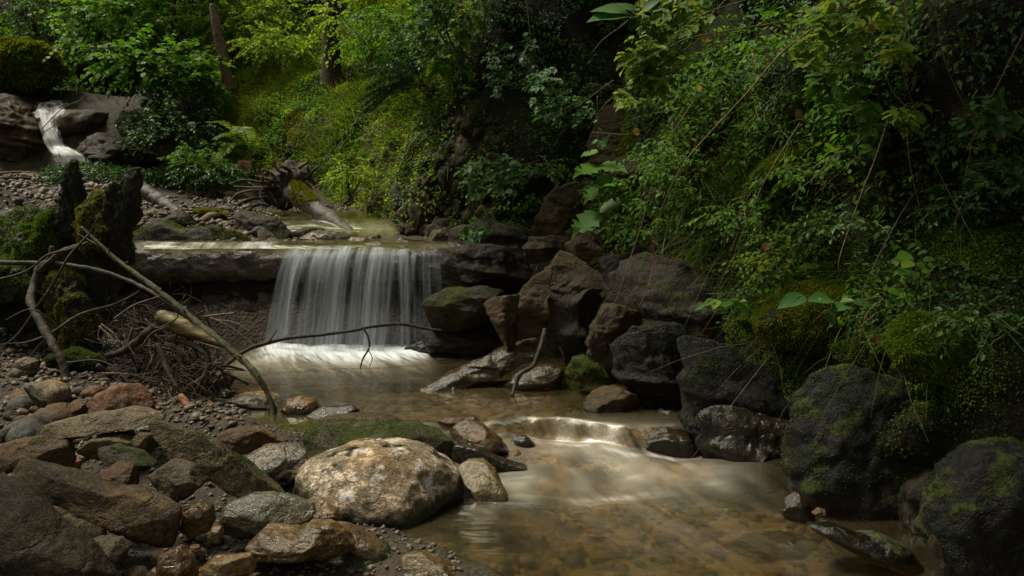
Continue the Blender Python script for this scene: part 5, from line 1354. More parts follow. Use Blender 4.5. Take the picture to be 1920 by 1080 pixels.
lump('root_lobe', [(92, 512), (118, 505), (140, 525), (165, 570), (182, 605), (180, 640), (140, 662), (100, 640), (92, 570)], 5.85, 46, thick=.8, ang=2, moss=[('moss_gold', 13000, .9, (.008, .022), .4)])
lump('root_lobe', [(-40, 505), (0, 480), (60, 500), (90, 530), (70, 570), (-40, 580)], 5.9, 47, thick=.7, ang=2, moss=[('moss_green', 11000, .9, (.010, .024), .5)])
# moss creeping over the ground at the foot of the stump
gg = np.random.default_rng(48)
def mossy_mound(name, label, poly, Y, seed, mats, n, L=(.008, .02), thick=.7, droop=.3, up=.2, tpl='chip', fringe=0, keep_t=-.35):
    V, F, c = rock_shape(poly, Y=Y, seed=seed, sub=5, thick=thick, ang=3, e=2.6, rough=2.6)
    W = V + c
    root = thing(name, c, label, 'moss')
    part('soil', W, F, M['bank'], root)
    g = np.random.default_rng(seed)
    for m_, k in mats:
        P, N = surf_points(W, F, int(n * k), g, up, 1.0)
        q = fbm(P * 4.5 + seed + hash(m_) % 7 * 0 + len(m_), 3)
        P, N = P[q > keep_t], N[q > keep_t]
        v, f = tufts(P, N, g, L, tpl, droop=droop)
        part('moss', v, f, M[m_], root, smooth=False)
    if fringe:
        P, N = surf_points(W, F, fringe, g, .1, 1.0)
        D = _unit(N + g.normal(size=P.shape) * .5)
        v, f = blades(P, D, g.uniform(.02, .07, fringe), g.uniform(.0007, .0013, fringe), np.array([0, -.2, -.7])[None] * g.uniform(.3, 1, fringe)[:, None], g, 3)
        part('foliage', v, f, M['moss_green'], root)
    return root
mossy_mound('moss_mat', 'flat green moss patch at the foot of the rotten stump', [(90, 668), (130, 655), (180, 668), (195, 690), (150, 702), (100, 690)], 5.5, 49, [('moss_green', 1.0)], 2500)

# ------------------------------------------------------------------ logs above the weir
def log(name, label, main, mat, moss=None, wad=False, cat='log', seed=0):
    C = px([p[:3] for p in main]); r = np.array([p[3] * p[2] / FPX for p in main])
    root = thing(name, C[0], label, cat)
    V, F = tube(C, r, 26, n=110, rough=.26, seed=seed, freq=9)
    part('trunk', V, F, M[mat], root)
    return root, C, r
fl, C, r = log('fallen_log', 'fallen log with a moss collar and upturned roots above the weir', [(536, 342, 9.75, 20), (560, 366, 9.45, 21), (590, 390, 9.25, 17), (625, 415, 9.0, 14), (664, 444, 8.75, 11)], 'drift', seed=3)
g = np.random.default_rng(61)
V, F = tube(C[:3], r[:3] * 1.03, 22, n=30, rough=.1, seed=3, freq=6)
F3 = np.vstack([F[0][:, :3], F[0][:, [0, 2, 3]]])
P, N = surf_points(V, F3, 7000, g, .35)
u_, v_, _ = proj(P); k = (u_ > 545) & (u_ < 594 + g.normal(0, 5, len(u_)))
N = _unit(P - (C[0] + (C[2] - C[0]) * np.clip(((P - C[0]) @ (C[2] - C[0]))[:, None] / ((C[2] - C[0]) @ (C[2] - C[0])), 0, 1)))
v, f = tufts(P[k], N[k], g, (.014, .035)); part('moss', v, f, M['moss_gold'], fl, smooth=False)
V, F, c = rock_shape([(490, 352), (505, 322), (540, 300), (575, 312), (590, 345), (570, 385), (530, 400), (500, 388)], Y=9.62, seed=62, thick=.55, ang=2, sub=5, rough=2.6)
part('root_plate', V + c, F, M['bark_dark'], fl)
RT = [[(520, 348), (490, 342), (455, 338), (428, 346)], [(515, 352), (478, 352), (442, 350)], [(505, 358), (470, 358), (444, 364), (432, 378)], [(500, 370), (468, 374), (446, 384), (434, 398)], [(505, 385), (480, 385), (462, 396)],
      [(535, 325), (520, 318), (512, 300)], [(545, 320), (528, 312), (520, 318)], [(490, 345), (492, 336), (495, 326)], [(535, 360), (540, 376), (536, 390)], [(575, 335), (590, 318), (600, 312)], [(560, 315), (575, 305), (580, 298)], [(575, 340), (586, 350), (593, 358)],
      [(500, 350), (510, 366), (520, 384)], [(515, 330), (500, 320), (492, 318)], [(520, 340), (495, 334), (478, 330)], [(530, 350), (500, 352), (488, 362), (490, 376)]]
for i, p in enumerate(RT):
    Cc = px([(u, v, 9.5 - .06 * k) for k, (u, v) in enumerate(p)])
    V, F = tube(Cc, np.linspace(3.6, 1.2, len(p)) * 9.4 / FPX, 7, n=18, rough=.3, seed=i)
    part('root', V, F, M['twig' if i % 3 else 'bark_brown'], fl)
mb = MB()
for i in range(260):
    c0 = at(522 + 24 * np.clip(g.normal(), -1.6, 1.6), 352 + 22 * np.clip(g.normal(), -1.6, 1.6), 9.45 + .25 * g.random()); d_ = _unit(g.normal(size=3)); l = g.uniform(.05, .16)
    V, F = tube([c0, c0 + d_ * l * .6 + g.normal(size=3) * .02, c0 + d_ * l], [.010 * g.uniform(.3, 1), .006, .002], 5, n=6); mb.add(V, F)
mb.part('fine_roots', M['bark_brown'], fl)
log('drift_log', 'pale bare log leaning behind the rotten stump', [(256, 346, 9.8, 12), (268, 356, 9.72, 13.5), (295, 374, 9.6, 12.5), (335, 402, 9.4, 10.5)], 'drift', seed=8)
mossy_mound('moss_mat', 'green moss cap behind the stones above the weir', [(362, 398), (380, 391), (405, 392), (424, 400), (430, 410), (395, 408)], 8.95, 63, [('moss_gold', 1.0)], 2500, (.012, .03))
# ------------------------------------------------------------------ plants
UPV = np.array([0, 0, 1.0])

def sprigs(g, base, dirs, L, nleaf, leafL, droop=.35, jitter=.25, tpl='leaf', W=1.0, upright=.8, stemr=.004):
    """curved shoots with leaves in two rows -> (leaf V, F), (stem MB)"""
    n = len(base)
    t = np.linspace(.15, 1, nleaf)[None, :, None]
    D = _unit(dirs)
    Ls = np.asarray(L)[:, None, None]
    C = base[:, None] + D[:, None] * Ls * t - np.array([0, 0, 1.0]) * Ls * droop * t ** 2
    C = C + g.normal(size=C.shape) * (Ls * .015)
    T = D[:, None] - np.array([0, 0, 1.0]) * droop * 2 * t
    side = _unit(np.cross(T, UPV + g.normal(size=(n, 1, 3)) * .15))
    sg = np.where(np.arange(nleaf) % 2 == 0, 1, -1)[None, :, None]
    sg = sg.astype(float); 
    tip = _unit(side * sg * .85 + _unit(T) * .6 - UPV * .25 + g.normal(size=C.shape) * jitter)
    tip[:, -1] = _unit(T[:, -1])
    nor = UPV * upright + g.normal(size=C.shape) * .35
    ll = g.uniform(*leafL, (n, nleaf)) * (1 - .35 * np.abs(t[..., 0] - .55))
    V, F = scatter(C.reshape(-1, 3), tip.reshape(-1, 3), nor.reshape(-1, 3), ll.ravel(), W, tpl)
    st = np.concatenate([base[:, None], C[:, ::3], C[:, -1:]], 1)
    return (V, F), st

def stems_mesh(S, r0, r1, sides=4):
    mb = MB()
    for s in S:
        V, F = tube(s, np.linspace(r0, r1, len(s)), sides, n=max(4, len(s))); mb.add(V, F)
    return mb

def shrub(name, label, cat, c, rad, nsp, leaf, mat, seed, flat=.6, nleaf=13, droop=.35, tpl='leaf', W=1.0, stemmat='bark_dark', group=None, lean=(0, 0, 0), base=None, L=(.35, .8), stems=True, stemk=.5):
    """shoots spraying out of a few forked stems; c: middle of the foliage"""
    g = np.random.default_rng(seed)
    c = np.asarray(c, float)
    root = thing(name, base if base is not None else c - [0, 0, rad * .9], label, cat, group)
    d = _unit(g.normal(size=(nsp, 3))); d[:, 2] = np.abs(d[:, 2]) * .8 - .25; d = _unit(d + np.array(lean))
    rr = rad * g.random(nsp) ** .45
    B = c + d * (rr * .75)[:, None] * np.array([1, 1, flat])
    dirs = d * np.array([1, 1, .35]) + g.normal(size=(nsp, 3)) * .45 + np.array(lean)
    (V, F), st = sprigs(g, B, dirs, rad * g.uniform(*L, nsp), nleaf, leaf, droop, tpl=tpl, W=W)
    part('foliage', V, F, M[mat], root, smooth=False)
    if stems:
        mb = stems_mesh(st[::2], (.006 + rad * .003) * max(stemk, .35), .002 * max(stemk, .5))
        b0 = np.array(root.location)
        for k in range(7):
            e = B[g.integers(0, nsp)]
            V, F = tube([b0 + g.normal(size=3) * .05, (b0 + e) / 2 + g.normal(size=3) * rad * .12, e], np.array([.012 + .012 * rad, .010 + .008 * rad, .005]) * stemk, 6, n=12, rough=.2, seed=k); mb.add(V, F)
        mb.part('stem', M[stemmat], root)
    return root

def tree(name, label, base, height, r, crown_c, crown_r, nsp, leaf, mat, seed, trunkmat='bark_dark', bend=.3, group=None, flat=.7, nleaf=16, tpl='leaf', droop=.3, cat='tree', limbs=9, L=(.3, .6)):
    g = np.random.default_rng(seed)
    base = np.asarray(base, float)
    root = thing(name, base, label, cat, group)
    tip = base + np.array([g.normal() * bend, g.normal() * bend, height])
    mid = (base + tip) / 2 + np.array([g.normal() * bend, g.normal() * bend, 0])
    mb = MB()
    V, F = tube([base - [0, 0, .3], base + [0, 0, .12 * height], mid, tip], [r * 1.5, r, r * .7, r * .2], 12, n=36, rough=.22, seed=seed, freq=5); mb.add(V, F)
    S = spline(np.array([base, mid, tip]), 40)
    for cc, cr in zip(np.atleast_2d(crown_c), np.atleast_1d(crown_r)):
        for k in range(limbs):
            s0 = S[int(np.clip(12 + g.random() * 26, 0, 39))]
            e = cc + _unit(g.normal(size=3)) * cr * .7 * np.array([1, 1, flat])
            V, F = tube([s0, (s0 + e) / 2 + g.normal(size=3) * cr * .1 + [0, 0, .1 * cr], e], [r * .35, r * .22, r * .06], 6, n=14, rough=.2, seed=k); mb.add(V, F)
    mb.part('trunk', M[trunkmat], root)
    cm = MB()
    CC, CR = np.atleast_2d(crown_c), np.atleast_1d(crown_r)
    for q, (cc, cr) in enumerate(zip(CC, CR)):
        m = int(nsp * cr ** 2 / (CR ** 2).sum())
        d = _unit(g.normal(size=(m, 3)))
        # shoots gather in clumps with gaps between
        cl = _unit(g.normal(size=(14, 3))) * g.uniform(.35, 1, (14, 1))
        P = cc + (cl[g.integers(0, 14, m)] * .75 + d * .38) * cr * np.array([1, 1, flat])
        (V, F), st = sprigs(g, P, d * [1, 1, .3] + g.normal(size=(m, 3)) * .3, cr * g.uniform(*L, m), nleaf, leaf, droop, tpl=tpl)
        cm.add(V, F)
    cm.part('crown', M[mat], root, smooth=False)
    return root

def on_ground(u, v, y):
    p = at(u, v, y); p[2] = gz(p[0], p[1]); return p

def bmask(P, blobs):
    u, v, d_ = proj(P)
    o = np.zeros(len(P))
    for cu, cv, ru, rv, wt in blobs:
        o = np.maximum(o, wt * np.exp(-(((u - cu) / ru) ** 2 + ((v - cv) / rv) ** 2) ** 1.5))
    return o, u, v

def clump(P, f, seed, lo=-.1, hi=.35):
    return ss(lo, hi, fbm(P * f + seed, 3))

# --- carpets on the bank (nobody could count these leaves)
def carpet(name, n, mat, leaf, blobs, seed, f=2.5, lo=-.1, hi=.3, lift=(.0, .06), tpl='leaf', W=1.0, hmax=8.5, out=.6, droop=.5):
    g = np.random.default_rng(seed)
    P, N = bank_samples(n, hmax, seed, blobs)
    ok = clump(P, f, seed, lo, hi) > g.random(n)
    P, N = P[ok], N[ok]; k = len(P)
    if not k: return
    P = P + N * g.uniform(*lift, k)[:, None]
    T = N * out + np.array([0, 0, -droop]) + g.normal(size=(k, 3)) * .55
    nor = UPV * .75 + N * .5 + g.normal(size=(k, 3)) * .4
    V, F = scatter(P, T, nor, g.uniform(*leaf, k), W, tpl)
    link(name, mesh(name, V, F, M[mat], False), kind='stuff')

NEAR = [(1300, -20, 520, 170, .8), (1780, 40, 200, 120, .4), (1420, 330, 330, 260, 1.0), (1560, 620, 330, 110, .9), (1200, 120, 260, 170, .9), (1640, 140, 180, 200, .9), (1880, 480, 110, 240, .8), (1850, 200, 120, 200, .35), (1000, 200, 140, 220, .35), (900, 350, 150, 120, .35), (1600, 780, 280, 90, .22), (1180, 380, 120, 110, .7), (1300, 520, 150, 120, .6)]
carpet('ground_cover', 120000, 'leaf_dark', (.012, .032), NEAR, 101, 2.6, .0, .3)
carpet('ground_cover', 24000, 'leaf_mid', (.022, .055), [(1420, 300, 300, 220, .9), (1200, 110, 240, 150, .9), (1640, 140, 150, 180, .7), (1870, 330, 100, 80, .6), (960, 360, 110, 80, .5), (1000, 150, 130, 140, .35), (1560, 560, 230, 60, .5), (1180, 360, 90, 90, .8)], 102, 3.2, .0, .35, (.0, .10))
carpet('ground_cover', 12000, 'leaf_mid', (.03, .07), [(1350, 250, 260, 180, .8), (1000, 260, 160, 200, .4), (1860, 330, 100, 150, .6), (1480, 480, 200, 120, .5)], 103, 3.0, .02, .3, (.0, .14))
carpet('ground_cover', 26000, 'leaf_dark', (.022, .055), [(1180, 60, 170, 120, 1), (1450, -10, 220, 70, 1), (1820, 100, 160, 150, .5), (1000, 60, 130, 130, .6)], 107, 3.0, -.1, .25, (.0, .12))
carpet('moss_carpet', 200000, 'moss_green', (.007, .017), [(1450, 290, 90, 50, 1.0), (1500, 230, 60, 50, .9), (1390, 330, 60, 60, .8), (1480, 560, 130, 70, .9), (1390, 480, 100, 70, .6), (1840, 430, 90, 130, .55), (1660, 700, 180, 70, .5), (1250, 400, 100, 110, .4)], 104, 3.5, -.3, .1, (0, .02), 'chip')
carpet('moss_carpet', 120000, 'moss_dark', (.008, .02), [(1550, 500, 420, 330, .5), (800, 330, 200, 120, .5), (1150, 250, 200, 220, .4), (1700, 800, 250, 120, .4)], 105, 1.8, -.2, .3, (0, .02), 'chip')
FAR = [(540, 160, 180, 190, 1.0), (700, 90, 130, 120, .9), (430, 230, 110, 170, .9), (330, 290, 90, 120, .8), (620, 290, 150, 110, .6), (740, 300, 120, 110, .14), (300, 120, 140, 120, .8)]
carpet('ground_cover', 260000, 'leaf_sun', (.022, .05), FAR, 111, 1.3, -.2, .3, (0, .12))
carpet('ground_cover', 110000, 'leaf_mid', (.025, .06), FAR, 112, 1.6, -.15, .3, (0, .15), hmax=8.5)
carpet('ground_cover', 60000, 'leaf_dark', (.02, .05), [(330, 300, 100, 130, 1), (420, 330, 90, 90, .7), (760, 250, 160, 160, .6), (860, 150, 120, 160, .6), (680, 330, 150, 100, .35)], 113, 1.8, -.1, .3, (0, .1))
carpet('moss_carpet', 160000, 'moss_gold', (.012, .03), [(600, 280, 130, 110, .8), (520, 230, 110, 110, .8), (680, 210, 90, 70, .4), (680, 380, 180, 60, .2)], 114, 1.6, -.1, .3, (0, .03), 'chip')

def turf(name, n, mat, L, wd, blobs, seed, f=1.5, lo=-.1, hi=.3, up=.5, hang=.8, seg=4):
    g = np.random.default_rng(seed)
    P, N = bank_samples(n, 8.5, seed, blobs)
    ok = clump(P, f, seed, lo, hi) > g.random(n)
    P, N = P[ok], N[ok]; k = len(P)
    D = _unit(N * .8 + UPV * up + g.normal(size=(k, 3)) * .6)
    cl = np.stack([fbm(P * 4 + 11 * q, 2) for q in range(3)], -1)
    bend = (N * .25 + np.array([0, 0, -1.0]) + 1.3 * cl + g.normal(size=(k, 3)) * .3) * g.uniform(.15, 1.0, k)[:, None] * hang
    V, F = blades(P, D, g.uniform(*L, k), g.uniform(*wd, k), bend, g, seg)
    link(name, mesh(name, V, F, M[mat], True), kind='stuff')
turf('grass', 42000, 'grass', (.15, .42), (.0025, .005), [(560, 180, 170, 170, 1), (660, 220, 100, 110, .8), (480, 90, 140, 100, .9), (740, 100, 140, 110, .7), (640, 330, 90, 60, .5)], 121, 1.2, -.2, .25)
turf('grass', 3600, 'grass_dark', (.12, .36), (.0013, .0028), [(1320, 430, 170, 150, 1), (1200, 330, 110, 150, .9), (1450, 250, 180, 150, .6), (1560, 560, 190, 60, .8), (1480, 380, 120, 120, .7)], 122, 2.2, -.15, .3, .25, 1.1)
turf('grass', 3400, 'grass', (.10, .30), (.001, .0022), [(1320, 400, 170, 150, .8), (1200, 330, 110, 150, .7), (1560, 580, 170, 50, .6), (1430, 250, 160, 120, .4)], 123, 2.4, -.1, .3, .25, 1.1)
turf('dead_stalks', 2400, 'straw', (.2, .55), (.0009, .0018), [(1320, 420, 200, 170, .7), (1480, 250, 200, 170, .6), (1200, 330, 120, 150, .6), (1700, 380, 120, 120, .3), (900, 120, 100, 110, .5), (1560, 640, 160, 60, .5)], 124, 2.0, -.1, .3, .0, 1.2)
turf('dead_stalks', 5000, 'straw', (.15, .45), (.002, .004), [(600, 250, 160, 120, .7), (520, 260, 100, 100, .6), (700, 300, 130, 90, .4)], 125, 1.2, -.1, .3, .1, 1.0)

# --- moss cushions on the ledge
mossy_mound('moss_cushion', 'golden-green moss cushion bulging from the ledge above the long dark rock', [(1422, 600), (1440, 560), (1500, 535), (1580, 530), (1650, 545), (1670, 590), (1640, 640), (1570, 680), (1500, 668), (1440, 640)], by(1540, 610, .05), 71, [('moss_gold', .9), ('moss_green', .7)], 26000, (.008, .020), .5, .4, .95, fringe=900, keep_t=-.5)
mossy_mound('moss_cushion', 'feathery green moss cushion over the big mossy boulder', [(1662, 640), (1690, 602), (1740, 588), (1800, 596), (1840, 630), (1860, 690), (1820, 730), (1760, 720), (1700, 690)], by(1760, 650, .05), 72, [('moss_green', 1.0), ('moss_gold', .2)], 26000, (.008, .024), .5, .4, .95, fringe=1600, keep_t=-.5)
mossy_mound('moss_cushion', 'thin green moss apron hanging between the two moss cushions', [(1560, 650), (1620, 640), (1690, 660), (1720, 710), (1680, 740), (1600, 720)], by(1640, 690, .0), 73, [('moss_green', .7), ('moss_dark', .6)], 14000, (.007, .018), .6, .5, .95)
mossy_mound('moss_cushion', 'bright moss roll slanting down the bank among the brambles', [(1400, 335), (1440, 300), (1490, 260), (1540, 215), (1560, 225), (1550, 280), (1500, 320), (1430, 350)], by(1480, 285, .0), 74, [('moss_green', 1.0), ('moss_gold', .4)], 18000, (.007, .018), .5, .3, .95)
mossy_mound('moss_cushion', 'dim moss shelf at the right edge of the bank', [(1810, 330), (1860, 300), (1940, 330), (1960, 470), (1900, 510), (1840, 480)], by(1880, 400, .0), 75, [('moss_green', .5), ('moss_dark', .7)], 12000, (.008, .02), .4, .5, .95, fringe=500)

mossy_mound('moss_hump', 'green mossy hump above the tan ledge at the upper left', [(-60, 80), (0, 78), (60, 84), (98, 104), (118, 130), (96, 150), (60, 172), (-60, 180)], 14.6, 76, [('moss_gold', 1.0), ('moss_green', .9), ('grass', .12)], 22000, (.04, .14), .45, .5, .9, fringe=0, keep_t=-.25)
# --- leafy plants rooted on the right bank, each with its own shoots
BP_ = [(1360, 175, .34, 34, (.035, .06), 'leaf_mid', 'leafy clump under the long reddish cane near its upper end'),
       (1470, 130, .32, 30, (.035, .06), 'leaf_mid', 'leafy clump between the two raspberry sprays at the top'),
       (1300, 320, .30, 32, (.03, .055), 'leaf_mid', 'leafy clump left of the long reddish cane'),
       (1420, 420, .28, 28, (.025, .05), 'leaf_mid', 'leafy clump below the bright moss roll'),
       (1570, 330, .30, 26, (.03, .06), 'leaf_mid', 'leafy clump right of the bright moss roll'),
       (1640, 430, .24, 20, (.025, .05), 'leaf_dark', 'dim leafy clump above the golden moss cushion'),
       (1500, 480, .26, 26, (.025, .05), 'leaf_lime', 'pale leafy clump on the upper edge of the golden moss cushion'),
       (1240, 430, .26, 26, (.03, .055), 'leaf_mid', 'leafy clump over the dark broken cliff'),
       (1170, 380, .24, 24, (.03, .055), 'leaf_mid', 'leafy clump to the right of the tall nettle'),
       (1860, 400, .26, 24, (.025, .05), 'leaf_dark', 'dim leafy clump on the moss shelf at the right edge'),
       (1880, 640, .24, 22, (.025, .045), 'leaf_dark', 'dim leafy clump right of the feathery moss cushion'),
       (1010, 330, .30, 26, (.03, .06), 'leaf_mid', 'leafy clump left of the upright striped slab'),
       (1090, 180, .30, 26, (.03, .06), 'leaf_dark', 'dark leafy clump left of the lichened boulder face')]
for i, (u, v, rad, n, lf, mt, lab) in enumerate(BP_):
    P, N = bank_at(u, v, .0)
    shrub('leafy_plant', lab, 'plant', P + N * rad * .35, rad, n, lf, mt, 700 + i, .8, nleaf=9, droop=.45, W=1.1, stemmat='stem', lean=tuple(N * .7), base=P, L=(.5, 1.0), stemk=.22)
# --- ferns
def fern(label, base, tips, mat, seed, pl=.11, cat='fern', group=None, n=34, sag=.25):
    g = np.random.default_rng(seed)
    root = thing('fern', base, label, cat, group)
    for e in tips:
        L = np.linalg.norm(e - base)
        m = (base + e) / 2 + UPV * L * sag
        S = spline(np.array([base, m, e]), n)
        V, F = tube(S[::3], np.linspace(.004, .0012, len(S[::3])), 5); 
        mb = MB(); mb.add(V, F)
        T = _unit(np.gradient(S, axis=0))
        sd = _unit(np.cross(T, UPV))
        prof = np.sin(np.linspace(.35, math.pi * .98, n)) ** .8
        for sg in (1, -1):
            k = slice(3, n)
            tip = sd[k] * sg + T[k] * .45 - UPV * .18 + g.normal(size=S[k].shape) * .08
            V, F = scatter(S[k], tip, np.cross(tip, T[k]) * sg * -1 + UPV, pl * prof[k] * L / .6, .42, 'leaf'); mb.add(V, F)
        mb.part('frond', M[mat], root, smooth=False)
    return root
b = at(470, 285, 11.6)
fern('bright green fern spreading over the far bank beside the upturned roots', b, [at(u, v, y) for u, v, y in [(385, 228, 11.2), (398, 262, 11.0), (402, 305, 10.9), (440, 250, 10.8), (492, 262, 11.3), (420, 290, 11.2), (455, 228, 11.6)]], 'leaf_lime', 81, .13)
b = at(800, 148, 8.6)
fern('arching green fern hanging above the dark recess', b, [at(u, v, y) for u, v, y in [(890, 150, 8.0), (870, 128, 8.2), (815, 120, 8.4), (850, 165, 8.1)]], 'leaf_mid', 82, .10)
b = at(312, 212, 12.6)
fern('small dark fern under the hazel boughs', b, [at(u, v, y) for u, v, y in [(275, 205, 12.3), (290, 220, 12.3), (322, 222, 12.4), (300, 198, 12.5)]], 'leaf_mid', 83, .12)
b = at(455, 300, 11.2)
fern('withered orange fern frond below the bright fern', b, [at(460, 325, 11.0)], 'leaf_dead', 84, .25)

# --- upright herbs with big paired leaves
def herb(name, label, stem, leaves, mat, r=.003, cat='plant', stemmat='stem', tpl='fine', W=1.0):
    C = px(stem)
    root = thing(name, C[0], label, cat)
    V, F = tube(C, np.linspace(r, r * .5, len(C)), 6, n=24, rough=.1); part('stem', V, F, M[stemmat], root)
    P, T, N, L = [], [], [], []
    for u, v, u2, v2, y, dy in leaves:
        a, b = at(u, v, y), at(u2, v2, y + dy)
        P.append(a); T.append(b - a); L.append(np.linalg.norm(b - a)); N.append((0.1 * random.uniform(-1, 1), -.55, .8))
    V, F = scatter(np.array(P), np.array(T), np.array(N), np.array(L), W, tpl)
    part('foliage', V, F, M[mat], root, smooth=True)
    return root
herb('nettle', 'tall green plant with paired pointed leaves beside the upright slab', [(1124, 420, 4.9), (1124, 360, 4.9), (1122, 300, 4.9), (1120, 180, 4.9)],
     [(1122, 312, 1076, 326, 4.9, -.12), (1124, 310, 1176, 318, 4.9, -.10), (1122, 280, 1141, 252, 4.9, -.02), (1121, 285, 1088, 290, 4.9, .05), (1124, 352, 1150, 342, 4.9, -.15), (1124, 352, 1095, 378, 4.9, -.1), (1124, 396, 1180, 372, 4.9, -.08), (1122, 398, 1072, 440, 4.85, -.12), (1124, 330, 1150, 355, 4.9, -.1), (1121, 262, 1108, 270, 4.9, 0), (1121, 240, 1130, 246, 4.9, 0), (1120, 225, 1112, 230, 4.9, 0)], 'leaf_mid', .0028, W=1.0, tpl='tooth')
herb('nettle', 'pale-leaved plant with long pointed leaves reaching in at the top', [(1196, -40, 4.6), (1200, 20, 4.6), (1198, 40, 4.6), (1210, 100, 4.65)],
     [(1196, 30, 1104, 22, 4.6, -.1), (1190, 28, 1112, 6, 4.6, -.05), (1196, 34, 1182, 50, 4.6, -.1), (1200, 30, 1160, -2, 4.6, -.02), (1200, 26, 1250, 6, 4.6, -.05), (1205, 22, 1236, -8, 4.6, .0), (1200, 38, 1232, 46, 4.6, -.08), (1196, 20, 1166, 12, 4.6, .04)], 'leaf_blue', .004, W=1.1)
herb('seedling', 'single bright green sprout on the low brown boulder', [(424, 830, 4.0), (426, 818, 4.0)], [(424, 822, 432, 809, 4.0, -.01), (424, 824, 421, 812, 4.0, .0)], 'leaf_mid', .0012)
herb('herb', 'arching five-leaved herb at the left of the golden moss cushion', [(1420, 575, 4.1), (1380, 565, 4.0), (1335, 562, 3.95), (1302, 578, 3.9)],
     [(1392, 568, 1400, 590, 4.0, -.05), (1385, 566, 1398, 562, 4.0, -.05), (1370, 564, 1348, 573, 3.98, -.06), (1345, 562, 1338, 576, 3.95, -.06), (1340, 562, 1320, 570, 3.95, -.03), (1320, 568, 1302, 580, 3.9, -.02), (1372, 564, 1384, 556, 4.0, .02)], 'leaf_mid', .0018, W=1.2)
herb('herb', 'glossy-leaved herb lying over the golden moss cushion', [(1590, 575, 3.95), (1550, 560, 3.85), (1500, 555, 3.8), (1460, 565, 3.75)],
     [(1560, 562, 1520, 556, 3.85, -.08), (1530, 556, 1535, 570, 3.83, -.06), (1510, 556, 1460, 570, 3.8, -.05), (1575, 566, 1600, 560, 3.88, -.05), (1585, 572, 1562, 578, 3.85, -.08), (1545, 590, 1565, 608, 3.8, -.04), (1600, 565, 1640, 572, 3.9, -.05)], 'leaf_blue', .0018, W=1.1)
herb('herb', 'trailing herb with round leaves between the moss cushions', [(1640, 540, 3.85), (1670, 545, 3.8), (1700, 560, 3.78), (1738, 565, 3.75)],
     [(1664, 542, 1690, 552, 3.8, -.04), (1676, 546, 1690, 568, 3.8, -.06), (1700, 556, 1718, 546, 3.78, .0), (1708, 560, 1712, 575, 3.78, -.06), (1722, 562, 1735, 572, 3.76, -.03), (1735, 565, 1760, 553, 3.75, 0), (1690, 548, 1680, 537, 3.8, .02)], 'leaf_mid', .0015, W=1.5)
herb('herb', 'shiny dark-leaved herb on the feathery moss cushion', [(1820, 640, 3.6), (1805, 610, 3.58), (1790, 595, 3.55)],
     [(1800, 602, 1772, 612, 3.55, -.05), (1802, 600, 1830, 598, 3.55, -.03), (1805, 606, 1838, 612, 3.55, -.05), (1800, 604, 1806, 624, 3.55, -.06), (1796, 600, 1780, 586, 3.55, .02)], 'leaf_blue', .0018, W=1.2)
herb('columbine', 'round-lobed pale green plant in front of the dark recess', [(1725, 560, 3.7), (1716, 500, 3.68), (1712, 470, 3.66)],
     [(a, b, a + dx, b + dy, 3.62 + .02 * k, -.03) for k, (a, b, dx, dy) in enumerate([(1708, 478, -24, 2), (1712, 472, 10, -10), (1720, 476, 16, -6), (1710, 490, -18, 8), (1720, 492, 14, 12), (1730, 488, 22, -4), (1702, 505, -16, 8), (1715, 508, -2, 16), (1728, 505, 18, 8), (1738, 500, 22, -6), (1695, 490, -16, -4), (1720, 462, 4, -14), (1740, 508, 14, 12)])], 'leaf_mid', .0016, W=1.7)
herb('herb', 'small bright sprig hanging over the dark lower bank', [(1830, 735, 3.5), (1815, 728, 3.5)], [(1822, 732, 1784, 752, 3.5, -.02), (1824, 732, 1810, 762, 3.5, -.03), (1822, 728, 1832, 718, 3.5, 0), (1820, 730, 1800, 738, 3.5, -.02)], 'leaf_blue', .0013, W=.8)

# --- brambles: compound toothed leaves in threes and fives along thin canes
def bramble(label, cane, spots, mat, seed, cat='bramble', leafL=(.05, .085), canemat='cane', r=.003, group=None, dirp=None, down=.35):
    g = np.random.default_rng(seed)
    C = px(cane)
    CS = spline(C, 60)
    root = thing('bramble', C[0], label, cat, group)
    mb, pb = MB(), MB()
    V, F = tube(C, np.linspace(r, r * .45, len(C)), 6, n=30, rough=.12, seed=seed); mb.add(V, F)
    P, T, N, L = [], [], [], []
    for u, v, y, du, dv in spots:
        a = at(u, v, y)
        k = np.linalg.norm(CS - a, axis=1).argmin()
        V, F = tube([CS[k], (CS[k] + a) / 2 + UPV * .015, a], [.0016, .0013, .001], 4, n=6); pb.add(V, F)
        d0 = _unit(at(u + du, v + dv, y - .05 * g.random()) - a)
        sd = np.cross(d0, [0, -.6, .8]); sd /= np.linalg.norm(sd)
        l = g.uniform(*leafL)
        nor = np.array([0, -.35, .95]) + g.normal(size=3) * .25
        for off, ang, sc in [(0, 0, 1.0), (0, 1.05, .8), (0, -1.05, .8)] + ([(-.5, 1.2, .75), (-.5, -1.2, .75)] if g.random() < .5 else []):
            P.append(a + d0 * off * l); T.append(d0 * math.cos(ang) + sd * math.sin(ang) - UPV * down * g.uniform(.2, .8)); N.append(nor + g.normal(size=3) * .2); L.append(l * sc)
    mb.part('stem', M[canemat], root)
    V, F = scatter(np.array(P), np.array(T), np.array(N), np.array(L), 1.0, 'tooth'); pb.add(V, F)
    pb.part('foliage', M[mat], root, smooth=True)
    return root
def spray(cu, cv, ru, rv, n, y, seed, du=-40, dv=14):
    g = np.random.default_rng(seed); o = []
    for _ in range(n):
        a, q = g.uniform(0, 6.28), g.random() ** .5
        o.append((cu + ru * q * math.cos(a), cv + rv * q * math.sin(a), y + g.uniform(-.15, .15), du + g.normal() * 22, dv + g.normal() * 12))
    return o
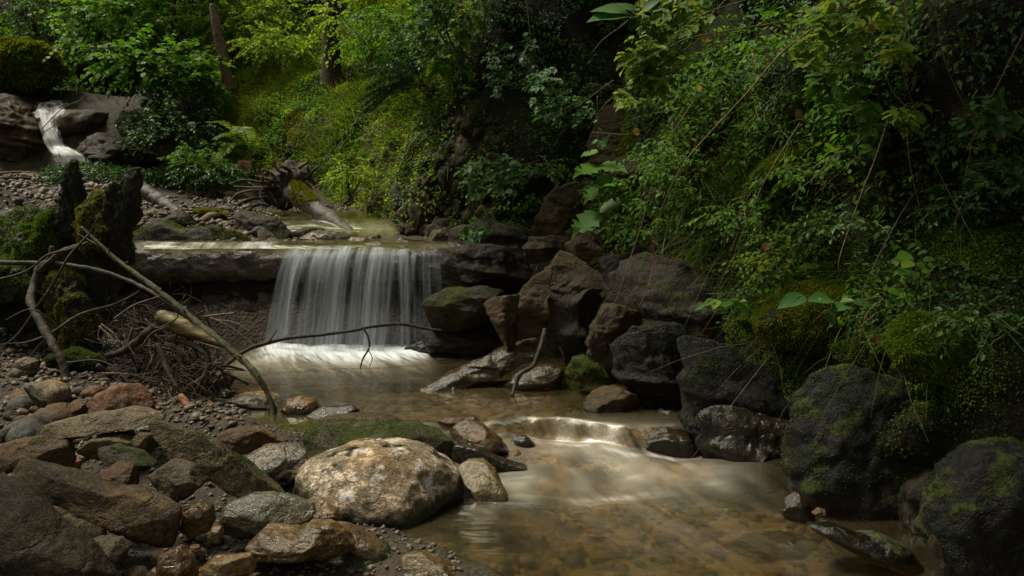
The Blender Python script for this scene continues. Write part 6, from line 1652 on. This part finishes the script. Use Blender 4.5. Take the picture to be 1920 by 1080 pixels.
bramble('lime green raspberry spray hanging at the top of the bank beside the pale herb', [(1420, -60, 4.8), (1340, 20, 4.75), (1260, 90, 4.7), (1190, 160, 4.6)], spray(1270, 30, 70, 45, 40, 4.65, 1) + spray(1215, 100, 40, 40, 20, 4.6, 2), 'leaf_lime', 201, leafL=(0.058, 0.097))
bramble('yellowing raspberry shoot with toothed leaves above the pale boulder face', [(1330, 60, 4.7), (1260, 110, 4.65), (1190, 165, 4.6), (1170, 195, 4.55)], spray(1225, 120, 55, 40, 30, 4.6, 3) + spray(1200, 175, 40, 22, 13, 4.55, 4), 'leaf_lime', 202, leafL=(0.058, 0.097))
bramble('long-leaved raspberry shoot arching out at the top centre of the bank', [(1660, -40, 4.3), (1600, 30, 4.25), (1540, 90, 4.2), (1490, 140, 4.15)], spray(1560, 80, 70, 55, 28, 4.2, 5, -55, 20) + spray(1600, 10, 70, 25, 17, 4.25, 6), 'leaf_lime', 203, leafL=(0.065, 0.109))
bramble('drooping raspberry shoot with a yellow-tipped leaf against the dark recess', [(1690, -30, 4.1), (1700, 40, 4.05), (1690, 120, 4.0), (1720, 220, 4.0)], spray(1690, 70, 45, 45, 15, 4.05, 7, -20, 22) + spray(1700, 215, 30, 25, 10, 4.0, 8, 20, 14), 'leaf_lime', 204, leafL=(0.065, 0.103))
bramble('mid-green bramble trailing over the bright moss roll', [(1500, 20, 4.4), (1560, 120, 4.35), (1620, 200, 4.3), (1660, 260, 4.25)], spray(1590, 160, 70, 50, 27, 4.3, 9, -50, 18) + spray(1640, 240, 50, 40, 20, 4.25, 10, -40, 24), 'leaf_mid', 205, leafL=(0.058, 0.103))
bramble('dark green bramble in the shade at the right edge', [(1920, 60, 3.6), (1870, 160, 3.6), (1830, 240, 3.6), (1810, 330, 3.6)], spray(1850, 220, 55, 40, 20, 3.6, 11, -30, 16) + spray(1870, 330, 50, 30, 20, 3.6, 12), 'leaf_dark', 206, leafL=(0.045, 0.077))
bramble('bramble with small leaves below the upper raspberry sprays', [(1420, 100, 4.8), (1360, 190, 4.75), (1290, 260, 4.7)], spray(1340, 170, 90, 70, 51, 4.75, 13, -25, 18), 'leaf_mid', 207, leafL=(0.038, 0.071))
bramble('leafy bramble curtain hanging over the mid bank', [(1300, 190, 4.9), (1230, 300, 4.85), (1200, 380, 4.8)], spray(1230, 330, 80, 70, 51, 4.85, 14, -18, 24), 'leaf_mid', 208, leafL=(0.032, 0.065))
bramble('dark-leaved bramble growing out over the shaded stone wall', [(1010, 300, 7.0), (950, 320, 6.9), (880, 350, 6.8)], spray(930, 330, 70, 40, 40, 6.9, 15, -24, 14) + spray(890, 430, 25, 25, 13, 6.8, 16, -24, 14), 'leaf_blue', 209, leafL=(0.058, 0.109))
bramble('green bramble spray in the middle of the dark recess', [(1150, 150, 6.0), (1080, 200, 5.9), (1020, 230, 5.8)], spray(1060, 205, 60, 35, 34, 5.9, 17, -26, 14) + spray(1030, 165, 40, 40, 20, 5.9, 18), 'leaf_blue', 210, leafL=(0.045, 0.083))
bramble('ivy-like trailer hanging down the dark recess', [(985, -20, 6.6), (995, 80, 6.5), (1000, 160, 6.4)], spray(995, 120, 16, 60, 27, 6.45, 19, 2, 26) + spray(940, 130, 35, 50, 23, 6.6, 20), 'leaf_dark', 211, leafL=(0.045, 0.077))
bramble('bramble leaning over the rotten wall top above the fern', [(960, -30, 8.6), (880, 40, 8.4), (800, 90, 8.3)], spray(830, 60, 70, 55, 57, 8.35, 21, -22, 18), 'leaf_mid', 212, leafL=(0.077, 0.129))

# --- bare canes and hanging stems, each one on its own
CN = [([(1640, -30, 4.25), (1560, 30, 4.2), (1470, 95, 4.2), (1400, 175, 4.2), (1330, 250, 4.25), (1280, 310, 4.25), (1245, 380, 4.3), (1225, 450, 4.35)], 2.6, 'long reddish cane arching across the middle of the bank'),
      ([(1225, 450, 4.35), (1226, 490, 4.4), (1215, 540, 4.4), (1195, 580, 4.45)], 2.0, 'reddish cane tip forking above the pitted rock'),
      ([(1222, 350, 4.5), (1202, 425, 4.5), (1180, 490, 4.5), (1160, 550, 4.5), (1138, 595, 4.5)], 1.8, 'straight tan stem hanging to the pitted brown rock'),
      ([(1755, 20, 3.8), (1765, 90, 3.8), (1785, 150, 3.8), (1810, 200, 3.8), (1835, 240, 3.8)], 1.8, 'brown stem curving down beside the dark recess'),
      ([(1660, 130, 4.0), (1672, 170, 4.0), (1700, 200, 4.0), (1732, 232, 4.0)], 1.8, 'brown stem trailing under the drooping raspberry shoot'),
      ([(1480, 40, 4.3), (1380, 55, 4.3), (1290, 72, 4.3), (1240, 95, 4.35), (1180, 125, 4.4)], 1.8, 'thin tan cane crossing the top of the bank nearly level'),
      ([(1400, 0, 4.4), (1330, 22, 4.4), (1290, 45, 4.4), (1255, 75, 4.4)], 1.8, 'short tan cane above the level cane'),
      ([(1280, 95, 4.6), (1210, 140, 4.6), (1140, 190, 4.6), (1100, 245, 4.7)], 1.6, 'tan cane slanting through the yellowing raspberry shoot'),
      ([(1205, 12, 4.9), (1170, 45, 4.9), (1130, 75, 4.9), (1110, 100, 4.9)], 1.5, 'pale stem under the long-leaved pale plant'),
      ([(1665, 225, 4.0), (1640, 300, 3.9), (1620, 350, 3.85), (1595, 420, 3.8), (1575, 480, 3.75), (1572, 510, 3.75)], 2.0, 'tan stalk hanging down to the golden moss cushion'),
      ([(1700, 240, 3.7), (1705, 300, 3.7), (1722, 380, 3.7), (1742, 440, 3.7)], 1.3, 'fine stem hanging in front of the dark recess'),
      ([(1810, 370, 3.6), (1790, 420, 3.6), (1795, 460, 3.6)], 1.2, 'fine bent stem in front of the dim moss shelf'),
      ([(1565, 290, 4.1), (1530, 330, 4.05), (1505, 350, 4.0), (1480, 372, 4.0)], 1.5, 'pale stem lying over the bright moss roll'),
      ([(1500, 230, 4.3), (1450, 310, 4.2), (1420, 370, 4.2), (1375, 480, 4.2)], 1.7, 'brown cane hanging behind the bright moss roll'),
      ([(1400, 350, 4.3), (1385, 430, 4.3), (1366, 480, 4.3)], 1.5, 'short brown stalk on the grassy part of the bank'),
      ([(1670, 690, 3.55), (1700, 650, 3.55), (1730, 620, 3.55)], 1.5, 'tan stalk lying on the feathery moss cushion'),
      ([(1655, 560, 3.65), (1625, 590, 3.65), (1612, 640, 3.65), (1618, 680, 3.65)], 1.5, 'bent pale stalk between the two moss cushions'),
      ([(1240, 215, 4.5), (1190, 250, 4.5), (1110, 248, 4.6)], 1.6, 'crooked brown twig in front of the lichened boulder face'),
      ([(1280, 200, 4.5), (1210, 290, 4.55), (1150, 320, 4.6)], 1.6, 'dark twig slanting down over the lichened boulder face'),
      ([(250, 200, 12.4), (265, 240, 12.2), (292, 278, 12)], 1.1, 'thin green vine in front of the dark ledge'),
      ([(375, 335, 10.2), (366, 352, 10.2), (372, 372, 10.2), (376, 386, 10.2)], 1.8, 'crooked hanging twig above the stream bed'),
      ([(640, 310, 9.6), (641, 350, 9.5), (640, 400, 9.4)], 1.6, 'leafy hanging stem in front of the stone wall'),
      ([(600, -20, 7.5), (640, 30, 7.5), (680, 75, 7.4), (720, 120, 7.4), (770, 145, 7.4)], 1.9, 'thin black bough crossing in front of the tree trunk'),
      ([(80, 240, 9.0), (115, 205, 9.0), (160, 180, 9.0), (178, 135, 9.0)], 1.3, 'bare arching twig in front of the far cascade'),
      ([(82, 248, 9.0), (120, 225, 9.0), (148, 212, 9.0)], 1.1, 'short bare twig in front of the far cascade')]
for i, (p, rp, lab) in enumerate(CN):
    C = px(p)
    V, F = tube(C, np.linspace(rp, rp * .5, len(C)) * .72 * p[0][2] / FPX, 6, n=30, rough=.15, seed=i)
    mt = 'bark_dark' if ('black' in lab or 'dark twig' in lab) else ('stem' if 'green' in lab or 'leafy' in lab else ('cane' if 'reddish' in lab else 'twig'))
    link('hanging_stem', mesh('hanging_stem', V - C[0], F, M[mt]), None, C[0], lab, 'stem')

# fallen leaves lying about
FL = [(1190, 240, 4.6, 'yellow'), (1228, 85, 4.5, 'yellow'), (1320, 65, 4.3, 'yellow'), (1690, 130, 3.95, 'yellow'), (1640, 60, 4.1, 'dead'), (1312, 160, 4.4, 'yellow'), (1660, 630, 3.6, 'dead'), (1650, 625, 3.6, 'dead'), (1762, 648, 3.55, 'dead'), (1500, 205, 4.4, 'dead'), (1440, 455, 4.2, 'dead'), (1708, 268, 3.95, 'yellow')]
for i, (u, v, y, k) in enumerate(FL):
    c = at(u, v, y); g = np.random.default_rng(i)
    V, F = scatter(c[None], g.normal(size=(1, 3)) + [[0, 0, -1]], np.array([[0, -1, .4]]), .055, 1.1, 'tooth')
    link('withered_leaf', mesh('withered_leaf', V - c, F, M['leaf_' + k]), None, c, ('yellow' if k == 'yellow' else 'brown') + ' withered leaf caught among the plants of the right bank', 'leaf', 'withered leaves caught on the right bank')

# leaf litter on the gravel: nobody could count it
g = np.random.default_rng(88); n = 520
x, y = g.uniform(-4.2, -.6, n), g.uniform(2.7, 7.0, n)
k = ground_z(x, y) > water_z(x, y) + .03; x, y = x[k], y[k]
P = np.stack([x, y, ground_z(x, y) + g.uniform(.012, .04, len(x))], -1)
V, F = scatter(P, g.normal(size=P.shape) * [1, 1, .25], UPV + g.normal(size=P.shape) * .35, g.uniform(.025, .055, len(P)), 1.0, 'round')
link('leaf_litter', mesh('leaf_litter', V, F, M['leaf_dead'], False), kind='stuff')
# --- shrubs and trees of the far slope
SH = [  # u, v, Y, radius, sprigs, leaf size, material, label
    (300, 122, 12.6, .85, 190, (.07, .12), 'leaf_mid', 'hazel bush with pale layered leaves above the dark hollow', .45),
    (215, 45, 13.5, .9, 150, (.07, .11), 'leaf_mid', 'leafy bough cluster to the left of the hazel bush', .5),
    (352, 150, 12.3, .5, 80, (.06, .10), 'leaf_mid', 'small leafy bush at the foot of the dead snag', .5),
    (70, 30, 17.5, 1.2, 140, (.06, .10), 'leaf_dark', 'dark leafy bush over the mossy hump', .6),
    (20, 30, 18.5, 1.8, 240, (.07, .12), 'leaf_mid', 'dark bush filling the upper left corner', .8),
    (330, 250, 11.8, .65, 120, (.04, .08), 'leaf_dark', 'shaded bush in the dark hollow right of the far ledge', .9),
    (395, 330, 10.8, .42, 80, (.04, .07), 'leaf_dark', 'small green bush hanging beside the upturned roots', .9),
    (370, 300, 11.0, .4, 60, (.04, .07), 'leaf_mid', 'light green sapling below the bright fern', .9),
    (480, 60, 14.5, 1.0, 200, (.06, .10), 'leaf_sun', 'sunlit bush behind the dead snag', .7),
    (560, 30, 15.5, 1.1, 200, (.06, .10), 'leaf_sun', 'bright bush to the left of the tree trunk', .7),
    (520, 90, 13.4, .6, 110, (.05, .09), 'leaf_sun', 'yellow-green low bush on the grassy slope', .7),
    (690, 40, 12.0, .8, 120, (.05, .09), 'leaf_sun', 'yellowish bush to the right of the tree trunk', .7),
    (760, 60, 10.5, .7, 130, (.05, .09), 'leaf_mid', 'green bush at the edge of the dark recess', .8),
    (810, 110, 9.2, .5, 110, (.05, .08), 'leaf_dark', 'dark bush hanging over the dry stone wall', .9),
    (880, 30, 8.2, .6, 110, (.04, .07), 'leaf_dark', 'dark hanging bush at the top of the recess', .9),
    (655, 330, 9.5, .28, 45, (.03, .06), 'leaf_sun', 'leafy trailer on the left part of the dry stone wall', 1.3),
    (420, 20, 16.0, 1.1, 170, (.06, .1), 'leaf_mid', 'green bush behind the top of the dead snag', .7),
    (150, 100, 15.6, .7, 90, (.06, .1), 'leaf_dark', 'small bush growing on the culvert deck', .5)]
for i, (u, v, y, rad, n, lf, mt, lab, fl_) in enumerate(SH):
    shrub('shrub', lab, 'bush', at(u, v, y), rad, n, lf, mt, 300 + i, fl_, tpl='round' if 'hazel' in lab else 'leaf', W=1.15)
# dark spruce sapling
g = np.random.default_rng(71)
root = thing('spruce_sapling', at(790, 175, 8.6), 'dark drooping spruce bough over the slope by the fern', 'spruce')
mb, nb = MB(), MB()
for k in range(9):
    a = at(770 + g.normal() * 8, 145 + g.normal() * 6, 8.5); e = at(650 + g.uniform(-30, 110), 110 + 14 * k + g.normal() * 8, 8.3)
    m = (a + e) / 2 + UPV * .06
    V, F = tube([a, m, e], [.006, .004, .0015], 5, n=14); mb.add(V, F)
    S = spline(np.array([a, m, e]), 150)
    for q in range(6, 150, 9):
        d_ = _unit(S[min(q + 1, 149)] - S[q - 1]); sd = _unit(np.cross(d_, UPV)) * (1 if q % 2 else -1)
        l = .16 * (1 - q / 190)
        R_ = S[q] + np.linspace(0, 1, 14)[:, None] * (sd * .7 + d_ * .6 - UPV * .25) * l
        V, F = tube(R_[::4], .0016, 4); mb.add(V, F)
        for s_ in (1, -1):
            V, F = scatter(R_, sd * .2 + d_ * .6 + g.normal(size=R_.shape) * .5 + UPV * .2 * s_, g.normal(size=R_.shape), .05, .9, 'spike'); nb.add(V, F)
mb.part('branch', M['bark_dark'], root); nb.part('needles', M['leaf_dark'], root, smooth=False)

# snag and trunks
def pole(name, label, pts, mat, cat='tree', moss=0, sides=14, rough=.3, seed=0):
    C = px([p[:3] for p in pts]); r = np.array([p[3] * p[2] / FPX for p in pts])
    root = thing(name, C[0], label, cat)
    V, F = tube(C, r, sides, n=60, rough=rough, seed=seed, freq=5)
    part('trunk', V, F, M[mat], root)
    return root
pole('dead_snag', 'broken dead trunk standing on the far slope', [(432, 170, 12.8, 10), (424, 130, 12.8, 9.5), (414, 85, 12.8, 9.5), (404, 40, 12.8, 8.5), (398, 8, 12.8, 5)], 'twig', 'snag', seed=4)
def tree_px(label, base, top, r, crowns, nsp, leaf, mat, seed, **kw):
    b = at(*base); t_ = at(*top)
    cc = np.array([at(u, v, y) for u, v, y, _ in crowns]); cr = np.array([c_[3] for c_ in crowns])
    o = tree('tree', label, b, t_[2] - b[2], r, cc, cr, nsp, leaf, mat, seed, bend=.12, **kw)
    return o
tree_px('mossy tree trunk rising out of the grassy slope at the top', (622, 150, 12.6), (636, -420, 12.6), .13, [(640, -480, 12.0, .9), (690, -30, 11.5, .5)], 160, (.06, .1), 'leaf_sun', 401, trunkmat='bark_brown')
tree_px('slender dark tree left of the snag', (292, 90, 14.5), (285, -380, 14.5), .05, [(300, -150, 14.5, 1.3), (260, 10, 14, .8)], 330, (.06, .1), 'leaf_mid', 402)
tree_px('forked dark sapling beside the slender tree', (328, 65, 14.2), (365, -260, 14.2), .045, [(380, -60, 14.5, 1.0), (400, 40, 14.5, .7)], 300, (.06, .1), 'leaf_mid', 403)
# the wood behind
g = np.random.default_rng(90)
KT = ['broad', 'narrow', 'tall', 'bushy', 'low-crowned', 'open-crowned']
tb = [(60, 60, 21, 'leaf_mid'), (180, 30, 20, 'leaf_mid'), (300, 60, 22, 'leaf_sun'), (420, 50, 21, 'leaf_sun'), (520, 40, 20, 'leaf_sun'), (620, 20, 19, 'leaf_sun'), (240, -20, 26, 'leaf_mid'), (380, -10, 27, 'leaf_sun'), (110, -10, 27, 'leaf_sun'), (520, -10, 26, 'leaf_mid')]
pl = ['above the far left corner', 'above the culvert', 'behind the hazel bush', 'behind the dead snag', 'behind the bright bush', 'behind the mossy tree trunk', 'high behind the culvert', 'high behind the snag', 'high in the left corner', 'high behind the bright bush']
for i, (u, v, y, mt) in enumerate(tb):
    p = at(u, v, y); b0 = np.array([p[0], y, gz(p[0], y)]); h = 13.0
    cc = [b0 + [0, -.3, 2.2], b0 + [.8, -.6, 1.1], b0 + [-.9, -.4, 1.5], b0 + [.1, 0, 4.4], b0 + [-.6, 0, 7.2], b0 + [.7, .3, 9.6], b0 + [0, 0, 12.2]]
    tree('tree', 'leafy forest tree ' + pl[i], b0, h, .10, cc, [1.6, 1.1, 1.1, 1.9, 2.2, 2.2, 1.7], 900, (.10, .19), mt, 410 + i, bend=.4, group='trees of the wood behind the stream')

# dim plants on the ground of the dark hollow
n = 30000; g = np.random.default_rng(96)
x, y = g.uniform(-7.0, -3.8, n), g.uniform(11.5, 16.5, n)
z = ground_z(x, y); P = np.stack([x, y, z + g.uniform(0, .22, n)], -1)
P = P[clump(P, 1.0, 5, -.3, .25) > g.random(n)]
V, F = scatter(P, g.normal(size=P.shape) + [0, -.6, -.1], UPV + g.normal(size=P.shape) * .4 + [0, -.3, 0], g.uniform(.03, .08, len(P)))
link('undergrowth', mesh('undergrowth', V, F, M['leaf_dark'], False), kind='stuff')
# carpet of plants over the ground of the far hillside
n = 90000; g = np.random.default_rng(95)
x, y = g.uniform(-16, 3, n), g.uniform(14.5, 30, n)
z = ground_z(x, y); P = np.stack([x, y, z + g.uniform(0, .35, n)], -1)
u, v, _ = proj(P); ok = (u > -80) & (u < 1000) & (v > -250) & (z > 3.35) & (clump(P, .7, 3, -.35, .2) > g.random(n)); P = P[ok]
V, F = scatter(P, g.normal(size=P.shape) + [0, -.6, -.1], UPV + g.normal(size=P.shape) * .4 + [0, -.3, 0], g.uniform(.06, .14, len(P)))
link('undergrowth', mesh('undergrowth', V, F, M['leaf_mid'], False), kind='stuff')

# --- unseen trees added to shade the right bank, left corner and recess
tree('tree', 'unseen tree added over the right bank to shade it', (4.9, 3.4, 2.8), 4.5, .16, [(1.2, 3.5, 4.8), (2.2, 3.2, 5.0), (-0.3, 2.7, 4.85), (0.1, 1.9, 4.9), (.5, 3.8, 5.05)], [1.0, 1.0, .65, .8, .6], 2500, (.09, .15), 'leaf_mid', 501, bend=.2)
tree('tree', 'unseen tree added on the left bank to shade the boulders', (-6.6, 1.6, 1.5), 5.5, .15, [(-4.5, 3.0, 4.7), (-3.9, 2.2, 5.0)], [.9, .8], 420, (.07, .12), 'leaf_mid', 502, bend=.2)
tree('tree', 'unseen tree added on the bank top to shade the recess', (1.6, 9.6, 5.5), 4.0, .14, [(-1.8, 8.0, 6.2), (-1.0, 7.6, 6.4), (-.2, 8.6, 6.4)], [.9, .9, .9], 700, (.07, .12), 'leaf_mid', 503, bend=.2)
